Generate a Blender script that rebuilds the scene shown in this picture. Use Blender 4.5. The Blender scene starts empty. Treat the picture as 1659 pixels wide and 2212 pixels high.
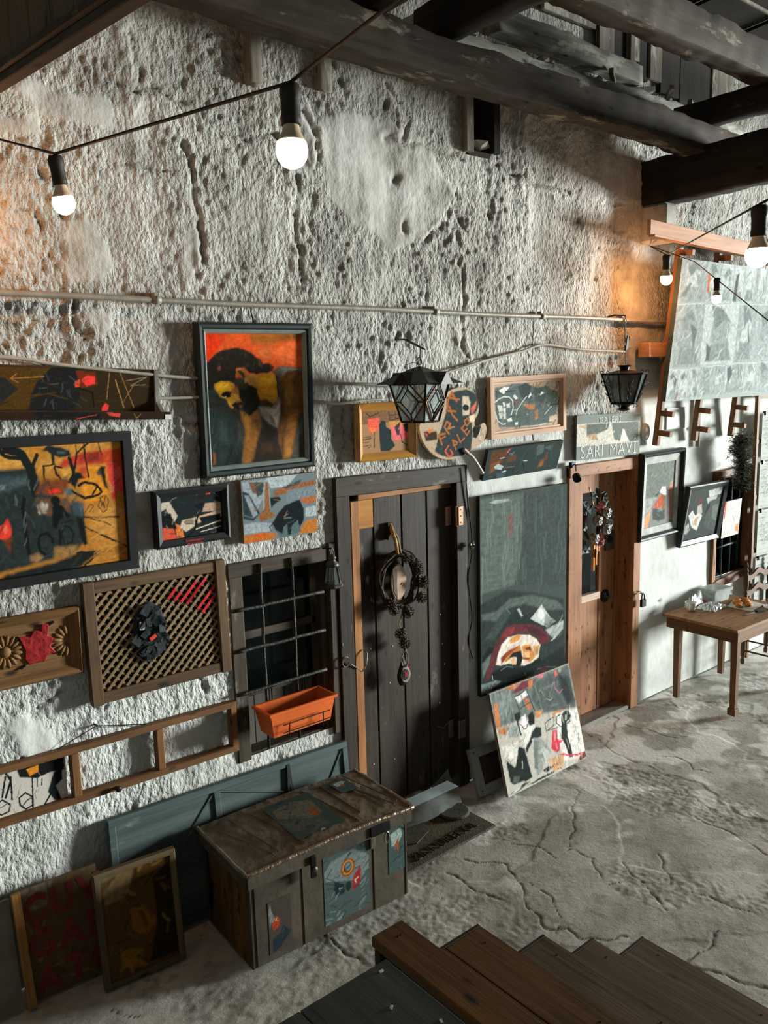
import bpy, bmesh, math, random
import numpy as np
from mathutils import Vector, Matrix, Euler
# ------------------------------------------------------------------ camera, world, light
scene = bpy.context.scene
COL = scene.collection
cam_d = bpy.data.cameras.new('camera'); cam = bpy.data.objects.new('camera', cam_d); COL.objects.link(cam)
cam_d.sensor_fit = 'HORIZONTAL'; cam_d.sensor_width = 36.0; cam_d.lens = 38.498; cam_d.clip_start = .05
YAW, PIT, ROLL = 0.68829258, -0.15971086, -0.02663784
_f = Vector((math.sin(YAW)*math.cos(PIT), math.cos(YAW)*math.cos(PIT), math.sin(PIT)))
_r = Vector((math.cos(YAW), -math.sin(YAW), 0)); _u = _r.cross(_f)
_r2 = _r*math.cos(ROLL)+_u*math.sin(ROLL); _u2 = -_r*math.sin(ROLL)+_u*math.cos(ROLL)
cam.matrix_world = Matrix(((_r2.x,_u2.x,-_f.x,0),(_r2.y,_u2.y,-_f.y,-3.6),(_r2.z,_u2.z,-_f.z,2.632),(0,0,0,1)))
scene.camera = cam
vs = scene.view_settings; vs.view_transform = 'Standard'; vs.look = 'None'; vs.gamma = 1; vs.use_curve_mapping = False
vs.exposure = 0.0
world = bpy.data.worlds.new('world'); scene.world = world; world.use_nodes = True
bgn = world.node_tree.nodes['Background']; bgn.inputs[0].default_value = (.85, 1.0, .985, 1); bgn.inputs[1].default_value = 0.17
ld = bpy.data.lights.new('doorway_daylight', 'AREA'); ld.shape = 'RECTANGLE'; ld.size = 3.6; ld.size_y = 4.0
ld.energy = 11200; ld.color = (.955, 1, .975)
lo = bpy.data.objects.new('doorway_daylight', ld); COL.objects.link(lo); lo.location = (23, -8.6, 2.3)
lo.rotation_euler = (Vector((3.0, 0, 1.9))-Vector(lo.location)).to_track_quat('-Z', 'Y').to_euler()
# ------------------------------------------------------------------ helpers
R = math.radians
def lin(h, g=1.0):
    c = [int(h[i:i+2], 16)/255 for i in (0, 2, 4)]
    return tuple(min(.95, g*(x/12.92 if x <= .04045 else ((x+.055)/1.055)**2.4)) for x in c)
def hx(h, g=1.0): return lin(h, g)+(1,)
def put(o, parent=None, label=None, cat=None, group=None, kind=None):
    if o.name not in COL.objects: COL.objects.link(o)
    if parent is not None: o.parent = parent
    if label: o['label'] = label
    if cat: o['category'] = cat
    if group: o['group'] = group
    if kind: o['kind'] = kind
    return o
def thing(name, label=None, cat=None, loc=(0,0,0), rot=(0,0,0), group=None, kind=None, parent=None):
    o = bpy.data.objects.new(name, None); o.empty_display_size = .05
    o.location = loc; o.rotation_euler = rot
    return put(o, parent, label, cat, group, kind)
class MB:
    def __init__(s): s.v = []; s.f = []
    def add(s, vs, fs):
        n = len(s.v); s.v += [tuple(p) for p in vs]; s.f += [tuple(i+n for i in f) for f in fs]; return s
    def box(s, x0, x1, y0, y1, z0, z1):
        return s.add([(x0,y0,z0),(x1,y0,z0),(x1,y1,z0),(x0,y1,z0),(x0,y0,z1),(x1,y0,z1),(x1,y1,z1),(x0,y1,z1)],
                     [(0,3,2,1),(4,5,6,7),(0,1,5,4),(1,2,6,5),(2,3,7,6),(3,0,4,7)])
    def obox(s, c, size, rot=(0,0,0)):
        m = Euler(rot).to_matrix(); c = Vector(c); hx_, hy, hz = [a/2 for a in size]
        P = [c+m@Vector((sx*hx_, sy*hy, sz*hz)) for sz in (-1,1) for sx, sy in ((-1,-1),(1,-1),(1,1),(-1,1))]
        return s.add(P, [(0,3,2,1),(4,5,6,7),(0,1,5,4),(1,2,6,5),(2,3,7,6),(3,0,4,7)])
    def tube(s, path, r, n=8, closed=False):
        path = [Vector(p) for p in path]; m = len(path); rr = r if isinstance(r, (list, tuple)) else [r]*m
        up = None; rings = []
        for i, p in enumerate(path):
            a = path[(i-1) % m] if (i or closed) else p; b = path[(i+1) % m] if (i < m-1 or closed) else p
            t = (b-a); t = t.normalized() if t.length > 1e-9 else Vector((0,0,1))
            if up is None: up = t.orthogonal().normalized()
            up = (up-t*up.dot(t)); up = up.normalized() if up.length > 1e-6 else t.orthogonal().normalized()
            w = t.cross(up); rings.append([p+(up*math.cos(2*math.pi*k/n)+w*math.sin(2*math.pi*k/n))*rr[i] for k in range(n)])
        V = [q for rg in rings for q in rg]; F = []
        for i in range(m if closed else m-1):
            j = (i+1) % m
            for k in range(n): F.append((i*n+k, i*n+(k+1) % n, j*n+(k+1) % n, j*n+k))
        if not closed: F += [tuple(reversed(range(n))), tuple(range((m-1)*n, m*n))]
        return s.add(V, F)
    def lathe(s, prof, n=16, c=(0,0,0), rot=None):
        m = Euler(rot).to_matrix() if rot else Matrix.Identity(3); c = Vector(c)
        V = [c+m@Vector((r*math.cos(2*math.pi*k/n), r*math.sin(2*math.pi*k/n), z)) for r, z in prof for k in range(n)]
        F = []
        for i in range(len(prof)-1):
            for k in range(n): F.append((i*n+k, i*n+(k+1) % n, (i+1)*n+(k+1) % n, (i+1)*n+k))
        F += [tuple(reversed(range(n))), tuple(range((len(prof)-1)*n, len(prof)*n))]
        return s.add(V, F)
    def prism(s, poly, a, b, plane='xz'):
        def P(u, v, w): return (u, w, v) if plane == 'xz' else ((u, v, w) if plane == 'xy' else (w, u, v))
        n = len(poly); V = [P(u, v, a) for u, v in poly]+[P(u, v, b) for u, v in poly]
        F = [tuple(range(n)), tuple(reversed(range(n, 2*n)))]+[(i, (i+1) % n+0, (i+1) % n+n, i+n) for i in range(n)]
        return s.add(V, F)
    def xf(s, M): s.v = [tuple(M@Vector(p)) for p in s.v]; return s
    def build(s, name, mat, parent=None, smooth=False, bev=0, loc=None, rot=None, **kw):
        me = bpy.data.meshes.new(name); me.from_pydata(s.v, [], s.f); me.update()
        bm = bmesh.new(); bm.from_mesh(me); bmesh.ops.recalc_face_normals(bm, faces=bm.faces); bm.to_mesh(me); bm.free()
        if mat: me.materials.append(mat)
        if smooth: me.polygons.foreach_set('use_smooth', [True]*len(me.polygons))
        o = bpy.data.objects.new(name, me)
        if bev:
            md = o.modifiers.new('bevel', 'BEVEL'); md.width = bev; md.segments = 1; md.limit_method = 'ANGLE'
        if loc: o.location = loc
        if rot: o.rotation_euler = rot
        return put(o, parent, **kw)
def dup(o, parent=None):
    c = o.copy(); COL.objects.link(c); c.parent = parent
    for ch in list(o.children): dup(ch, c)
    return c
# ---- numpy noise
def _hash(ix, iy, s):
    h = (ix.astype(np.int64)*374761393+iy.astype(np.int64)*668265263+s*1442695041) & 0xffffffff
    h = ((h ^ (h >> 13))*1274126177) & 0xffffffff
    return ((h ^ (h >> 16)) & 0xffff)/65535.0
def pn(x, y, s=0):
    x = np.asarray(x, float); y = np.asarray(y, float)
    ix = np.floor(x); iy = np.floor(y); fx = x-ix; fy = y-iy
    def g(dx, dy):
        a = _hash(ix+dx, iy+dy, s)*2*math.pi; return np.cos(a)*(fx-dx)+np.sin(a)*(fy-dy)
    u = fx*fx*fx*(fx*(fx*6-15)+10); v = fy*fy*fy*(fy*(fy*6-15)+10)
    return ((g(0,0)*(1-u)+g(1,0)*u)*(1-v)+(g(0,1)*(1-u)+g(1,1)*u)*v)*1.5
def sstep(a, b, x):
    t = np.clip((x-a)/(b-a), 0, 1); return t*t*(3-2*t)
def dseg(X, Y, pts):
    d = np.full(X.shape, 1e9)
    for (x0, y0), (x1, y1) in zip(pts[:-1], pts[1:]):
        dx, dy = x1-x0, y1-y0; L = dx*dx+dy*dy+1e-12
        t = np.clip(((X-x0)*dx+(Y-y0)*dy)/L, 0, 1); d = np.minimum(d, np.hypot(X-x0-t*dx, Y-y0-t*dy))
    return d
def inpoly(X, Y, pts):
    r = np.zeros(X.shape, bool); n = len(pts)
    for i in range(n):
        x0, y0 = pts[i]; x1, y1 = pts[(i+1) % n]
        if y0 == y1: continue
        c = ((y0 > Y) != (y1 > Y)) & (X < (x1-x0)*(Y-y0)/(y1-y0)+x0); r ^= c
    return r
def sdpoly(X, Y, pts):
    d = dseg(X, Y, list(pts)+[pts[0]]); return np.where(inpoly(X, Y, pts), -d, d)
# ------------------------------------------------------------------ materials
MT = {}
def newmat(name):
    m = bpy.data.materials.new(name); m.use_nodes = True; nt = m.node_tree
    nt.nodes['Principled BSDF'].inputs['Specular IOR Level'].default_value = .22
    return m, nt, nt.nodes['Principled BSDF']
def nd(nt, t, **kw):
    n = nt.nodes.new(t)
    for k, v in kw.items():
        if k.startswith('i_'):
            q = k[2:]; n.inputs[int(q) if q.isdigit() else q].default_value = v
        else: setattr(n, k, v)
    return n
def ramp(nt, src, stops):
    r = nt.nodes.new('ShaderNodeValToRGB'); e = r.color_ramp.elements
    while len(e) < len(stops): e.new(.5)
    for k, (p, c) in enumerate(stops): e[k].position = p; e[k].color = c
    nt.links.new(src, r.inputs[0]); return r.outputs[0]
def coords(nt, scale, kind='Object'):
    tc = nt.nodes.new('ShaderNodeTexCoord'); mp = nt.nodes.new('ShaderNodeMapping'); mp.inputs['Scale'].default_value = scale
    nt.links.new(tc.outputs[kind], mp.inputs[0]); return mp.outputs[0]
def plain(name, col, rough=.7, metal=0, var=.25, scale=14, bump=.15, bscale=60, trans=0):
    if name in MT: return MT[name]
    m, nt, b = newmat(name); c = lin(col)
    n = nd(nt, 'ShaderNodeTexNoise', i_Scale=scale, i_Detail=5.0); nt.links.new(coords(nt, (1,1,1)), n.inputs[0])
    k = ramp(nt, n.outputs[0], [(.3, tuple(x*(1-var) for x in c)+(1,)), (.7, tuple(min(1, x*(1+var)) for x in c)+(1,))])
    nt.links.new(k, b.inputs['Base Color']); b.inputs['Roughness'].default_value = rough; b.inputs['Metallic'].default_value = metal
    if trans: b.inputs['Transmission Weight'].default_value = trans
    if bump:
        n2 = nd(nt, 'ShaderNodeTexNoise', i_Scale=bscale, i_Detail=4.0); nt.links.new(coords(nt, (1,1,1)), n2.inputs[0])
        bp = nd(nt, 'ShaderNodeBump', i_Strength=bump, i_Distance=.01); nt.links.new(n2.outputs[0], bp.inputs['Height']); nt.links.new(bp.outputs[0], b.inputs['Normal'])
    MT[name] = m; return m
def wood(name, dark, light, axis='x', rough=.65, fine=70, worn=None, wornamt=.6, bump=.35, knots=True, fleck=None):
    if name in MT: return MT[name]
    m, nt, b = newmat(name); s = [fine, fine, fine]; s['xyz'.index(axis)] = fine*.045
    s2 = [9, 9, 9]; s2['xyz'.index(axis)] = 2.2
    n = nd(nt, 'ShaderNodeTexNoise', i_Scale=1.0, i_Detail=6.0, i_Roughness=.65); nt.links.new(coords(nt, s), n.inputs[0])
    n2 = nd(nt, 'ShaderNodeTexNoise', i_Scale=1.0, i_Detail=3.0); nt.links.new(coords(nt, s2), n2.inputs[0])
    mix = nd(nt, 'ShaderNodeMath', operation='ADD'); mu = nd(nt, 'ShaderNodeMath', operation='MULTIPLY', i_1=.55)
    nt.links.new(n.outputs[0], mu.inputs[0]); m3 = nd(nt, 'ShaderNodeMath', operation='MULTIPLY', i_1=.45)
    nt.links.new(n2.outputs[0], m3.inputs[0]); nt.links.new(mu.outputs[0], mix.inputs[0]); nt.links.new(m3.outputs[0], mix.inputs[1])
    k = ramp(nt, mix.outputs[0], [(.33, hx(dark)), (.62, hx(light))]); out = k
    if knots:
        s4 = [11, 11, 11]; s4['xyz'.index(axis)] = 4.5
        vo = nd(nt, 'ShaderNodeTexVoronoi', i_Scale=1.0); nt.links.new(coords(nt, s4), vo.inputs[0])
        kr = ramp(nt, vo.outputs['Distance'], [(.06, (1,1,1,1)), (.17, (0,0,0,1))])
        mk = nd(nt, 'ShaderNodeMix', data_type='RGBA'); nt.links.new(kr, mk.inputs[0]); nt.links.new(out, mk.inputs[6]); mk.inputs[7].default_value = tuple(x*.35 for x in lin(dark))+(1,); out = mk.outputs[2]
    if worn:
        s5 = [7, 7, 7]; s5['xyz'.index(axis)] = 2.5
        n4 = nd(nt, 'ShaderNodeTexNoise', i_Scale=1.0, i_Detail=7.0, i_Roughness=.7); nt.links.new(coords(nt, s5), n4.inputs[0])
        wr = ramp(nt, n4.outputs[0], [(wornamt-.03, (0,0,0,1)), (wornamt+.04, (1,1,1,1))])
        mw = nd(nt, 'ShaderNodeMix', data_type='RGBA'); nt.links.new(wr, mw.inputs[0]); nt.links.new(out, mw.inputs[6]); mw.inputs[7].default_value = hx(worn); out = mw.outputs[2]
    if fleck:
        s6 = [38, 38, 38]; s6['xyz'.index(axis)] = 14
        n5 = nd(nt, 'ShaderNodeTexNoise', i_Scale=1.0, i_Detail=2.0); nt.links.new(coords(nt, s6), n5.inputs[0])
        fr = ramp(nt, n5.outputs[0], [(fleck[1], (0,0,0,1)), (fleck[1]+.05, (1,1,1,1))]); mf = nd(nt, 'ShaderNodeMix', data_type='RGBA'); nt.links.new(fr, mf.inputs[0]); nt.links.new(out, mf.inputs[6]); mf.inputs[7].default_value = hx(fleck[0]); out = mf.outputs[2]
    nt.links.new(out, b.inputs['Base Color']); b.inputs['Roughness'].default_value = rough
    bp = nd(nt, 'ShaderNodeBump', i_Strength=bump, i_Distance=.006); nt.links.new(mix.outputs[0], bp.inputs['Height']); nt.links.new(bp.outputs[0], b.inputs['Normal'])
    MT[name] = m; return m
def paintmat(name='paint', rough=.8):
    if name in MT: return MT[name]
    m, nt, b = newmat(name); a = nd(nt, 'ShaderNodeAttribute', attribute_name='Col'); nt.links.new(a.outputs[0], b.inputs['Base Color'])
    b.inputs['Roughness'].default_value = rough; b.inputs['Specular IOR Level'].default_value = .06
    n2 = nd(nt, 'ShaderNodeTexNoise', i_Scale=130.0, i_Detail=3.0); nt.links.new(coords(nt, (1,1,1)), n2.inputs[0])
    bp = nd(nt, 'ShaderNodeBump', i_Strength=.12, i_Distance=.004); nt.links.new(n2.outputs[0], bp.inputs['Height']); nt.links.new(bp.outputs[0], b.inputs['Normal'])
    MT[name] = m; return m
def glass(name, col='ffffff', rough=.05, alpha=.25):
    if name in MT: return MT[name]
    m, nt, b = newmat(name); out = nt.nodes['Material Output']
    b.inputs['Base Color'].default_value = hx(col); b.inputs['Roughness'].default_value = rough
    tr = nd(nt, 'ShaderNodeBsdfTransparent'); tr.inputs[0].default_value = (.8,.85,.83,1)
    n = nd(nt, 'ShaderNodeTexNoise', i_Scale=6.0, i_Detail=3.0); nt.links.new(coords(nt, (1,1,1)), n.inputs[0])
    k = nd(nt, 'ShaderNodeMapRange', i_1=.3, i_2=.7, i_3=alpha*.6, i_4=min(1, alpha*1.4)); nt.links.new(n.outputs[0], k.inputs[0])
    mx = nd(nt, 'ShaderNodeMixShader'); nt.links.new(k.outputs[0], mx.inputs[0]); nt.links.new(tr.outputs[0], mx.inputs[1]); nt.links.new(b.outputs[0], mx.inputs[2])
    nt.links.new(mx.outputs[0], out.inputs[0]); MT[name] = m; return m
def emit(name, col, st):
    if name in MT: return MT[name]
    m, nt, b = newmat(name); b.inputs['Emission Color'].default_value = hx(col); b.inputs['Emission Strength'].default_value = st
    b.inputs['Base Color'].default_value = (1,1,1,1); MT[name] = m; return m
# ---- painted canvases: colour attribute on a fine grid
GAIN = 1.08
def chaikin(P):
    n = len(P); o = []
    for i in range(n):
        a = P[i]; b = P[(i+1) % n]; o += [(a[0]*.75+b[0]*.25, a[1]*.75+b[1]*.25), (a[0]*.25+b[0]*.75, a[1]*.25+b[1]*.75)]
    return o
def paint_arr(key, U, V, w, h, seed=1, gain=GAIN):
    bg, ops = ART[key]; C = np.empty(U.shape+(3,)); C[:] = lin(bg, gain)
    X = U*w; Y = V*h; q = min(h, .7); H = h
    wx = X+pn(X/(.05*q), Y/(.05*q), seed)*.005*q+pn(X/(.014*q), Y/(.014*q), seed+3)*.0025*q
    wy = Y+pn(X/(.05*q), Y/(.05*q), seed+7)*.005*q+pn(X/(.014*q), Y/(.014*q), seed+9)*.0025*q
    def blend(sl, d, soft, col, alpha=1, br=0):
        a = (1-sstep(-soft, soft, d))*alpha; c = np.array(lin(col, gain))
        if br:      # brushwork inside a patch of colour
            th = br*1.7; xr = wx[sl]*math.cos(th)+wy[sl]*math.sin(th); yr = -wx[sl]*math.sin(th)+wy[sl]*math.cos(th)
            c = c*np.clip(1+.20*pn(xr/(.09*q), yr/(.022*q), br)+.24*pn(xr/(.05*q)+3, yr/(.05*q), br+5), .45, 1.7)[..., None]
        C[sl] = C[sl]*(1-a[..., None])+c*a[..., None]
    def region(x0, x1, y0, y1, m):
        us = U[0]*w; vs_ = V[:, 0]*h
        i0, i1 = np.searchsorted(us, [x0-m, x1+m]); j0, j1 = np.searchsorted(vs_, [y0-m, y1+m])
        return (slice(j0, j1), slice(i0, i1))
    for op in ops:
        k = op[0]
        if k in 'pP':
            P = [(op[2][i]*w, op[2][i+1]*h) for i in range(0, len(op[2]), 2)]
            xs = [p[0] for p in P]; ys = [p[1] for p in P]; sl = region(min(xs), max(xs), min(ys), max(ys), .06*q)
            if wx[sl].size: blend(sl, sdpoly(wx[sl], wy[sl], P), min(.012, (op[3] if len(op) > 3 else .015 if k == 'P' else .005)*q), op[1], 1, len(op[2])+int(P[0][0]*977))
        elif k == 's':
            P = [(op[3][i]*w, op[3][i+1]*h) for i in range(0, len(op[3]), 2)]
            xs = [p[0] for p in P]; ys = [p[1] for p in P]; sl = region(min(xs), max(xs), min(ys), max(ys), .05*q+op[2]*H)
            if wx[sl].size: blend(sl, dseg(wx[sl], wy[sl], P)-op[2]*H/2, .004*q, op[1])
        elif k == 'e':
            u, v, ru, rv = op[2]; sl = region((u-ru)*w, (u+ru)*w, (v-rv)*h, (v+rv)*h, .05*q)
            if wx[sl].size:
                d = np.hypot((wx[sl]-u*w)/(ru*w), (wy[sl]-v*h)/(rv*h))-1; blend(sl, d*min(ru*w, rv*h), .006*q, op[1])
        elif k == 'r':
            _, sd, n, cols, bb, L, wd, ang, sp = op; rd = random.Random(sd)
            for i in range(n):
                x = (bb[0]+(bb[2]-bb[0])*rd.random())*w; y = (bb[1]+(bb[3]-bb[1])*rd.random())*h; a = ang+rd.uniform(-sp, sp); l = L*H*rd.uniform(.4, 1)/2
                dx, dy = math.cos(a)*l, math.sin(a)*l; P = [(x-dx, y-dy), (x+rd.uniform(-.2, .2)*l, y+rd.uniform(-.2, .2)*l), (x+dx, y+dy)]
                xs = [p[0] for p in P]; ys = [p[1] for p in P]; sl = region(min(xs), max(xs), min(ys), max(ys), .04*q)
                if wx[sl].size: blend(sl, dseg(wx[sl], wy[sl], P)-wd*H/2*rd.uniform(.5, 1), .008*q, rd.choice(cols), .6)
    v = 1+.16*pn(X/(.03*q), Y/(.012*q), seed+20)+.10*pn(X/(.01*q), Y/(.01*q), seed+21)
    return np.clip(C*v[..., None], 0, .95)
def canvas_mesh(name, key, w, h, res, y=0, seed=1, gain=GAIN, mask=None):
    nx = max(4, int(w/res)); nz = max(4, int(h/res)); U, V = np.meshgrid(np.linspace(0, 1, nx+1), np.linspace(0, 1, nz+1))
    C = paint_arr(key, U, V, w, h, seed, gain)
    co = np.stack([(U-.5)*w, np.full(U.shape, y), (V-.5)*h], -1).reshape(-1, 3)
    idx = np.arange((nx+1)*(nz+1)).reshape(nz+1, nx+1)
    F = np.stack([idx[:-1, :-1], idx[:-1, 1:], idx[1:, 1:], idx[1:, :-1]], -1).reshape(-1, 4)
    if mask is not None: F = F[mask(co[F].mean(1)[:, 0], co[F].mean(1)[:, 2])]
    me = grid_mesh(name, co, F); ca = me.color_attributes.new('Col', 'FLOAT_COLOR', 'POINT')
    ca.data.foreach_set('color', np.concatenate([C.reshape(-1, 3), np.ones((C.size//3, 1))], 1).astype(np.float32).ravel())
    me.materials.append(paintmat()); return me
def grid_mesh(name, co, F, smooth=False):
    me = bpy.data.meshes.new(name); me.vertices.add(len(co)); me.vertices.foreach_set('co', np.asarray(co, np.float32).ravel())
    me.loops.add(F.size); me.loops.foreach_set('vertex_index', F.astype(np.int32).ravel())
    me.polygons.add(len(F)); me.polygons.foreach_set('loop_start', np.arange(0, F.size, 4, dtype=np.int32))
    if smooth: me.polygons.foreach_set('use_smooth', np.ones(len(F), bool))
    me.update(calc_edges=True); me.validate(); return me
def meshobj(name, me, parent=None, loc=None, rot=None, **kw):
    o = bpy.data.objects.new(name, me)
    if loc: o.location = loc
    if rot: o.rotation_euler = rot
    return put(o, parent, **kw)
def rails(parent, w, h, prof, mat, name='frame_rail', mat_v=None):
    """four mitred rails; prof = closed loop of (inset, y)"""
    def corner(i, t):
        sx, sz = ((-1,-1),(1,-1),(1,1),(-1,1))[i]; return (sx*(w/2-t), sz*(h/2-t))
    for i in range(4):
        j = (i+1) % 4; mb = MB(); n = len(prof); V = []
        for c in (i, j):
            for t, y in prof:
                x, z = corner(c, t); V.append((x, y, z))
        mb.add(V, [(k, (k+1) % n, (k+1) % n+n, k+n) for k in range(n)]+[tuple(range(n)), tuple(range(n, 2*n))])
        mb.build(name, (mat_v if (mat_v and i % 2) else mat), parent)
def text_mesh(name, body, size, mat, parent, loc, rot, extrude=.0015, sx=1, spacing=1.0, align='CENTER', shear=0, off=0):
    """lettering, one mesh object per letter"""
    gl = []; x = 0
    for ch in body:
        if ch == ' ': x += size*.42*spacing; continue
        cu = bpy.data.curves.new(name, 'FONT'); cu.body = ch; cu.size = size; cu.extrude = extrude; cu.align_x = 'LEFT'; cu.align_y = 'BOTTOM_BASELINE'
        cu.shear = shear; cu.offset = off; cu.resolution_u = 3
        t = bpy.data.objects.new(name, cu); COL.objects.link(t)
        me = bpy.data.meshes.new_from_object(t.evaluated_get(bpy.context.evaluated_depsgraph_get())); bpy.data.objects.remove(t)
        co = np.empty(len(me.vertices)*3, np.float32); me.vertices.foreach_get('co', co); co = co.reshape(-1, 3)
        x0, x1 = co[:, 0].min(), co[:, 0].max(); me.materials.clear(); me.materials.append(mat)
        gl.append((me, x-x0)); x += x1-x0+size*.11*spacing
    x -= size*.11*spacing; m = Euler(rot).to_matrix(); st = -x/2 if align == 'CENTER' else 0
    for me, px in gl:
        o = bpy.data.objects.new('letter', me); o.location = Vector(loc)+m@Vector(((st+px)*sx, -size*.36, 0)); o.rotation_euler = rot; o.scale = (sx, 1, 1); put(o, parent)
def timber(p0, p1, w, h, seed=0, amp=.008, seg=None, roll=0):
    """rough hewn beam from p0 to p1; w horizontal, h vertical, p on the section centre"""
    p0 = Vector(p0); p1 = Vector(p1); t = (p1-p0); L = t.length; t.normalize()
    side = t.cross(Vector((0,0,1))); side = side.normalized() if side.length > .01 else Vector((1,0,0)); up = side.cross(t)
    n = seg or max(6, int(L/.05)); base = []
    for (a, b), (c, d) in (((-.47,-.5),(.47,-.5)),((.5,-.47),(.5,.47)),((.47,.5),(-.47,.5)),((-.5,.47),(-.5,-.47))):
        for k in range(4): base.append((a+(c-a)*k/3, b+(d-b)*k/3))
    m = len(base); s = np.arange(n+1)*L/n; V = []
    B = np.array(base); S, K = np.meshgrid(s, np.arange(m), indexing='ij'); th = np.arctan2(B[:, 1], B[:, 0])[None, :]+S*0
    d = amp*(1.3*pn(S*2.3, th*.8+seed*3.1, seed)+.9*pn(S*7, th*2.2, seed+1)+.5*pn(S*19, th*5, seed+2))
    ox = amp*1.2*np.sin(s*1.3+seed); oz = amp*1.2*np.sin(s*1.7+seed*2)
    for i in range(n+1):
        c = p0+t*s[i]
        for k in range(m):
            a, b = base[k]; r = math.hypot(a*w, b*h); f = 1+d[i, k]/r; V.append(c+side*(a*w*f+ox[i])+up*(b*h*f+oz[i]))
    F = [(i*m+k, i*m+(k+1) % m, (i+1)*m+(k+1) % m, (i+1)*m+k) for i in range(n) for k in range(m)]+[tuple(range(m)), tuple(range(n*m, n*m+m))]
    return MB().add(V, F)
def stone(c, r, seed):
    rd = random.Random(seed); bm = bmesh.new(); bmesh.ops.create_icosphere(bm, subdivisions=1, radius=1)
    s = (rd.uniform(.7, 1.3), rd.uniform(.6, 1), rd.uniform(.45, .8)); mb = MB()
    mb.add([(c[0]+v.co.x*r*s[0]*rd.uniform(.75, 1.2), c[1]+v.co.y*r*s[1]*rd.uniform(.75, 1.2), c[2]+v.co.z*r*s[2]*rd.uniform(.75, 1.2)) for v in bm.verts], [[v.index for v in f.verts] for f in bm.faces]); bm.free(); return mb
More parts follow.
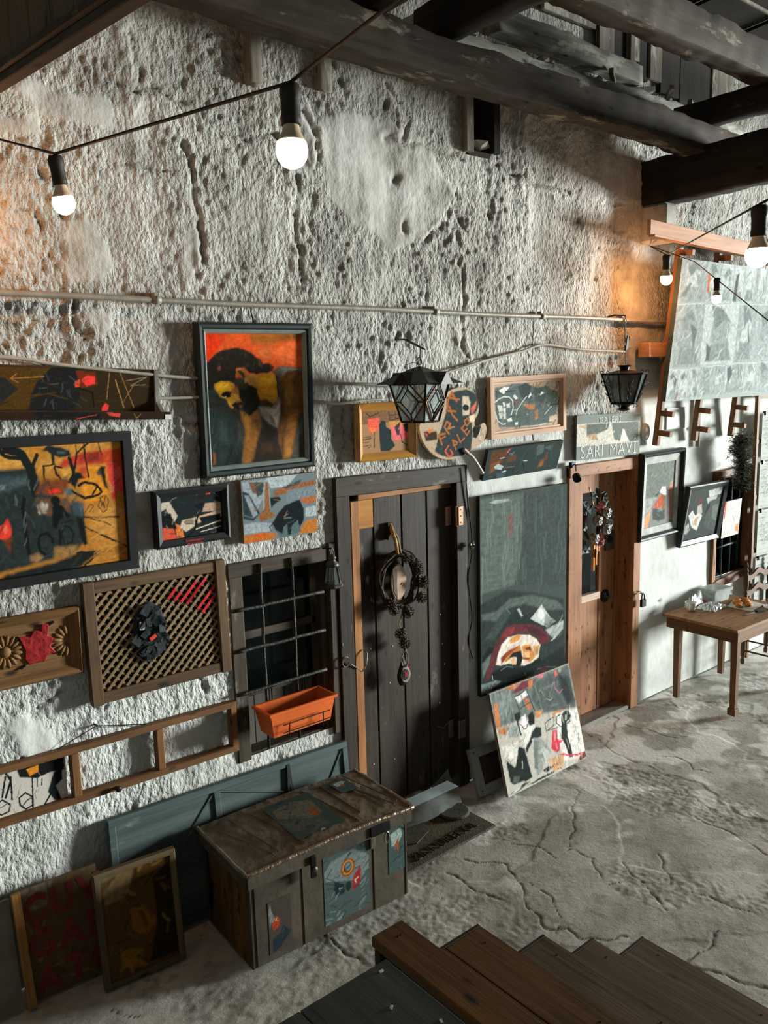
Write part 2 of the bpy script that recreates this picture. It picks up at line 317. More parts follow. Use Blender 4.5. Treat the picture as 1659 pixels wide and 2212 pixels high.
ART={
'portrait':('2a3330',[('P','cf4f1e',[-0.018,1.022,1.037,1.027,1.014,0.649,-0.043,0.676],0.03),('P','db3408',[-0.018,1.022,0.235,1.023,0.137,0.898,0.03,0.79,-0.038,0.75],0.05),('P','a4581b',[0.452,1.024,0.986,1.027,0.982,0.955,0.781,0.938,0.608,0.895,0.457,0.922],0.04),('P','8a4c18',[0.711,0.991,0.984,0.991,0.969,0.955,0.781,0.942],0.03),('P','e2642e',[0.654,0.86,0.88,0.938,1.006,0.928,0.994,0.74,0.769,0.753],0.04),('P','d9501c',[0.244,0.998,0.404,0.999,0.398,0.913,0.283,0.905],0.03),('P','b3401a',[0.131,0.973,0.187,0.981,0.173,0.939],0.03),('P','c7602c',[0.5,0.87,0.656,0.895,0.674,0.798,0.578,0.799],0.03),('P','5f564b',[0.662,0.697,0.732,0.749,0.993,0.726,0.997,0.685,0.84,0.705,0.763,0.655,0.734,0.585],0.012),('P','857d72',[0.756,0.735,0.892,0.733,0.98,0.717,0.84,0.707,0.777,0.681],0.012),('P','3c342a',[0.692,0.692,0.739,0.673,0.735,0.603,0.711,0.612],0.015),('P','2b2a24',[-0.007,0.575,0.121,0.528,0.217,0.447,0.317,0.409,0.334,-0.01,-0.005,0.0],0.03),('P','27322f',[0.005,0.44,0.203,0.414,0.285,0.289,0.32,0.113,0.3,-0.007,-0.0,-0.0],0.03),('P','33413e',[0.099,0.368,0.176,0.347,0.186,0.175,0.107,0.171],0.03),('P','1b2422',[0.209,0.173,0.318,0.096,0.3,-0.007,0.129,0.007],0.03),('P','3f3c36',[0.279,0.359,0.343,0.286,0.334,0.156,0.291,0.202],0.02),('P','7a5125',[0.317,0.417,0.419,0.378,0.511,0.426,0.524,0.346,0.53,0.258,0.495,0.18,0.46,0.103,0.429,-0.0,0.312,0.0,0.34,0.164,0.359,0.268,0.324,0.348],0.012),('P','9b6a2d',[0.328,0.408,0.407,0.37,0.425,0.29,0.407,0.195,0.37,0.162,0.371,0.267],0.025),('P','8a5a28',[0.399,0.248,0.493,0.242,0.45,0.139,0.395,0.02,0.341,0.007,0.368,0.145],0.025),('P','5a3b1c',[0.44,0.342,0.524,0.346,0.528,0.258,0.493,0.242],0.02),('P','6f655b',[0.506,0.435,0.542,0.442,0.65,0.428,0.728,0.505,0.75,0.46,0.743,0.353,0.702,0.256,0.617,0.297,0.537,0.363],0.012),('P','9a9085',[0.576,0.414,0.674,0.418,0.737,0.451,0.731,0.353,0.689,0.284,0.644,0.34],0.02),('P','85786c',[0.529,0.425,0.599,0.395,0.619,0.324,0.549,0.362],0.02),('P','5b5148',[0.622,0.377,0.668,0.33,0.689,0.275,0.63,0.305],0.012),('P','2b231b',[0.489,0.189,0.547,0.327,0.617,0.297,0.712,0.247,0.705,0.14,0.77,-0.001,0.406,0.002,0.459,0.086],0.02),('P','3b2c1e',[0.511,0.153,0.632,0.154,0.651,0.072,0.529,0.063],0.03),('P','201b16',[0.569,0.3,0.687,0.24,0.659,0.188,0.574,0.202],0.02),('P','614121',[0.731,0.585,0.75,0.647,0.815,0.698,0.891,0.71,0.991,0.69,0.993,0.404,0.927,0.28,0.894,0.163,0.876,0.073,0.834,0.004,0.746,0.01,0.705,0.14,0.702,0.248,0.744,0.371,0.757,0.477],0.01),('P','7d5528',[0.786,0.637,0.876,0.67,0.892,0.526,0.848,0.438,0.787,0.458],0.03),('P','4a3119',[0.745,0.567,0.782,0.566,0.784,0.405,0.739,0.281,0.734,0.407],0.025),('P','8a5a2a',[0.819,0.367,0.935,0.398,0.898,0.218,0.854,0.13,0.781,0.171],0.03),('P','9c672f',[0.781,0.171,0.856,0.166,0.85,0.057,0.809,0.01,0.759,0.018],0.02),('P','6e4823',[0.925,0.651,0.99,0.668,0.983,0.45,0.925,0.453],0.03),('P','45463f',[0.927,0.28,0.991,0.377,0.994,0.0,0.847,0.012,0.894,0.163],0.015),('P','5c5e57',[0.939,0.27,0.974,0.305,0.973,0.195,0.922,0.198],0.02),('P','a8701f',[0.406,0.694,0.547,0.691,0.643,0.695,0.697,0.675,0.711,0.612,0.714,0.506,0.676,0.454,0.579,0.449,0.522,0.495,0.48,0.575,0.413,0.621],0.01),('P','cb8a1d',[0.545,0.661,0.666,0.68,0.699,0.621,0.681,0.534,0.584,0.528,0.517,0.592],0.025),('P','d39a24',[0.592,0.651,0.665,0.658,0.674,0.604,0.612,0.589],0.02),('P','8a6230',[0.417,0.681,0.498,0.662,0.481,0.593,0.424,0.621],0.02),('P','9a6a22',[0.524,0.522,0.632,0.518,0.703,0.497,0.676,0.454,0.579,0.458],0.02),('P','3a2816',[0.527,0.486,0.594,0.491,0.652,0.464,0.689,0.462,0.638,0.433,0.566,0.439],0.012),('s','2a1f14',0.0061,[0.7,0.674,0.716,0.612,0.715,0.532]),('P','b8801f',[0.067,0.622,0.141,0.641,0.219,0.645,0.263,0.625,0.283,0.582,0.324,0.512,0.322,0.477,0.276,0.479,0.25,0.437,0.222,0.439,0.192,0.5,0.165,0.518,0.127,0.528,0.091,0.571],0.008),('P','d69a22',[0.072,0.618,0.208,0.64,0.251,0.617,0.226,0.584,0.147,0.569,0.092,0.58],0.02),('P','e0a92c',[0.151,0.628,0.218,0.631,0.216,0.601,0.16,0.594],0.015),('P','8a5c24',[0.225,0.567,0.296,0.599,0.33,0.52,0.277,0.496],0.012),('P','c08a3a',[0.246,0.549,0.303,0.538,0.312,0.504,0.266,0.501],0.012),('p','1c130b',[0.128,0.54,0.157,0.561,0.213,0.563,0.236,0.524,0.199,0.517,0.171,0.526]),('P','2a1b0f',[0.169,0.569,0.236,0.562,0.24,0.536,0.213,0.55],0.008),('P','b7842f',[0.19,0.517,0.229,0.494,0.257,0.454,0.238,0.432,0.212,0.456],0.008),('P','d9a848',[0.196,0.504,0.217,0.488,0.231,0.464,0.214,0.469],0.006),('p','241710',[0.235,0.464,0.276,0.479,0.333,0.477,0.347,0.433,0.295,0.427,0.256,0.446]),('P','7a5a3a',[0.277,0.492,0.329,0.494,0.333,0.481,0.287,0.479],0.006),('P','6b4a2c',[0.309,0.461,0.343,0.459,0.342,0.433,0.313,0.435],0.006),('e','e8d8b0',[0.177,0.526,0.0071,0.0044]),('P','201b13',[0.002,0.774,0.054,0.815,0.111,0.852,0.191,0.876,0.327,0.891,0.418,0.862,0.474,0.84,0.542,0.8,0.57,0.765,0.636,0.772,0.685,0.741,0.668,0.706,0.595,0.694,0.499,0.688,0.418,0.703,0.374,0.738,0.305,0.739,0.29,0.684,0.287,0.642,0.23,0.639,0.152,0.645,0.073,0.631,0.065,0.589,0.014,0.574,-0.0,0.674],0.01),('r',1,50,['352b1c','15120d','42361f','2b2318'],[0.088,0.662,0.486,0.831],0.039,0.0078,0.5,1.3),('P','7a4630',[0.115,0.743,0.138,0.755,0.141,0.73,0.124,0.722],0.01),('P','4a3a22',[0.519,0.809,0.553,0.782,0.556,0.739,0.528,0.757],0.01),('P','4a2f1c',[0.635,0.755,0.671,0.745,0.657,0.719],0.01),('P','8a5a26',[0.293,0.731,0.329,0.743,0.368,0.734,0.401,0.703,0.416,0.664,0.407,0.625,0.378,0.622,0.369,0.657,0.324,0.675,0.296,0.693],0.006),('P','3a2714',[0.309,0.714,0.344,0.721,0.377,0.695,0.386,0.656,0.363,0.657,0.336,0.683],0.006),('P','b07a3c',[0.305,0.731,0.34,0.739,0.373,0.725,0.339,0.728],0.004),('P','a06e34',[0.375,0.665,0.403,0.656,0.402,0.63,0.384,0.626],0.005),('P','1a1a16',[0.317,0.581,0.365,0.601,0.446,0.603,0.492,0.584,0.517,0.504,0.523,0.469,0.494,0.427,0.431,0.381,0.402,0.377,0.363,0.406,0.342,0.433,0.35,0.476,0.318,0.512],0.01),('P','3a2a1a',[0.276,0.65,0.378,0.622,0.398,0.578,0.34,0.58,0.285,0.616],0.02),('r',2,30,['2a2822','10100e','24261f'],[0.341,0.382,0.502,0.597],0.052,0.007,1.2,0.6),('r',5,30,['35403d','222a28'],[0.034,0.002,0.289,0.388],0.07,0.0122,1.4,0.4),('P','8a4a1c',[0.036,0.117,0.055,0.098,0.047,0.03,0.027,0.023],0.01)]),
'big':('b0762f',[('P','c0863a',[-0.0,1.011,1.007,1.003,0.995,0.759,-0.0,0.823],0.03),('P','cf9440',[0.319,0.957,0.467,0.935,0.45,0.838,0.317,0.838],0.03),('P','b5782c',[0.476,1.001,0.576,0.995,0.566,0.917,0.482,0.912],0.03),('P','28312f',[-0.0,0.833,0.317,0.833,0.503,0.834,0.536,0.645,0.626,0.581,0.755,0.468,0.753,0.208,0.704,0.152,0.596,0.106,0.0,0.008],0.02),('P','39474a',[0.174,0.786,0.456,0.783,0.455,0.707,0.343,0.664,0.173,0.64],0.03),('P','6f7c7a',[0.286,0.713,0.344,0.723,0.337,0.686,0.286,0.66],0.015),('P','4b5a5c',[0.359,0.738,0.456,0.761,0.455,0.718,0.373,0.699],0.02),('P','b8392a',[0.629,0.818,0.658,0.877,0.779,0.925,1.003,0.927,0.999,0.828,0.873,0.821,0.712,0.822],0.02),('P','c84a28',[0.886,0.929,1.003,0.927,0.999,0.84,0.89,0.836],0.02),('P','8a2f22',[0.787,0.913,0.869,0.919,0.866,0.85,0.793,0.844],0.015),('P','d78a28',[0.743,0.803,0.906,0.812,0.903,0.551,0.858,0.456,0.765,0.522],0.03),('P','c4522a',[0.731,0.809,0.792,0.821,0.792,0.72,0.756,0.712],0.02),('P','d99a44',[0.64,0.8,0.703,0.806,0.693,0.729,0.654,0.754],0.02),('P','e2453c',[0.902,0.824,1.007,0.827,0.999,0.581,0.954,0.58,0.916,0.663],0.012),('P','f2605a',[0.937,0.775,0.988,0.782,0.992,0.69,0.95,0.682],0.008),('P','d03a34',[0.929,0.582,0.954,0.58,0.941,0.491,0.917,0.494],0.01),('r',4,22,['f87a70','b8282a','ff5a58'],[0.918,0.587,0.996,0.8],0.064,0.0085,1.3,0.8),('P','b3762f',[0.765,0.522,1.018,0.527,0.996,0.009,0.654,0.013,0.72,0.149,0.769,0.206],0.03),('P','c28740',[0.778,0.465,0.99,0.463,0.985,0.196,0.831,0.197],0.03),('P','9a6528',[0.828,0.122,1.002,0.128,0.999,0.063,0.827,0.08],0.02),('P','1e2422',[0.305,0.032,0.581,0.077,0.719,0.128,0.828,0.111,0.715,0.003,0.623,-0.013,0.235,-0.015],0.02),('s','1b1f1d',0.0658,[0.364,0.987,0.437,0.949,0.476,0.836,0.496,0.703,0.498,0.627]),('s','1b1f1d',0.0276,[0.492,0.845,0.52,0.926]),('s','1b1f1d',0.0297,[0.323,0.989,0.355,0.932,0.429,0.907]),('P','222a29',[0.546,0.961,0.584,0.995,0.653,0.973,0.7,0.942,0.706,0.902,0.643,0.895,0.605,0.915,0.575,0.95],0.01),('P','4a5451',[0.629,0.947,0.676,0.938,0.668,0.921,0.628,0.93],0.01),('s','2a2620',0.0191,[0.606,0.914,0.603,0.853]),('s','26221a',0.0149,[0.549,0.841,0.552,0.698]),('s','26221a',0.0127,[0.548,0.835,0.614,0.847]),('s','1f1d18',0.017,[0.614,0.83,0.649,0.816]),('s','1f1d18',0.017,[0.61,0.819,0.616,0.769,0.645,0.711,0.684,0.696,0.709,0.749]),('s','1f1d18',0.0276,[0.694,0.886,0.714,0.783,0.709,0.727]),('s','1f1d18',0.0149,[0.719,0.793,0.735,0.917,0.807,0.998]),('s','241e16',0.0127,[0.782,0.988,0.783,0.902,0.796,0.719]),('s','241e16',0.0095,[0.868,0.988,0.88,0.895]),('s','241e16',0.0085,[0.733,0.985,0.738,0.928]),('P','191d1c',[0.693,0.74,0.726,0.77,0.753,0.762,0.772,0.721,0.74,0.713,0.713,0.638,0.691,0.684],0.012),('s','1d1c18',0.0212,[0.738,0.663,0.771,0.688,0.842,0.653,0.865,0.594,0.847,0.574,0.766,0.555,0.69,0.629]),('s','1d1c18',0.0127,[0.842,0.647,0.815,0.583]),('P','201c16',[0.846,0.76,0.873,0.806,0.901,0.795,0.891,0.745,0.905,0.607,0.886,0.632,0.872,0.69,0.869,0.73],0.012),('P','3f4a50',[0.846,0.754,0.867,0.77,0.869,0.73,0.853,0.731],0.01),('P','7a3f22',[0.498,0.627,0.538,0.743,0.677,0.719,0.674,0.631,0.642,0.601],0.02),('P','f4342c',[0.566,0.647,0.62,0.653,0.631,0.63,0.573,0.614],0.01),('P','5b6668',[0.651,0.644,0.69,0.646,0.7,0.595,0.664,0.577],0.015),('P','6a4a30',[0.497,0.595,0.672,0.576,0.676,0.456,0.568,0.447,0.502,0.477],0.02),('P','a8998a',[0.499,0.541,0.526,0.565,0.556,0.535,0.546,0.471,0.509,0.465],0.012),('r',41,12,['d8d0c0','6a5a4a'],[0.502,0.465,0.55,0.56],0.032,0.0064,1,1.5),('e','131717',[0.6,0.557,0.0252,0.0424]),('P','131717',[0.578,0.51,0.609,0.539,0.639,0.514,0.675,0.423,0.621,0.409,0.596,0.337,0.574,0.361],0.01),('P','2b2a2a',[0.433,0.559,0.467,0.571,0.487,0.5,0.469,0.364,0.439,0.316],0.02),('s','141817',0.0276,[0.434,0.602,0.421,0.529,0.426,0.381,0.436,0.172]),('P','e8402c',[0.289,0.399,0.311,0.417,0.34,0.46,0.352,0.411,0.352,0.328,0.323,0.297,0.288,0.317],0.01),('P','ff6a58',[0.311,0.396,0.332,0.414,0.338,0.361,0.317,0.344],0.008),('P','7a3a1c',[0.309,0.304,0.352,0.308,0.343,0.207,0.329,0.229],0.02),('s','141817',0.0212,[0.489,0.247,0.505,0.307,0.542,0.313,0.571,0.256,0.561,0.174,0.53,0.142,0.498,0.173,0.489,0.247]),('s','1a1e1d',0.017,[0.617,0.292,0.642,0.352,0.672,0.337,0.689,0.271,0.668,0.205,0.634,0.21,0.617,0.292]),('s','151918',0.0191,[0.61,0.324,0.61,0.177]),('s','151918',0.0127,[0.627,0.376,0.682,0.39]),('P','16191a',[0.71,0.43,0.749,0.43,0.756,0.294,0.762,0.186,0.744,0.167,0.724,0.255],0.01),('P','3a474b',[0.687,0.552,0.757,0.523,0.744,0.404,0.698,0.431],0.02),('P','515e62',[0.725,0.515,0.752,0.512,0.741,0.415],0.015),('s','2c261b',0.0127,[0.752,0.405,0.855,0.384,0.961,0.377]),('s','2c261b',0.0149,[0.753,0.327,0.849,0.243,0.998,0.118]),('s','3a2f1e',0.0095,[0.791,0.387,0.87,0.344,0.924,0.293]),('s','3a2f1e',0.0064,[0.788,0.3,0.887,0.2]),('s','4a3a22',0.0074,[0.844,0.502,0.858,0.55,0.891,0.564,0.901,0.507,0.89,0.441,0.865,0.427,0.842,0.469,0.844,0.502]),('s','3a3020',0.0085,[0.85,0.546,0.879,0.465]),('s','3a3020',0.0074,[0.887,0.553,0.859,0.478]),('s','4a3a22',0.0064,[0.762,0.445,0.796,0.507,0.815,0.483,0.785,0.442]),('s','1d1f1c',0.0276,[0.703,0.12,0.827,0.101]),('s','1d1f1c',0.0149,[0.741,0.083,0.787,0.086]),('s','2c2a22',0.017,[0.827,0.101,0.73,0.0]),('s','2c2a22',0.017,[0.718,0.107,0.654,0.003]),('P','a07850',[0.443,0.151,0.479,0.165,0.508,0.13,0.478,0.094,0.445,0.109],0.02),('P','93703f',[0.576,0.192,0.706,0.183,0.688,0.133,0.566,0.09],0.03),('r',2,60,['313d3d','1d2322','3d4a4a','232b2a'],[0.036,0.068,0.701,0.778],0.138,0.0212,1.3,0.7),('r',3,26,['c08a42','a56b2b','cf9a50'],[0.779,0.022,0.985,0.487],0.159,0.0149,0.1,0.5),('r',44,14,['2a3232','6a7674'],[0.374,0.2,0.524,0.715],0.127,0.0085,1.4,0.3)]),
'tray':('2f2413',[('P','4a3412',[0.0,0.964,0.45,0.981,0.314,0.029,0.0,0.015]),('P','232524',[0.0,0.755,0.218,0.726,0.276,0.488,0.198,0.175,0.0,0.133]),('P','1b1d1d',[0.334,0.339,0.368,0.654,0.437,0.979,0.575,1.002,0.58,0.36,0.543,0.008,0.327,-0.001]),('P','6a2a10',[0.561,0.936,0.661,0.919,0.674,0.628,0.587,0.521]),('P','f03a35',[0.588,0.714,0.617,0.831,0.66,0.805,0.659,0.643,0.616,0.582]),('P','e04a28',[0.556,0.678,0.581,0.73,0.581,0.569,0.556,0.55]),('s','14130f',0.0442,[0.58,0.521,0.644,0.431,0.649,0.109]),('r',6,24,['3a3f40','2a2d2e','4b5254'],[0.355,0.075,0.614,0.777],0.221,0.0442,0.8,1.5),('s','9a6a2e',0.0221,[0.244,0.715,0.402,0.778]),('s','9a6a2e',0.019,[0.273,0.827,0.244,0.715,0.279,0.627]),('s','8a6a3c',0.0221,[0.737,0.898,0.719,0.275]),('s','b0803e',0.0221,[0.769,0.738,0.81,0.085]),('s','9a6e34',0.019,[0.796,0.907,0.866,0.087]),('s','8a6434',0.019,[0.803,0.183,0.866,0.618]),('s','8a7a60',0.0158,[0.829,0.73,0.944,0.829,0.851,0.616,0.935,0.643]),('P','e03c38',[0.692,0.079,0.711,0.193,0.729,0.129,0.721,-0.011,0.688,-0.012]),('r',7,30,['3a2a10','221a0e','50380f'],[0.012,0.058,0.954,0.936],0.505,0.0442,0.1,0.5)]),
'traylip':('2c1f12',[('P','17191a',[0.32,1.083,0.637,0.921,0.628,0.045,0.319,0.023]),('P','c8463c',[0.662,0.994,0.738,0.806,0.729,0.257,0.679,0.522]),('s','b04028',0.1045,[0.517,0.103,0.615,0.62]),('s','9a7434',0.0783,[0.805,0.819,0.818,0.127,0.843,0.756]),('r',8,20,['3a2a12','20170d'],[0.0,0.071,0.996,0.964],1.959,0.1567,0,0.3)]),
'smallpic':('20282a',[('P','c7a98a',[0.549,0.441,1.011,0.558,1.016,0.383,0.589,0.295]),('P','b59880',[0.73,0.748,0.994,0.734,0.997,0.526,0.673,0.554]),('P','2a1d14',[0.502,0.926,0.788,0.976,0.687,0.858]),('P','d2543a',[0.029,0.308,0.19,0.308,0.243,-0.012,0.012,0.004]),('P','d87a3a',[0.217,0.371,0.329,0.28,0.361,-0.003,0.243,-0.012]),('P','c4b7a4',[0.027,0.879,0.153,0.889,0.272,0.53,0.192,0.342,0.098,0.732,0.016,0.681]),('P','12181a',[0.01,0.581,0.161,0.619,0.256,0.226,0.029,0.308]),('P','c9b8a0',[0.336,0.415,0.549,0.441,0.539,0.236,0.391,0.129,0.304,0.25]),('P','10171a',[0.619,0.427,0.982,0.459,0.978,0.355,0.66,0.28]),('P','10171a',[0.538,0.716,0.707,0.787,0.674,0.588]),('s','12181a',0.0409,[0.627,0.597,0.535,0.168,0.409,0.004]),('s','12181a',0.0341,[0.708,0.271,0.598,-0.019]),('s','d8c8b0',0.0273,[0.559,0.163,0.975,0.286]),('s','d8c8b0',0.0205,[0.627,0.079,0.969,0.147]),('e','8a7a66',[0.45,0.358,0.0841,0.0614]),('e','d04a2a',[0.788,0.976,0.0374,0.0341]),('r',9,40,['2c383a','151b1d','8a7a68'],[0.029,-0.173,0.981,1.11],0.205,0.0307,1,1.5)]),
'goats':('6c7a7d',[('P','aab4b6',[0.33,0.995,0.762,1.008,0.598,0.825,0.383,0.818]),('P','94a0a4',[0.013,0.972,0.299,0.972,0.275,0.69,0.197,0.524,0.032,0.727]),('P','7a5238',[0.097,0.962,0.283,0.938,0.262,0.728,0.148,0.78]),('P','2e3a3d',[0.008,0.834,0.091,0.788,0.223,0.448,0.133,0.34,0.007,0.399]),('P','8b969b',[0.034,0.761,0.09,0.753,0.194,0.436,0.134,0.393]),('P','3b474b',[0.168,0.953,0.298,0.919,0.278,0.779,0.203,0.701]),('P','9aa5a8',[0.299,0.972,0.351,0.974,0.374,0.531,0.266,0.423,0.275,0.69]),('P','8a5a36',[0.313,0.935,0.35,0.93,0.357,0.461,0.445,0.373,0.218,0.306,0.207,0.416,0.284,0.51]),('P','8f5b38',[0.412,0.778,0.598,0.825,0.997,0.886,0.994,0.792,0.595,0.715,0.424,0.686]),('P','a9643a',[0.75,0.618,0.989,0.621,0.994,0.505,0.844,0.491]),('P','75838a',[0.596,0.752,0.994,0.792,0.989,0.621,0.59,0.569]),('P','3f4a4c',[0.536,0.815,0.808,0.91,0.773,0.839,0.597,0.789]),('P','a8b2b4',[0.842,0.435,0.993,0.448,0.996,0.274,0.838,0.284]),('P','97a3a8',[0.011,0.311,0.189,0.312,0.365,0.26,0.361,0.134,0.012,0.152]),('P','b86a2c',[0.005,0.136,0.272,0.134,0.451,0.079,0.357,-0.002,-0.0,0.0]),('P','c8581e',[0.125,0.129,0.301,0.119,0.269,0.054,0.123,0.072]),('P','b8702a',[0.734,0.077,0.853,0.224,1.0,0.235,1.0,0.0,0.748,0.014]),('P','55686c',[0.365,0.242,0.739,0.245,0.765,0.052,0.479,-0.0]),('P','151d1f',[0.38,0.258,0.461,0.407,0.557,0.519,0.765,0.588,0.817,0.42,0.812,0.232,0.752,0.13,0.723,0.248,0.641,0.17,0.62,0.025,0.581,0.033,0.579,0.22,0.531,0.173,0.504,0.068,0.422,0.14]),('s','151d1f',0.0164,[0.38,0.248,0.341,0.211,0.354,0.145]),('P','1c2325',[0.364,0.677,0.485,0.677,0.514,0.617,0.436,0.575,0.373,0.513]),('r',10,30,['7c888c','5c6a6e','9a6a44'],[0.041,-0.104,0.96,0.969],0.146,0.0219,0.3,0.8)]),
'pinkfig':('a07a58',[('P','7c5c40',[-0.0,1.0,1.0,0.993,0.999,0.732,0.006,0.687]),('P','e8604a',[0.13,0.811,0.374,0.831,0.362,0.536,0.149,0.484]),('P','e86a70',[0.595,0.654,1.013,0.698,1.011,0.272,0.682,0.259]),('P','f07a4a',[0.124,0.615,0.333,0.571,0.238,0.446]),('P','c88a4a',[0.583,0.721,0.984,0.733,0.978,0.633,0.592,0.589]),('P','273234',[0.367,0.667,0.432,0.762,0.507,0.725,0.516,0.593,0.619,0.522,0.625,0.327,0.705,0.13,0.579,0.011,0.386,0.023,0.368,0.31]),('P','39393a',[0.699,0.583,0.828,0.708,0.81,0.381,0.749,0.384]),('P','33393a',[0.886,0.638,1.026,0.664,0.996,0.435,0.922,0.472]),('s','3a3028',0.026,[0.255,0.494,0.25,0.126]),('s','30302c',0.026,[0.827,0.412,0.861,0.216,0.977,0.113]),('s','3a2c20',0.0227,[0.105,0.945,0.177,0.858,0.364,0.948]),('s','2b241c',0.0195,[0.579,0.954,0.6,0.753,0.88,0.805,0.873,0.956]),('s','2b241c',0.0162,[0.59,0.87,0.9,0.887]),('s','2b241c',0.0162,[0.717,0.947,0.733,0.779]),('s','2c241c',0.0162,[0.01,0.331,0.189,0.346]),('s','2c241c',0.013,[0.008,0.268,0.082,0.247,0.142,0.275]),('s','2c241c',0.013,[0.02,0.172,0.184,0.193]),('s','2c241c',0.013,[0.122,0.134,0.192,0.161]),('s','2c241c',0.013,[0.026,0.378,0.191,0.391]),('r',11,20,['f08a80','d85058','b88a60'],[0.614,0.272,1.002,0.719],0.097,0.0162,1.4,0.8)]),
'lightpic':('b39d86',[('P','55625f',[0.021,0.932,0.362,1.001,0.666,0.885,0.861,0.919,0.969,0.727,0.946,0.251,0.84,0.048,0.421,0.022,0.07,0.084,0.022,0.4],0.03),('P','b7a894',[0.76,0.99,1.0,1.0,0.996,0.763,0.865,0.82],0.03),('P','c0ae98',[0.834,0.189,0.997,0.243,1.0,0.0,0.812,0.033],0.03),('r',12,70,['384442','5c6866','6f7b78','2e3937','48544f'],[0.019,-0.061,1.003,1.026],0.292,0.0507,0.5,1.0),('P','3a4644',[0.351,0.926,0.47,1.007,0.555,0.919,0.511,0.615,0.399,0.689],0.02),('P','46524f',[0.585,0.857,0.695,0.862,0.772,0.675,0.708,0.527,0.608,0.581],0.02),('P','4f5c59',[0.367,0.423,0.517,0.438,0.527,0.141,0.389,0.185],0.015),('P','a3714c',[0.418,0.531,0.611,0.512,0.601,0.406,0.518,0.399],0.015),('P','9a6a48',[0.602,0.366,0.658,0.377,0.651,0.18,0.603,0.168],0.012),('P','8a5a3a',[0.294,0.608,0.348,0.619,0.337,0.544],0.01),('P','a87450',[0.609,0.932,0.692,0.94,0.68,0.884],0.012),('s','c9cbc4',0.0273,[0.023,0.629,0.08,0.697,0.144,0.729,0.224,0.714,0.273,0.63,0.278,0.475,0.249,0.325]),('s','c9cbc4',0.0234,[0.022,0.419,0.053,0.222,0.122,0.133,0.161,0.146]),('P','c4c6bf',[0.051,0.558,0.117,0.548,0.133,0.421,0.074,0.411],0.012),('P','cfd0c8',[0.128,0.613,0.161,0.599,0.164,0.512,0.137,0.516],0.01),('P','c4c6bf',[0.175,0.568,0.235,0.588,0.231,0.482,0.184,0.49],0.01),('P','b9bcb5',[0.068,0.393,0.127,0.403,0.118,0.26,0.078,0.276],0.012),('P','c9cbc4',[0.132,0.479,0.171,0.492,0.168,0.377,0.141,0.391],0.01),('P','bfc1ba',[0.128,0.364,0.174,0.376,0.172,0.241,0.138,0.256],0.012),('P','d2d3cb',[0.185,0.239,0.251,0.266,0.267,0.186,0.2,0.178],0.01),('P','d0d1c9',[0.295,0.142,0.349,0.152,0.344,0.094,0.31,0.09],0.01),('P','d8d8d0',[0.075,0.868,0.151,0.943,0.231,0.932,0.143,0.783],0.012),('P','d5d6ce',[0.277,0.726,0.303,0.764,0.352,0.676,0.32,0.652],0.01),('P','d8d9d2',[0.496,0.656,0.539,0.776,0.562,0.724,0.516,0.663],0.006),('P','d8d9d2',[0.681,0.688,0.712,0.786,0.755,0.746,0.715,0.713],0.006),('s','d0d2ca',0.0175,[0.317,0.314,0.346,0.445,0.429,0.607,0.481,0.697]),('s','d0d2ca',0.0156,[0.76,0.261,0.86,0.425,0.946,0.251]),('s','c8cac2',0.0136,[0.393,0.046,0.615,0.027,0.797,0.055]),('s','2c3634',0.0234,[0.168,0.836,0.314,0.845]),('s','2c3634',0.0175,[0.851,0.466,0.98,0.467]),('s','2c3634',0.0175,[0.868,0.404,0.954,0.23]),('r',13,24,['c9cbc4','b0b4ad','2e3937'],[0.275,-0.018,0.986,0.803],0.117,0.0175,0.9,1.2)]),
'darkland':('2b3836',[('P','5a3a22',[0.055,0.964,0.246,0.951,0.214,0.496,0.064,0.147,0.038,0.632],0.03),('P','7a4e2c',[0.067,0.526,0.194,0.63,0.129,0.278,0.073,0.207],0.02),('P','4d5c5a',[0.628,0.962,0.733,0.923,0.754,0.66,0.658,0.57],0.03),('P','47554f',[0.741,0.825,0.864,0.906,0.856,0.685],0.02),('s','27322f',0.0504,[0.499,0.665,0.589,0.82,0.641,0.957]),('s','27322f',0.0441,[0.747,0.918,0.754,0.66]),('P','6b4528',[0.705,0.127,0.721,0.415,0.785,0.438,0.791,0.189],0.012),('P','8a5a2e',[0.726,0.184,0.74,0.342,0.779,0.342,0.767,0.166],0.01),('P','5a3c28',[0.781,0.65,0.818,0.667,0.829,0.371,0.789,0.387],0.015),('P','9c2c3a',[0.221,0.775,0.269,0.973,0.304,0.99,0.267,0.819],0.006),('s','e8d8d8',0.0189,[0.247,0.843,0.271,0.942]),('P','a9b2b2',[0.11,0.414,0.153,0.506,0.238,0.391,0.215,0.273,0.138,0.338],0.012),('P','c2c6c4',[0.225,0.204,0.278,0.246,0.288,0.193,0.24,0.166],0.006),('s','b9bebb',0.022,[0.167,0.672,0.226,0.686]),('s','c2c6c4',0.022,[0.487,0.472,0.542,0.456]),('P','4e6468',[0.269,0.787,0.35,0.849,0.323,0.703],0.015),('P','5a3d2a',[0.237,0.706,0.382,0.743,0.384,0.521,0.274,0.503],0.02),('s','6b5a48',0.0315,[0.224,0.333,0.384,0.329]),('s','1d2726',0.0378,[0.303,0.235,0.391,0.229]),('s','1d2726',0.0441,[0.365,0.24,0.391,0.034]),('s','1a2423',0.0504,[0.492,0.412,0.519,0.207]),('P','3a5052',[0.158,0.202,0.282,0.179,0.28,0.018,0.18,0.031],0.015),('r',15,40,['35423f','22302d','414e4a','4a3a2c'],[0.039,-0.231,0.986,1.03],0.378,0.0567,1.2,0.9)]),
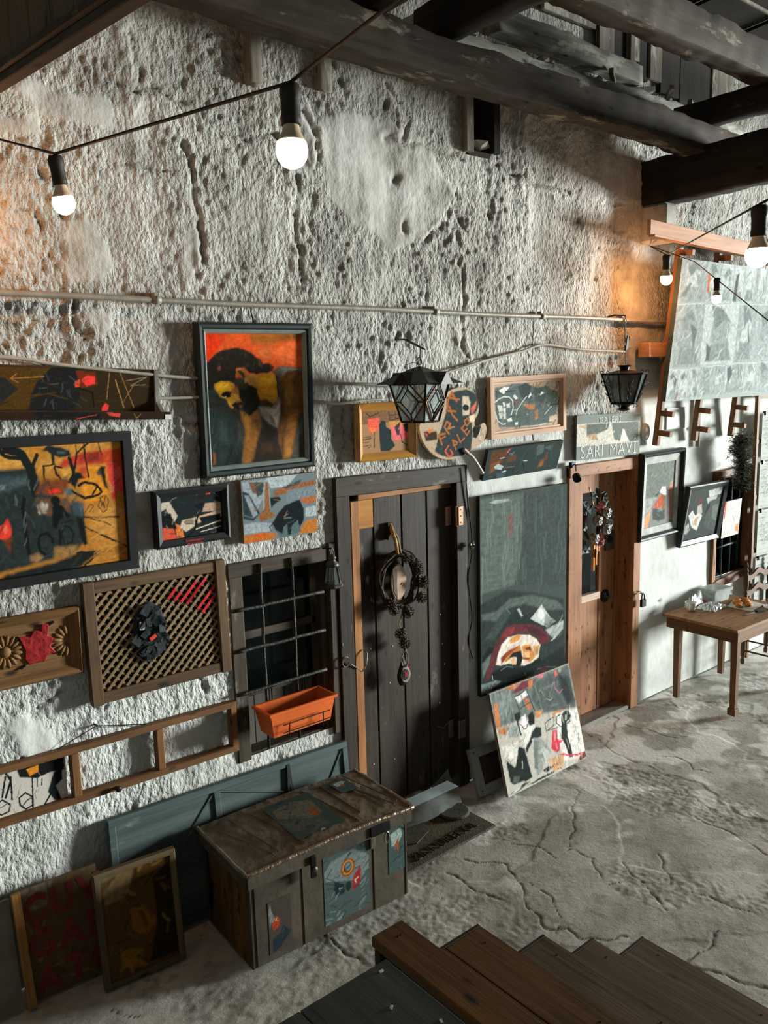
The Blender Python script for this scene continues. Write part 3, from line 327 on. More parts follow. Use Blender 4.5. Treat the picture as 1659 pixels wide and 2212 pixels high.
'tall':('3f4945',[('P','56615c',[0.004,0.986,0.482,0.986,0.464,0.718,0.373,0.529,0.006,0.521],0.02),('P','3a4441',[0.482,0.986,1.0,0.997,1.004,0.443,0.443,0.52],0.03),('r',16,46,['7a857f','6a756f','848e88','5f6a65'],[0.019,0.536,0.443,0.956],0.176,0.0064,1.57,0.05),('r',17,60,['48534f','3a4441','525d58'],[0.413,0.471,1.01,0.98],0.182,0.0118,1.57,0.06),('P','98a19b',[0.093,0.966,0.168,0.971,0.311,0.969,0.323,0.958,0.168,0.953],0.006),('P','6f5450',[0.301,0.886,0.357,0.89,0.353,0.78,0.313,0.779],0.015),('P','2b3431',[0.0,0.471,0.281,0.508,0.588,0.46,0.974,0.379,1.0,0.0,0.0,0.0],0.02),('P','525d58',[0.005,0.419,0.169,0.413,0.316,0.462,0.588,0.449,0.894,0.377,0.976,0.321,0.766,0.343,0.492,0.412,0.316,0.414,0.169,0.366,0.016,0.392],0.02),('P','3a4541',[0.048,0.289,0.27,0.42,0.328,0.381,0.147,0.274],0.02),('P','222b29',[0.169,0.281,0.328,0.365,0.433,0.399,0.517,0.349,0.718,0.26,0.518,0.3,0.282,0.328,0.203,0.287],0.012),('s','7a8580',0.0027,[0.276,0.418,0.328,0.383]),('P','b9bdb8',[0.561,0.324,0.695,0.382,0.819,0.288,0.859,0.269,0.717,0.266],0.005),('P','dcdeda',[0.64,0.333,0.696,0.375,0.729,0.321,0.691,0.298],0.008),('P','868e89',[0.754,0.323,0.872,0.27,0.769,0.247,0.717,0.272],0.01),('P','9ba29d',[0.744,0.24,0.972,0.259,0.967,0.213,0.862,0.171,0.783,0.211],0.012),('r',61,10,['d5d8d4','59635e'],[0.755,0.161,0.969,0.278],0.064,0.0048,0.6,0.3),('P','a9b0aa',[0.404,0.397,0.427,0.399,0.475,0.352,0.451,0.35],0.006),('s','23282a',0.0032,[0.743,0.254,0.738,0.273,0.768,0.266,0.775,0.249]),('s','23282a',0.0032,[0.784,0.254,0.796,0.28,0.814,0.253]),('s','23282a',0.0027,[0.797,0.265,0.81,0.264]),('s','23282a',0.0027,[0.816,0.282,0.831,0.256]),('s','23282a',0.0027,[0.804,0.283,0.846,0.281]),('P','5c2a2e',[0.22,0.279,0.271,0.314,0.363,0.322,0.543,0.299,0.692,0.259,0.796,0.198,0.772,0.162,0.682,0.165,0.643,0.215,0.544,0.252,0.399,0.274,0.283,0.254,0.214,0.189,0.158,0.145,0.102,0.085,0.041,0.074,0.091,0.161,0.169,0.25],0.01),('P','7d3138',[0.225,0.278,0.294,0.311,0.375,0.304,0.364,0.279,0.283,0.264],0.012),('P','452226',[0.494,0.298,0.667,0.257,0.758,0.204,0.694,0.202,0.544,0.258],0.012),('P','d9cdbd',[0.164,0.139,0.192,0.193,0.226,0.236,0.294,0.263,0.423,0.259,0.544,0.241,0.631,0.206,0.682,0.165,0.659,0.101,0.572,0.087,0.486,0.084,0.319,0.123,0.215,0.13],0.008),('P','e8e2d8',[0.203,0.202,0.283,0.254,0.317,0.254,0.271,0.218,0.203,0.159,0.169,0.143],0.01),('P','cf8f4e',[0.317,0.248,0.399,0.263,0.459,0.254,0.424,0.227,0.329,0.225],0.01),('P','b57a3c',[0.226,0.155,0.306,0.196,0.436,0.203,0.46,0.161,0.377,0.163,0.284,0.135],0.01),('P','8a3a2a',[0.22,0.167,0.283,0.189,0.424,0.199,0.377,0.185,0.283,0.162,0.226,0.133],0.006),('P','c98846',[0.46,0.194,0.557,0.19,0.595,0.15,0.621,0.107,0.547,0.091,0.485,0.123],0.012),('P','e0b07a',[0.485,0.157,0.546,0.147,0.559,0.117,0.497,0.121],0.008),('P','5a3a22',[0.49,0.178,0.557,0.176,0.576,0.148,0.521,0.162],0.008),('P','b98a52',[0.594,0.173,0.67,0.167,0.658,0.118,0.608,0.114],0.01),('P','1b1a18',[0.301,0.148,0.353,0.172,0.448,0.171,0.473,0.131,0.449,0.09,0.389,0.095,0.401,0.143,0.342,0.152],0.006),('P','8a4230',[0.461,0.133,0.559,0.114,0.547,0.105,0.473,0.119],0.006),('P','d8a878',[0.33,0.138,0.377,0.147,0.389,0.112,0.354,0.109],0.006),('P','141a19',[0.119,0.106,0.238,0.115,0.425,0.083,0.572,0.081,0.684,0.096,0.698,0.066,0.572,0.042,0.378,0.031,0.169,0.057,0.113,0.083],0.01),('P','1e2725',[0.498,0.054,0.985,0.112,1.0,0.0,0.524,0.005],0.012),('s','8a948f',0.0021,[0.215,0.103,0.284,0.113,0.354,0.096]),('s','7d8782',0.0021,[0.499,0.043,0.524,0.016,0.561,0.015]),('s','6f7974',0.0021,[0.648,0.04,0.776,0.03,0.989,-0.002]),('P','4a2026',[0.673,0.036,0.762,0.043,0.763,0.02,0.699,0.008],0.01),('P','171d1c',[0.014,0.2,0.091,0.246,0.147,0.232,0.124,0.204,0.047,0.169,0.016,0.174],0.012),('P','5b6661',[0.014,0.169,0.113,0.205,0.091,0.156,0.025,0.093],0.015),('P','7d8782',[0.003,0.06,0.169,0.06,0.215,0.043,0.079,0.014,0.002,0.012],0.012),('s','1c2020',0.0032,[0.013,0.021,0.035,0.038,0.057,0.021,0.068,0.038,0.096,0.022,0.113,0.043,0.13,0.026,0.147,0.045,0.169,0.03]),('s','d8dad6',0.0032,[0.126,0.089,0.128,0.069])]),
'square':('b8b4a8',[('P','6b736f',[0.006,0.998,0.999,0.994,0.996,0.536,0.633,0.601,0.309,0.646,-0.01,0.662],0.02),('P','535b58',[0.518,0.937,0.971,0.978,0.983,0.552,0.75,0.576,0.526,0.656,0.459,0.809],0.02),('P','3d4442',[0.83,0.922,0.962,0.875,0.994,0.596,0.882,0.605,0.824,0.762],0.015),('P','2c3231',[0.848,0.929,0.937,0.835,0.953,0.631,0.897,0.601,0.858,0.706],0.012),('P','7d8782',[0.057,0.968,0.244,0.969,0.234,0.745,0.093,0.714],0.02),('r',62,24,['4a524f','98a09b','39413e'],[0.064,0.674,0.219,0.998],0.176,0.0132,1.3,0.3),('P','6f3340',[0.239,0.916,0.388,0.995,0.514,0.983,0.548,0.94,0.369,0.912],0.01),('P','d87880',[0.56,0.993,0.665,1.001,0.648,0.958,0.596,0.961],0.006),('P','c07a4a',[0.21,1.0,0.359,0.992,0.295,0.955,0.216,0.966],0.012),('P','b8774a',[0.455,0.977,0.527,0.979,0.497,0.91,0.451,0.9],0.01),('P','d8d6ce',[0.27,0.875,0.409,0.901,0.426,0.852,0.302,0.801],0.012),('P','b87045',[0.373,0.835,0.417,0.811,0.452,0.712,0.393,0.708],0.008),('s','2a302e',0.0099,[0.27,0.875,0.431,0.906]),('s','2a302e',0.0088,[0.347,0.875,0.361,0.75]),('s','2a302e',0.0099,[0.427,0.885,0.472,0.673]),('s','2a302e',0.0077,[0.312,0.754,0.437,0.772]),('s','2a302e',0.0077,[0.275,0.863,0.307,0.701]),('P','c98a55',[0.47,0.667,0.57,0.654,0.528,0.599,0.468,0.596],0.01),('P','c8803f',[0.659,0.581,0.813,0.58,0.774,0.546,0.696,0.547],0.012),('P','c97a48',[0.02,0.884,0.067,0.892,0.059,0.682,0.014,0.655],0.012),('P','b87a4c',[0.026,0.651,0.129,0.638,0.099,0.563,0.028,0.597],0.015),('P','8c948f',[0.115,0.632,0.246,0.612,0.233,0.496,0.132,0.53],0.02),('P','dcd9d0',[0.261,0.618,0.441,0.604,0.44,0.471,0.327,0.355,0.254,0.402],0.02),('P','dedbd3',[0.716,0.564,1.086,0.497,0.995,0.014,0.726,0.076,0.69,0.32],0.015),('P','d4d1c6',[0.028,0.481,0.211,0.46,0.183,0.275,0.052,0.291],0.015),('P','e6e4de',[0.3,0.67,0.357,0.675,0.352,0.556,0.301,0.55],0.01),('P','202826',[0.232,0.724,0.299,0.725,0.3,0.67,0.265,0.638,0.229,0.66],0.01),('s','202826',0.0198,[0.252,0.642,0.264,0.508]),('P','1c2422',[0.382,0.656,0.445,0.681,0.46,0.621,0.443,0.548,0.374,0.559],0.01),('s','1c2422',0.0099,[0.274,0.614,0.308,0.548,0.343,0.547,0.406,0.637]),('P','232b29',[0.393,0.487,0.452,0.523,0.511,0.493,0.498,0.407,0.412,0.414,0.359,0.432],0.01),('P','232b29',[0.288,0.369,0.377,0.448,0.381,0.402,0.289,0.313],0.01),('P','8f958f',[0.401,0.429,0.482,0.401,0.539,0.326,0.58,0.21,0.51,0.201,0.422,0.076,0.361,0.066,0.364,0.265],0.012),('P','b9bdb6',[0.479,0.324,0.573,0.212,0.494,0.195,0.451,0.267],0.012),('P','6c746f',[0.394,0.398,0.448,0.379,0.386,0.112,0.351,0.147],0.012),('P','1b2321',[0.213,0.406,0.275,0.373,0.306,0.076,0.219,0.066,0.132,0.229],0.01),('P','1e2624',[0.044,0.347,0.122,0.244,0.213,0.221,0.291,0.071,0.141,0.085,0.086,0.085,0.05,0.132],0.01),('P','4c5652',[0.104,0.165,0.167,0.14,0.141,0.085,0.078,0.11],0.012),('P','242c2a',[0.786,0.53,0.879,0.525,0.899,0.472,0.834,0.434,0.818,0.3,0.83,0.179,0.836,0.071,0.791,0.082,0.761,0.226,0.733,0.305],0.008),('e','2a3230',[0.844,0.495,0.0565,0.055]),('P','a8aca6',[0.827,0.506,0.859,0.508,0.839,0.456,0.817,0.463],0.006),('s','1f2725',0.011,[0.758,0.412,0.708,0.463,0.723,0.527,0.771,0.535]),('s','1f2725',0.011,[0.879,0.49,0.881,0.431,0.839,0.421]),('s','2a312f',0.0099,[0.563,0.431,0.569,0.519,0.68,0.541,0.676,0.462,0.563,0.431]),('s','2a312f',0.0088,[0.594,0.432,0.714,0.426]),('P','cf3f50',[0.626,0.376,0.651,0.419,0.7,0.397,0.682,0.322,0.699,0.294,0.758,0.279,0.699,0.259,0.684,0.196,0.642,0.182,0.589,0.252],0.006),('P','e0606c',[0.647,0.403,0.684,0.396,0.666,0.351,0.638,0.36],0.006),('P','d8303e',[0.666,0.156,0.728,0.154,0.797,0.109,0.843,0.098,0.984,0.071,0.945,0.05,0.794,0.098],0.006),('P','6e2c2c',[0.911,0.044,1.002,0.077,1.003,0.011,0.884,0.001],0.01),('P','c79a72',[0.533,0.17,0.65,0.15,0.724,0.135,0.682,0.023,0.559,0.024],0.015),('s','1c1c18',0.0066,[0.564,0.079,0.591,0.097,0.598,0.072,0.621,0.092,0.63,0.066,0.651,0.104]),('s','1c1c18',0.0066,[0.621,0.029,0.653,0.034,0.661,0.014]),('s','1c1c18',0.0055,[0.594,0.142,0.591,0.109]),('P','1f2725',[0.238,0.025,0.413,0.035,0.577,0.034,0.557,0.013,0.292,0.015],0.008),('P','262e2c',[0.44,0.091,0.517,0.102,0.571,0.076,0.474,0.045],0.01),('P','2c3432',[0.031,0.021,0.204,0.061,0.271,0.045,0.095,0.006],0.012),('P','c9cbc4',[0.058,0.021,0.161,0.056,0.157,0.036,0.083,0.011],0.01),('r',19,46,['e6e3da','2a3231','8b918c','1f2727','d8d4c8'],[0.419,-0.011,0.964,0.567],0.121,0.0099,1.45,0.3),('r',63,26,['2a3231','d9d6cc','c88a5c','1f2727'],[0.022,0.218,0.339,0.631],0.099,0.0088,1.2,1.0),('s','c878a0',0.0077,[0.735,0.844,0.773,0.874,0.762,0.814,0.812,0.742,0.858,0.77]),('s','b8bcb6',0.0066,[0.559,0.831,0.592,0.847,0.61,0.794]),('s','a8aea8',0.0066,[0.635,0.742,0.688,0.709,0.708,0.726]),('P','e06068',[0.794,0.977,0.827,0.974,0.83,0.922,0.797,0.913],0.005),('e','8d938e',[0.868,0.967,0.0202,0.0264]),('r',64,30,['2a3231','e2dfd6'],[0.9,0.006,0.985,0.542],0.099,0.0099,1.5,0.25),('r',65,20,['666f6b','404845','767f7a'],[0.522,0.598,0.755,0.958],0.121,0.0242,0.9,1.2)]),
'matpic':('818680',[('P','70766f',[-0.006,1.0,0.994,0.996,0.999,0.572,0.459,0.474,0.013,0.459]),('P','9a9e98',[0.013,0.459,0.429,0.463,0.286,0.346,0.185,0.139,0.003,0.116]),('P','e09a6a',[0.009,0.006,0.031,0.142,0.262,0.291,0.214,0.165,0.154,0.003]),('P','b8523c',[0.306,0.315,0.567,0.501,0.658,0.427,0.612,0.284,0.421,0.274]),('P','8c5c34',[0.568,0.493,0.703,0.452,0.711,0.274,0.62,0.224]),('P','e6e4de',[0.51,0.527,0.585,0.607,0.715,0.596,0.757,0.461,0.652,0.471]),('P','4a504c',[0.262,0.291,0.421,0.274,0.622,0.209,0.713,0.259,0.738,0.076,0.512,0.057,0.314,0.11]),('P','b88a70',[0.819,0.558,0.96,0.722,0.965,0.575,0.976,0.049,0.858,0.047]),('P','a87a80',[0.874,0.406,0.954,0.428,0.951,0.219,0.866,0.228]),('P','3c4340',[0.332,0.486,0.484,0.53,0.431,0.448]),('r',22,60,['8d928c','666c66','9aa09a','757b74'],[-0.033,-0.046,1.127,1.029],0.101,0.0202,0.8,1.6)]),
'pic2':('3b413e',[('P','b4b8b4',[0.563,0.947,0.989,0.993,0.982,0.851,0.61,0.793]),('P','a3a8a3',[0.531,0.803,0.862,0.814,0.787,0.553,0.589,0.696]),('P','454b48',[0.631,0.724,0.956,0.769,1.008,0.016,0.577,0.225]),('P','5f6662',[0.765,0.624,0.946,0.635,0.961,0.253,0.794,0.364]),('P','bfc0ba',[0.079,0.501,0.171,0.602,0.281,0.472,0.405,0.554,0.488,0.442,0.397,0.152,0.222,0.248]),('P','b48a70',[0.291,0.437,0.389,0.44,0.335,0.28,0.258,0.292]),('e','6a3238',[0.358,0.758,0.0541,0.0591]),('P','a8a49a',[0.298,0.667,0.411,0.702,0.48,0.51,0.322,0.499]),('P','9a9a92',[0.0,0.266,0.122,0.347,0.185,0.203,0.113,0.115,0.008,0.149]),('P','222827',[0.583,0.63,0.663,0.704,0.674,0.585,0.567,0.431]),('e','b06a30',[0.011,0.793,0.0197,0.0361]),('r',23,40,['4d5350','2c312f','5f6662'],[-0.215,-0.146,1.224,0.985],0.148,0.023,1.2,1)]),
'smallc':('c4c2bc',[('P','d8483a',[0.028,0.985,0.135,0.984,0.093,0.551,0.023,0.537]),('P','e0804a',[0.763,0.291,0.953,0.312,0.982,0.064,0.772,0.108]),('r',24,70,['8a8a86','5a5c5a','e0ded8','a8a6a2'],[-0.086,-0.116,1.192,1.056],0.141,0.0188,1,1.6),('P','f0e8dc',[0.749,0.888,0.901,0.893,0.904,0.703]),('s','6a2a30',0.0188,[0.562,0.558,0.682,0.398])]),
'sign':('7b827c',[('p','c0bcb0',[-0.001,0.808,0.979,0.804,0.978,0.3,0.001,0.304]),('P','5f665f',[0.141,0.795,0.494,0.788,0.466,0.652,0.255,0.535,0.319,0.416,0.149,0.546]),('P','69706a',[0.525,0.785,0.971,0.793,0.973,0.324,0.725,0.327,0.566,0.413]),('P','d8d2c4',[0.676,0.401,0.702,0.63,0.734,0.627,0.769,0.484,0.82,0.34,0.662,0.334]),('P','a98a6c',[0.134,0.547,0.284,0.578,0.319,0.438,0.198,0.428]),('P','b89a78',[0.008,0.762,0.142,0.773,0.13,0.683]),('r',25,40,['e0dcd0','8a887c','5a605a','b09a80'],[0.006,0.298,0.569,0.807],0.137,0.0274,0.6,1.6),('r',26,20,['747b75','858b85'],[0.0,0.792,0.988,0.989],0.274,0.0183,0,0.1)]),
'bikes':('c4bfb4',[('P','181b1b',[0.336,1.038,0.612,1.033,0.989,1.007,0.981,0.664,0.786,0.699,0.599,0.651,0.372,0.783]),('P','d8862a',[0.47,0.921,0.632,0.944,0.627,0.791,0.51,0.742]),('s','15191a',0.0474,[0.06,1.043,0.176,1.054,0.256,0.772,0.172,0.425]),('s','15191a',0.0395,[0.259,0.849,0.25,0.339]),('s','15191a',0.0395,[0.192,0.888,0.126,0.452]),('s','15191a',0.0356,[0.015,0.317,0.124,0.393,0.222,0.235,0.193,0.09,0.097,0.065,0.02,0.172,0.015,0.317]),('s','15191a',0.0356,[0.343,0.325,0.428,0.395,0.516,0.263,0.51,0.066,0.414,0.021,0.344,0.163,0.343,0.325]),('s','23282a',0.0198,[0.117,0.236,0.022,0.231]),('s','23282a',0.0198,[0.117,0.236,0.19,0.294]),('s','23282a',0.0198,[0.433,0.212,0.504,0.231]),('s','23282a',0.0198,[0.433,0.212,0.37,0.108]),('s','15191a',0.0316,[0.536,0.688,0.51,-0.056]),('P','1c2222',[0.727,0.26,0.831,0.673,0.947,0.722,0.941,0.452,0.845,0.35,0.906,-0.005,0.813,0.009]),('s','15191a',0.0395,[0.822,0.324,0.647,-0.055]),('r',27,20,['15191a','8a8c88'],[0.063,-0.192,0.949,1.119],0.198,0.0237,1.2,0.9),('s','15191a',0.0237,[0.599,0.651,0.593,0.457]),('s','15191a',0.0237,[0.667,0.611,0.651,0.463])]),
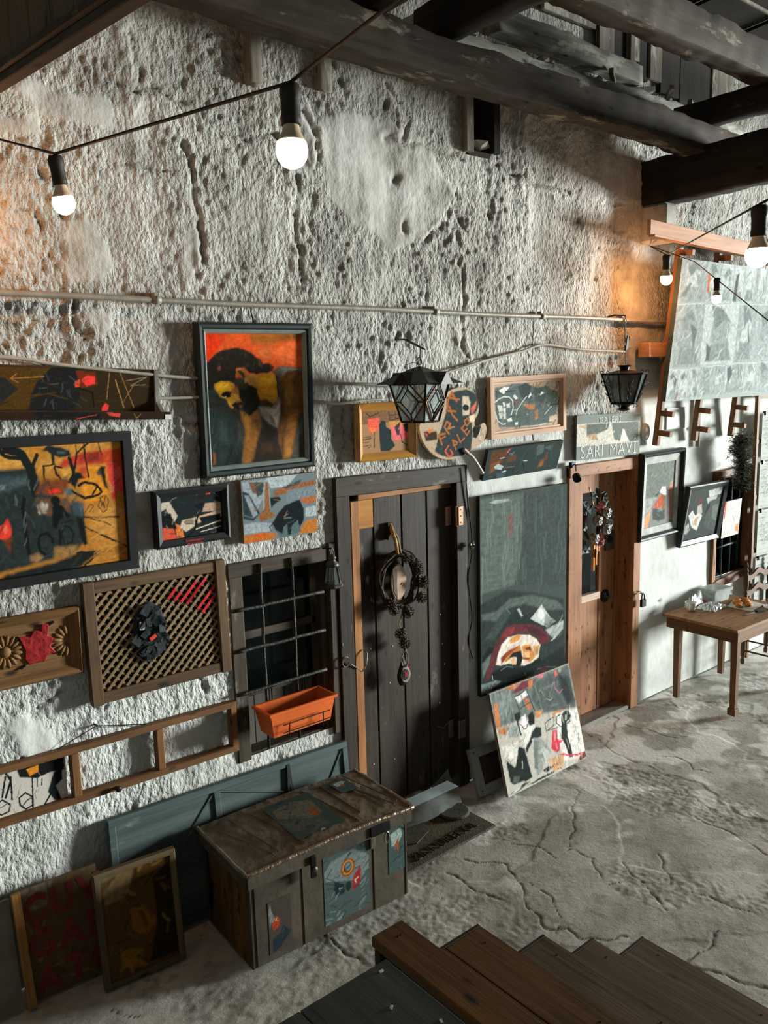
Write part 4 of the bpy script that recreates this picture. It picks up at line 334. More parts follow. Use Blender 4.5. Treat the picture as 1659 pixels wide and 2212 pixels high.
'collage':('9ea7a4',[('p','929b98',[0.0,0.996,0.216,1.022,0.231,0.718,0.021,0.696]),('P','b0b7b4',[0.058,0.82,0.069,0.944,0.131,0.972,0.181,0.897,0.15,0.785]),('P','8a9491',[0.046,0.714,0.07,0.806,0.176,0.819,0.215,0.732]),('r',838,18,['6c7774','c8cecb','88928f','525d5b'],[0.009,0.731,0.228,0.983],0.052,0.0052,1.3,1.2),('P','6f7a77',[0.047,0.943,0.119,0.989,0.174,0.927,0.134,0.937,0.084,0.884]),('P','87918e',[0.124,0.92,0.182,0.879,0.166,0.802,0.144,0.861]),('r',168,10,['b6bdba','7a8481','d2d7d4'],[0.009,0.731,0.228,0.983],0.104,0.0138,1.2,1.0),('s','ccd2cf',0.0035,[0.0,0.996,0.216,1.022]),('s','7d8784',0.0035,[0.216,1.022,0.231,0.718]),('p','a3aba8',[0.222,0.997,0.343,1.008,0.353,0.722,0.236,0.71]),('P','b0b7b4',[0.258,0.826,0.262,0.944,0.297,0.967,0.325,0.893,0.31,0.789]),('P','7d8784',[0.253,0.726,0.265,0.813,0.324,0.82,0.347,0.736]),('r',396,12,['6c7774','c8cecb','88928f','525d5b'],[0.232,0.735,0.35,0.985],0.052,0.0052,1.3,1.2),('P','6f7a77',[0.247,0.992,0.289,0.983,0.321,0.922,0.299,0.934,0.272,0.886]),('P','87918e',[0.293,0.919,0.329,0.829,0.319,0.805,0.306,0.861]),('r',632,10,['b6bdba','7a8481','d2d7d4'],[0.232,0.735,0.35,0.985],0.104,0.0138,1.2,1.0),('s','ccd2cf',0.0035,[0.222,0.997,0.343,1.008]),('s','7d8784',0.0035,[0.343,1.008,0.353,0.722]),('p','b0b7b4',[0.348,0.997,0.464,1.007,0.471,0.725,0.358,0.713]),('P','b0b7b4',[0.38,0.828,0.386,0.944,0.419,0.966,0.446,0.894,0.431,0.791]),('P','8a9491',[0.375,0.729,0.387,0.815,0.444,0.822,0.465,0.739]),('r',946,12,['6c7774','c8cecb','88928f','525d5b'],[0.358,0.738,0.468,0.985],0.052,0.0052,1.3,1.2),('P','6f7a77',[0.376,0.912,0.412,0.983,0.442,0.923,0.421,0.934,0.394,0.887]),('P','87918e',[0.416,0.919,0.445,0.911,0.439,0.807,0.427,0.863]),('r',948,10,['b6bdba','7a8481','d2d7d4'],[0.358,0.738,0.468,0.985],0.104,0.0138,1.2,1.0),('s','ccd2cf',0.0035,[0.348,0.997,0.464,1.007]),('s','7d8784',0.0035,[0.464,1.007,0.471,0.725]),('p','b0b7b4',[0.469,1.005,0.571,1.012,0.574,0.726,0.475,0.716]),('P','b0b7b4',[0.497,0.833,0.502,0.951,0.531,0.973,0.555,0.898,0.541,0.795]),('P','8a9491',[0.492,0.732,0.502,0.819,0.552,0.825,0.571,0.74]),('r',268,11,['6c7774','c8cecb','88928f','525d5b'],[0.479,0.74,0.572,0.992],0.052,0.0052,1.3,1.2),('P','c8cdca',[0.492,0.942,0.525,0.99,0.551,0.928,0.532,0.94,0.509,0.893]),('P','b9c0bd',[0.528,0.925,0.555,0.891,0.548,0.81,0.538,0.867]),('r',975,10,['b6bdba','7a8481','d2d7d4'],[0.479,0.74,0.572,0.992],0.104,0.0138,1.2,1.0),('s','ccd2cf',0.0035,[0.469,1.005,0.571,1.012]),('s','7d8784',0.0035,[0.571,1.012,0.574,0.726]),('p','b0b7b4',[0.575,1.011,0.685,1.019,0.686,0.737,0.579,0.727]),('P','b9c0bd',[0.603,0.842,0.61,0.958,0.642,0.98,0.666,0.907,0.65,0.804]),('P','7d8784',[0.596,0.742,0.609,0.828,0.663,0.834,0.682,0.751]),('r',445,11,['6c7774','c8cecb','88928f','525d5b'],[0.585,0.751,0.683,0.998],0.052,0.0052,1.3,1.2),('P','c8cdca',[0.598,0.991,0.636,0.996,0.663,0.936,0.643,0.947,0.617,0.901]),('P','87918e',[0.638,0.932,0.668,0.858,0.658,0.82,0.648,0.876]),('r',282,10,['b6bdba','7a8481','d2d7d4'],[0.585,0.751,0.683,0.998],0.104,0.0138,1.2,1.0),('s','ccd2cf',0.0035,[0.575,1.011,0.685,1.019]),('s','7d8784',0.0035,[0.685,1.019,0.686,0.737]),('p','929b98',[0.69,1.018,0.814,1.027,0.811,0.74,0.691,0.728]),('P','b0b7b4',[0.719,0.846,0.728,0.964,0.765,0.986,0.791,0.913,0.771,0.808]),('P','949e9b',[0.71,0.744,0.725,0.832,0.786,0.839,0.806,0.754]),('r',191,12,['6c7774','c8cecb','88928f','525d5b'],[0.7,0.754,0.809,1.004],0.052,0.0052,1.3,1.2),('P','c8cdca',[0.714,1.03,0.758,1.003,0.788,0.942,0.765,0.954,0.736,0.906]),('P','5f6a68',[0.759,0.938,0.792,0.831,0.78,0.824,0.769,0.881]),('r',107,10,['b6bdba','7a8481','d2d7d4'],[0.7,0.754,0.809,1.004],0.104,0.0138,1.2,1.0),('s','ccd2cf',0.0035,[0.69,1.018,0.814,1.027]),('s','7d8784',0.0035,[0.814,1.027,0.811,0.74]),('p','b0b7b4',[0.819,1.026,0.989,1.042,0.981,0.747,0.816,0.731]),('P','8a9491',[0.855,0.852,0.87,0.973,0.92,0.998,0.955,0.923,0.925,0.815]),('P','7d8784',[0.84,0.748,0.863,0.838,0.947,0.847,0.973,0.761]),('r',419,13,['6c7774','c8cecb','88928f','525d5b'],[0.829,0.762,0.979,1.012],0.052,0.0052,1.3,1.2),('P','c8cdca',[0.852,1.027,0.912,1.015,0.952,0.953,0.921,0.964,0.879,0.914]),('P','87918e',[0.912,0.948,0.955,0.851,0.939,0.831,0.925,0.889]),('r',523,10,['b6bdba','7a8481','d2d7d4'],[0.829,0.762,0.979,1.012],0.104,0.0138,1.2,1.0),('s','ccd2cf',0.0035,[0.819,1.026,0.989,1.042]),('s','7d8784',0.0035,[0.989,1.042,0.981,0.747]),('p','9aa3a0',[0.746,0.724,0.99,0.74,0.982,0.288,0.749,0.281]),('P','8a9491',[0.799,0.457,0.819,0.639,0.891,0.673,0.941,0.556,0.898,0.395]),('P','949e9b',[0.779,0.303,0.811,0.435,0.929,0.442,0.966,0.31]),('r',541,21,['6c7774','c8cecb','88928f','525d5b'],[0.756,0.302,0.98,0.711],0.052,0.0052,1.3,1.2),('P','6f7a77',[0.795,0.651,0.878,0.7,0.935,0.602,0.891,0.622,0.832,0.549]),('P','5f6a68',[0.879,0.598,0.941,0.519,0.917,0.419,0.897,0.508]),('r',365,10,['b6bdba','7a8481','d2d7d4'],[0.756,0.302,0.98,0.711],0.104,0.0138,1.2,1.0),('s','ccd2cf',0.0035,[0.746,0.724,0.99,0.74]),('s','7d8784',0.0035,[0.99,0.74,0.982,0.288]),('p','a3aba8',[0.711,0.271,0.826,0.268,0.823,0.035,0.71,0.036]),('P','b9c0bd',[0.737,0.129,0.746,0.224,0.78,0.239,0.805,0.177,0.786,0.094]),('P','8a9491',[0.728,0.047,0.743,0.117,0.8,0.118,0.819,0.047]),('r',573,11,['6c7774','c8cecb','88928f','525d5b'],[0.72,0.048,0.821,0.259],0.052,0.0052,1.3,1.2),('P','7d8784',[0.734,0.248,0.774,0.254,0.802,0.201,0.781,0.213,0.753,0.176]),('P','b9c0bd',[0.775,0.201,0.805,0.141,0.795,0.106,0.784,0.153]),('r',647,10,['b6bdba','7a8481','d2d7d4'],[0.72,0.048,0.821,0.259],0.104,0.0138,1.2,1.0),('s','ccd2cf',0.0035,[0.711,0.271,0.826,0.268]),('s','7d8784',0.0035,[0.826,0.268,0.823,0.035]),('p','9aa3a0',[0.831,0.275,0.99,0.272,0.983,0.026,0.828,0.027]),('P','8a9491',[0.864,0.125,0.879,0.225,0.926,0.242,0.958,0.176,0.93,0.088]),('P','949e9b',[0.85,0.039,0.872,0.112,0.95,0.113,0.974,0.038]),('r',248,13,['6c7774','c8cecb','88928f','525d5b'],[0.841,0.039,0.981,0.262],0.052,0.0052,1.3,1.2),('P','6f7a77',[0.862,0.288,0.918,0.257,0.955,0.201,0.926,0.214,0.887,0.175]),('P','87918e',[0.918,0.201,0.958,0.101,0.943,0.1,0.93,0.15]),('r',522,10,['b6bdba','7a8481','d2d7d4'],[0.841,0.039,0.981,0.262],0.104,0.0138,1.2,1.0),('s','ccd2cf',0.0035,[0.831,0.275,0.99,0.272]),('s','7d8784',0.0035,[0.99,0.272,0.983,0.026]),('p','929b98',[-0.01,0.685,0.235,0.703,0.26,0.25,0.025,0.243]),('P','8a9491',[0.061,0.418,0.069,0.6,0.139,0.634,0.198,0.518,0.166,0.357]),('P','7d8784',[0.051,0.265,0.075,0.397,0.194,0.403,0.24,0.271]),('r',551,26,['6c7774','c8cecb','88928f','525d5b'],[-0.002,0.262,0.258,0.673],0.052,0.0052,1.3,1.2),('P','7d8784',[0.047,0.58,0.125,0.661,0.189,0.563,0.143,0.583,0.089,0.51]),('P','5f6a68',[0.133,0.559,0.198,0.513,0.183,0.38,0.157,0.469]),('r',864,10,['b6bdba','7a8481','d2d7d4'],[-0.002,0.262,0.258,0.673],0.104,0.0138,1.2,1.0),('s','ccd2cf',0.0035,[-0.01,0.685,0.235,0.703]),('s','7d8784',0.0035,[0.235,0.703,0.26,0.25]),('p','b0b7b4',[0.239,0.693,0.564,0.718,0.574,0.272,0.263,0.262]),('P','8a9491',[0.319,0.434,0.339,0.612,0.433,0.647,0.504,0.534,0.454,0.376]),('P','7d8784',[0.298,0.284,0.335,0.413,0.493,0.422,0.548,0.292]),('r',303,29,['6c7774','c8cecb','88928f','525d5b'],[0.248,0.284,0.572,0.68],0.052,0.0052,1.3,1.2),('P','6f7a77',[0.301,0.704,0.415,0.673,0.496,0.579,0.436,0.597,0.36,0.524]),('P','87918e',[0.421,0.573,0.51,0.417,0.478,0.399,0.448,0.486]),('r',825,10,['b6bdba','7a8481','d2d7d4'],[0.248,0.284,0.572,0.68],0.104,0.0138,1.2,1.0),('s','ccd2cf',0.0035,[0.239,0.693,0.564,0.718]),('s','7d8784',0.0035,[0.564,0.718,0.574,0.272]),('p','929b98',[0.568,0.716,0.741,0.726,0.744,0.281,0.579,0.276]),('P','b0b7b4',[0.612,0.45,0.622,0.63,0.673,0.662,0.711,0.545,0.684,0.388]),('P','7d8784',[0.601,0.298,0.621,0.428,0.705,0.433,0.734,0.302]),('r',730,18,['6c7774','c8cecb','88928f','525d5b'],[0.578,0.294,0.742,0.704],0.052,0.0052,1.3,1.2),('P','6f7a77',[0.602,0.717,0.663,0.689,0.706,0.591,0.674,0.611,0.634,0.54]),('P','5f6a68',[0.666,0.588,0.714,0.436,0.697,0.41,0.681,0.498]),('r',281,10,['b6bdba','7a8481','d2d7d4'],[0.578,0.294,0.742,0.704],0.104,0.0138,1.2,1.0),('s','ccd2cf',0.0035,[0.568,0.716,0.741,0.726]),('s','7d8784',0.0035,[0.741,0.726,0.744,0.281]),('p','b0b7b4',[-0.008,0.231,0.076,0.227,0.09,0.003,0.008,0.004]),('P','b0b7b4',[0.022,0.093,0.021,0.185,0.045,0.2,0.067,0.139,0.059,0.059]),('P','8a9491',[0.021,0.015,0.027,0.082,0.068,0.082,0.087,0.014]),('r',143,11,['6c7774','c8cecb','88928f','525d5b'],[0.0,0.014,0.088,0.22],0.052,0.0052,1.3,1.2),('P','6f7a77',[0.013,0.183,0.039,0.213,0.063,0.163,0.047,0.174,0.03,0.139]),('P','5f6a68',[0.044,0.162,0.068,0.13,0.065,0.071,0.054,0.116]),('r',852,10,['b6bdba','7a8481','d2d7d4'],[0.0,0.014,0.088,0.22],0.104,0.0138,1.2,1.0),('s','ccd2cf',0.0035,[-0.008,0.231,0.076,0.227]),('s','7d8784',0.0035,[0.076,0.227,0.09,0.003]),('p','b0b7b4',[0.08,0.229,0.175,0.226,0.186,0.009,0.093,0.01]),('P','b9c0bd',[0.11,0.097,0.112,0.185,0.139,0.199,0.162,0.141,0.152,0.064]),('P','949e9b',[0.107,0.021,0.116,0.086,0.162,0.086,0.182,0.02]),('r',395,12,['6c7774','c8cecb','88928f','525d5b'],[0.088,0.02,0.183,0.218],0.052,0.0052,1.3,1.2),('P','6f7a77',[0.103,0.18,0.133,0.213,0.159,0.164,0.141,0.175,0.12,0.141]),('P','b9c0bd',[0.137,0.163,0.163,0.135,0.158,0.075,0.147,0.119]),('r',520,10,['b6bdba','7a8481','d2d7d4'],[0.088,0.02,0.183,0.218],0.104,0.0138,1.2,1.0),('s','ccd2cf',0.0035,[0.08,0.229,0.175,0.226]),('s','7d8784',0.0035,[0.175,0.226,0.186,0.009]),('p','a3aba8',[0.178,0.236,0.272,0.232,0.28,0.015,0.189,0.016]),('P','b0b7b4',[0.206,0.103,0.209,0.192,0.236,0.206,0.259,0.148,0.247,0.07]),('P','7d8784',[0.203,0.027,0.212,0.092,0.258,0.092,0.277,0.026]),('r',296,11,['6c7774','c8cecb','88928f','525d5b'],[0.186,0.027,0.278,0.224],0.052,0.0052,1.3,1.2),('P','7d8784',[0.196,0.238,0.23,0.219,0.255,0.17,0.238,0.181,0.217,0.147]),('P','87918e',[0.234,0.17,0.263,0.091,0.254,0.081,0.243,0.125]),('r',356,10,['b6bdba','7a8481','d2d7d4'],[0.186,0.027,0.278,0.224],0.104,0.0138,1.2,1.0),('s','ccd2cf',0.0035,[0.178,0.236,0.272,0.232]),('s','7d8784',0.0035,[0.272,0.232,0.28,0.015]),('p','9aa3a0',[0.274,0.25,0.388,0.247,0.394,0.022,0.284,0.023]),('P','8a9491',[0.306,0.113,0.311,0.205,0.344,0.219,0.37,0.159,0.355,0.079]),('P','8a9491',[0.3,0.034,0.312,0.102,0.368,0.102,0.389,0.034]),('r',439,12,['6c7774','c8cecb','88928f','525d5b'],[0.283,0.034,0.392,0.239],0.052,0.0052,1.3,1.2),('P','7d8784',[0.298,0.223,0.337,0.233,0.366,0.183,0.345,0.194,0.319,0.159]),('P','87918e',[0.34,0.182,0.372,0.13,0.363,0.09,0.351,0.136]),('r',565,10,['b6bdba','7a8481','d2d7d4'],[0.283,0.034,0.392,0.239],0.104,0.0138,1.2,1.0),('s','ccd2cf',0.0035,[0.274,0.25,0.388,0.247]),('s','7d8784',0.0035,[0.388,0.247,0.394,0.022]),('p','929b98',[0.391,0.254,0.496,0.25,0.5,0.029,0.398,0.03]),('P','b0b7b4',[0.42,0.118,0.425,0.209,0.455,0.223,0.479,0.164,0.465,0.085]),('P','949e9b',[0.414,0.041,0.425,0.107,0.477,0.108,0.496,0.04]),('r',397,11,['6c7774','c8cecb','88928f','525d5b'],[0.4,0.041,0.498,0.242],0.052,0.0052,1.3,1.2),('P','7d8784',[0.413,0.226,0.449,0.237,0.476,0.187,0.457,0.198,0.432,0.164]),('P','87918e',[0.452,0.187,0.481,0.135,0.472,0.096,0.462,0.141]),('r',534,10,['b6bdba','7a8481','d2d7d4'],[0.4,0.041,0.498,0.242],0.104,0.0138,1.2,1.0),('s','ccd2cf',0.0035,[0.391,0.254,0.496,0.25]),('s','7d8784',0.0035,[0.496,0.25,0.5,0.029]),('p','929b98',[0.5,0.265,0.599,0.261,0.601,0.037,0.504,0.037]),('P','b9c0bd',[0.526,0.127,0.531,0.219,0.56,0.234,0.583,0.174,0.568,0.093]),('P','8a9491',[0.52,0.048,0.531,0.116,0.58,0.116,0.598,0.048]),('r',163,11,['6c7774','c8cecb','88928f','525d5b'],[0.509,0.049,0.599,0.253],0.052,0.0052,1.3,1.2),('P','6f7a77',[0.523,0.19,0.555,0.248,0.58,0.197,0.561,0.208,0.538,0.173]),('P','b9c0bd',[0.557,0.197,0.582,0.192,0.576,0.105,0.566,0.151]),('r',793,10,['b6bdba','7a8481','d2d7d4'],[0.509,0.049,0.599,0.253],0.104,0.0138,1.2,1.0),('s','ccd2cf',0.0035,[0.5,0.265,0.599,0.261]),('s','7d8784',0.0035,[0.599,0.261,0.601,0.037]),('p','929b98',[0.604,0.268,0.706,0.264,0.706,0.036,0.605,0.037]),('P','8a9491',[0.629,0.128,0.636,0.222,0.666,0.237,0.688,0.175,0.672,0.094]),('P','8a9491',[0.622,0.048,0.634,0.117,0.685,0.117,0.702,0.047]),('r',659,11,['6c7774','c8cecb','88928f','525d5b'],[0.613,0.048,0.704,0.256],0.052,0.0052,1.3,1.2),('P','6f7a77',[0.625,0.232,0.66,0.251,0.686,0.199,0.667,0.21,0.642,0.175]),('P','5f6a68',[0.662,0.199,0.689,0.153,0.68,0.105,0.671,0.152]),('r',136,10,['b6bdba','7a8481','d2d7d4'],[0.613,0.048,0.704,0.256],0.104,0.0138,1.2,1.0),('s','ccd2cf',0.0035,[0.604,0.268,0.706,0.264]),('s','7d8784',0.0035,[0.706,0.264,0.706,0.036]),('P','b0623a',[0.233,0.907,0.253,0.928,0.259,0.774,0.237,0.79]),('P','4f5a59',[0.295,0.423,0.338,0.384,0.336,0.285,0.311,0.292]),('P','4a5553',[0.491,0.932,0.517,0.945,0.517,0.739,0.482,0.735]),('P','6b7674',[0.016,0.738,0.085,0.842,0.102,0.836,0.054,0.743]),('P','8a6a50',[0.074,0.01,0.09,0.069,0.099,0.054,0.088,0.008]),('P','515c5a',[0.052,0.175,0.075,0.16,0.073,0.099]),('P','56605e',[0.523,0.232,0.556,0.25,0.585,0.184,0.545,0.101])]),
'palette':('b7a288',[('P','2f3a3a',[0.27,0.102,0.218,0.144,0.267,0.317,0.317,0.459,0.384,0.657,0.399,0.86,0.512,0.938,0.688,0.963,0.821,0.9,0.875,0.798,0.858,0.692,0.805,0.596,0.761,0.484,0.77,0.321,0.737,0.065,0.589,0.042,0.39,0.046]),('P','c5b59c',[0.627,0.867,0.715,0.863,0.742,0.779,0.725,0.608,0.629,0.605,0.619,0.769]),('e','1a1f20',[0.672,0.709,0.0477,0.0445]),('P','c8665a',[0.743,0.697,0.84,0.791,0.822,0.693,0.761,0.606]),('P','e6cdb0',[0.717,0.584,0.805,0.612,0.796,0.515,0.743,0.501]),('s','a8602e',0.0356,[0.54,0.805,0.469,0.923,0.417,0.827,0.401,0.713]),('s','a86432',0.0291,[0.434,0.859,0.575,0.828]),('s','a86432',0.0275,[0.435,0.736,0.471,0.629,0.55,0.535]),('s','a86432',0.0275,[0.41,0.68,0.523,0.667]),('s','b06a38',0.0291,[0.422,0.364,0.36,0.464,0.394,0.535,0.446,0.5,0.412,0.437,0.499,0.457]),('s','a8622e',0.0324,[0.32,0.234,0.275,0.365,0.37,0.375]),('s','a8622e',0.0227,[0.293,0.299,0.37,0.335]),('s','c2583c',0.0275,[0.415,0.204,0.364,0.136,0.416,0.045,0.476,0.081,0.441,0.139]),('s','a8642e',0.0275,[0.519,0.142,0.474,0.273,0.544,0.237]),('s','a8642e',0.0227,[0.484,0.2,0.536,0.213]),('s','a8642e',0.0243,[0.587,0.234,0.543,0.342]),('s','a8642e',0.0211,[0.587,0.234,0.648,0.287]),('s','b86038',0.0243,[0.683,0.326,0.604,0.435]),('s','b86038',0.0211,[0.604,0.427,0.656,0.473]),('s','b86038',0.0194,[0.639,0.377,0.691,0.414]),('s','b86038',0.0211,[0.683,0.326,0.726,0.388]),('s','a8642e',0.0227,[0.682,0.455,0.647,0.53,0.699,0.56,0.726,0.502,0.682,0.455]),('P','3b2f22',[0.069,0.424,0.249,0.414,0.259,0.301,0.097,0.295]),('P','d87848',[0.12,0.437,0.197,0.465,0.197,0.417,0.146,0.396]),('P','d8586a',[0.087,0.399,0.121,0.389,0.113,0.35]),('e','12110f',[0.832,0.382,0.0608,0.0648]),('P','1a1a18',[0.796,0.449,0.894,0.444,0.911,0.378,0.823,0.269,0.771,0.288]),('s','e0d8c8',0.0113,[0.894,0.395,0.867,0.315,0.894,0.249]),('r',30,14,['26231e','e8dfcc','1a1917'],[0.858,0.21,1.0,0.446],0.049,0.0081,1,1.6),('r',31,26,['8a7a64','403428','cbb89c'],[0.045,0.094,0.27,0.314],0.04,0.0081,0.5,1.6),('r',32,40,['3a4646','283232','465250'],[0.264,0.048,0.754,0.542],0.105,0.0081,0.9,0.6),('e','1a1512',[0.693,0.108,0.0391,0.0243]),('e','a8602e',[0.697,0.111,0.0156,0.0146])]),
'chestart':('50605e',[('P','7d8a88',[0.012,0.767,0.171,0.894,0.671,0.936,0.99,0.773,0.996,0.565,0.777,0.456,0.472,0.53,0.041,0.636]),('e','a0522a',[0.524,0.707,0.1559,0.1306]),('e','c79a4a',[0.524,0.711,0.1212,0.102]),('e','8a3a22',[0.524,0.711,0.0924,0.0816]),('e','6f9090',[0.534,0.717,0.0635,0.0571]),('P','a8302a',[0.605,0.355,0.626,0.533,0.816,0.671,0.807,0.448,0.681,0.337]),('s','d8c8b0',0.0184,[0.748,0.503,0.68,0.483,0.699,0.434]),('P','222e33',[0.227,0.591,0.44,0.487,0.436,0.356,0.252,0.36,0.208,0.472]),('s','8a9a98',0.0143,[0.393,0.448,0.316,0.466,0.346,0.418]),('e','20352f',[0.525,0.436,0.0635,0.0694]),('s','33312a',0.0102,[0.874,0.595,1.001,0.687]),('s','33312a',0.0102,[0.872,0.534,0.995,0.545]),('s','2e3a3a',0.0102,[0.042,0.698,0.227,0.591]),('s','2e3a3a',0.0102,[0.041,0.616,0.21,0.543]),('s','2e3a3a',0.0102,[0.055,0.53,0.194,0.496]),('r',33,50,['6f8280','45585a','8a9a96','32403f'],[0.022,-0.172,0.977,0.436],0.122,0.0286,0.1,0.9),('r',34,14,['33433f','26332f'],[0.017,0.609,0.982,1.059],0.122,0.0326,0.4,0.5)]),
'chestlid':('44504c',[('P','6a685a',[0.121,0.841,0.528,0.906,0.89,0.787,0.839,0.407,0.497,0.324,0.055,0.623]),('e','7a6a4e',[0.46,0.758,0.1691,0.1073]),('e','5f5a48',[0.46,0.758,0.115,0.0715]),('P','8a5a2c',[0.596,0.52,0.809,0.62,0.786,0.383,0.654,0.347]),('P','555a50',[0.008,0.548,0.708,0.322,0.74,0.072,0.061,0.196]),('e','a9b0aa',[0.525,0.005,0.0473,0.0358]),('r',35,40,['3b4946','5d665e','2d3a37'],[0.22,-0.221,0.594,1.0],0.215,0.0429,0.2,1)]),
'chestsmall':('4c443c',[('P','8a8a84',[0.094,0.95,0.188,0.75,0.375,0.65,0.312,0.575,0.094,0.6,0.031,0.825]),('P','b8402a',[0.156,0.575,0.344,0.7,0.5,0.6,0.438,0.475,0.188,0.425]),('s','d8b890',0.015,[0.375,0.65,0.3,0.612,0.406,0.587]),('P','25343a',[0.125,0.0,0.156,0.275,0.5,0.325,0.625,0.475,0.938,0.275,0.5,0.075]),('P','7a8a88',[0.031,0.8,0.125,0.65,0.062,0.5]),('r',36,12,['5a5148','3b352e'],[0.062,0.05,0.938,0.975],0.125,0.025,1.4,0.5)]),
'chestright':('4a5c58',[('P','a5bab4',[0.136,0.82,0.686,0.876,0.826,0.728,0.499,0.535,0.185,0.558]),('P','b05a2a',[0.344,0.562,0.593,0.707,0.564,0.397]),('s','1f2e2c',0.0444,[0.039,0.993,0.541,0.963,0.984,0.791]),('r',37,20,['3a4c48','687c76','26332f'],[0.084,-0.091,0.954,1.046],0.159,0.0317,1,1)]),
'galata':('4a3a28',[('P','5f564a',[0.017,0.99,0.474,1.031,0.325,0.804,0.018,0.781]),('r',38,50,['54401f','3a2c1c','6a5230'],[0.041,-0.124,0.945,1.124],0.168,0.0336,0.6,1.4)]),
'oldcanvas':('4a3316',[('P','6a563a',[0.0,1.0,0.481,0.988,0.34,0.748,0.041,0.736]),('P','6a4614',[0.355,0.623,0.555,0.601,0.732,0.424,0.561,0.313,0.387,0.398]),('P','221a10',[0.733,0.843,0.997,0.951,1.002,0.034,0.569,0.049,0.732,0.424]),('P','6e4a16',[0.184,0.28,0.5,0.204,0.461,0.024,0.169,0.101]),('r',39,50,['5a3f1a','2e2212','7a5a2a'],[0.026,-0.237,0.924,1.05],0.14,0.0375,1.2,1.4)])}
# ------------------------------------------------------------------ plaster wall
def plaster():
    m, nt, b = newmat('plaster'); L = nt.links.new
    co = coords(nt, (1,1,1)); gr = nd(nt, 'ShaderNodeAttribute', attribute_name='grain').outputs['Fac']; tn = nd(nt, 'ShaderNodeAttribute', attribute_name='tone').outputs['Fac']
    n1 = nd(nt, 'ShaderNodeTexNoise', i_Scale=3.5, i_Detail=8.0, i_Roughness=.65); L(co, n1.inputs[0])
    n2 = nd(nt, 'ShaderNodeTexNoise', i_Scale=60.0, i_Detail=4.0, i_Roughness=.6); L(coords(nt, (1,1,.6)), n2.inputs[0])
    n3 = nd(nt, 'ShaderNodeTexNoise', i_Scale=130.0, i_Detail=3.0); L(co, n3.inputs[0])
    c1 = ramp(nt, n1.outputs[0], [(.3, hx('86847d')), (.5, hx('b0aea6')), (.7, hx('cecdc6'))])
    c2 = ramp(nt, n1.outputs[0], [(.28, hx('bcbeb8')), (.5, hx('d3d6d0')), (.7, hx('dde0db'))])
    mx = nd(nt, 'ShaderNodeMix', data_type='RGBA'); L(tn, mx.inputs[0]); L(c1, mx.inputs[6]); L(c2, mx.inputs[7])
    ck = nd(nt, 'ShaderNodeAttribute', attribute_name='crack').outputs['Fac']
    m2 = nd(nt, 'ShaderNodeMix', data_type='RGBA'); L(ck, m2.inputs[0]); L(mx.outputs[2], m2.inputs[6]); m2.inputs[7].default_value = hx('4a443a')
    L(m2.outputs[2], b.inputs['Base Color']); b.inputs['Roughness'].default_value = .95; b.inputs['Specular IOR Level'].default_value = .04
    vo = nd(nt, 'ShaderNodeTexVoronoi', i_Scale=58.0); L(coords(nt, (1,1,.62)), vo.inputs[0])
    ad = nd(nt, 'ShaderNodeMath', operation='MULTIPLY_ADD', i_1=.45); L(n3.outputs[0], ad.inputs[0]); L(n2.outputs[0], ad.inputs[2])
    a2 = nd(nt, 'ShaderNodeMath', operation='MULTIPLY_ADD', i_1=-.55); L(vo.outputs['Distance'], a2.inputs[0]); L(ad.outputs[0], a2.inputs[2])
    bp = nd(nt, 'ShaderNodeBump', i_Distance=.034); L(gr, bp.inputs['Strength']); L(a2.outputs[0], bp.inputs['Height']); L(bp.outputs[0], b.inputs['Normal'])
    return m
PLASTER = plaster()
OPEN = [(2.60, 3.61, -.1, 2.10), (1.95, 2.56, .70, 1.735), (4.68, 5.47, -.1, 1.97), (6.67, 7.235, .84, 1.75), (3.685, 3.87, 3.96, 4.33)]
def axis(parts, snaps):
    a = np.concatenate([np.arange(p, q, s) for p, q, s in parts])
    for s in snaps: a[np.argmin(abs(a-s))] = s
    return np.sort(a)
xs = axis([(-1.2, .6, .06), (.6, 4.0, .0105), (4.0, 7.7, .014), (7.7, 15, .1)], [v for o in OPEN for v in o[:2]])
zs = axis([(0, 4.42, .0105), (4.42, 5.3, .03)], [v for o in OPEN for v in o[2:] if v > 0])
X, Z = np.meshgrid(xs, zs)
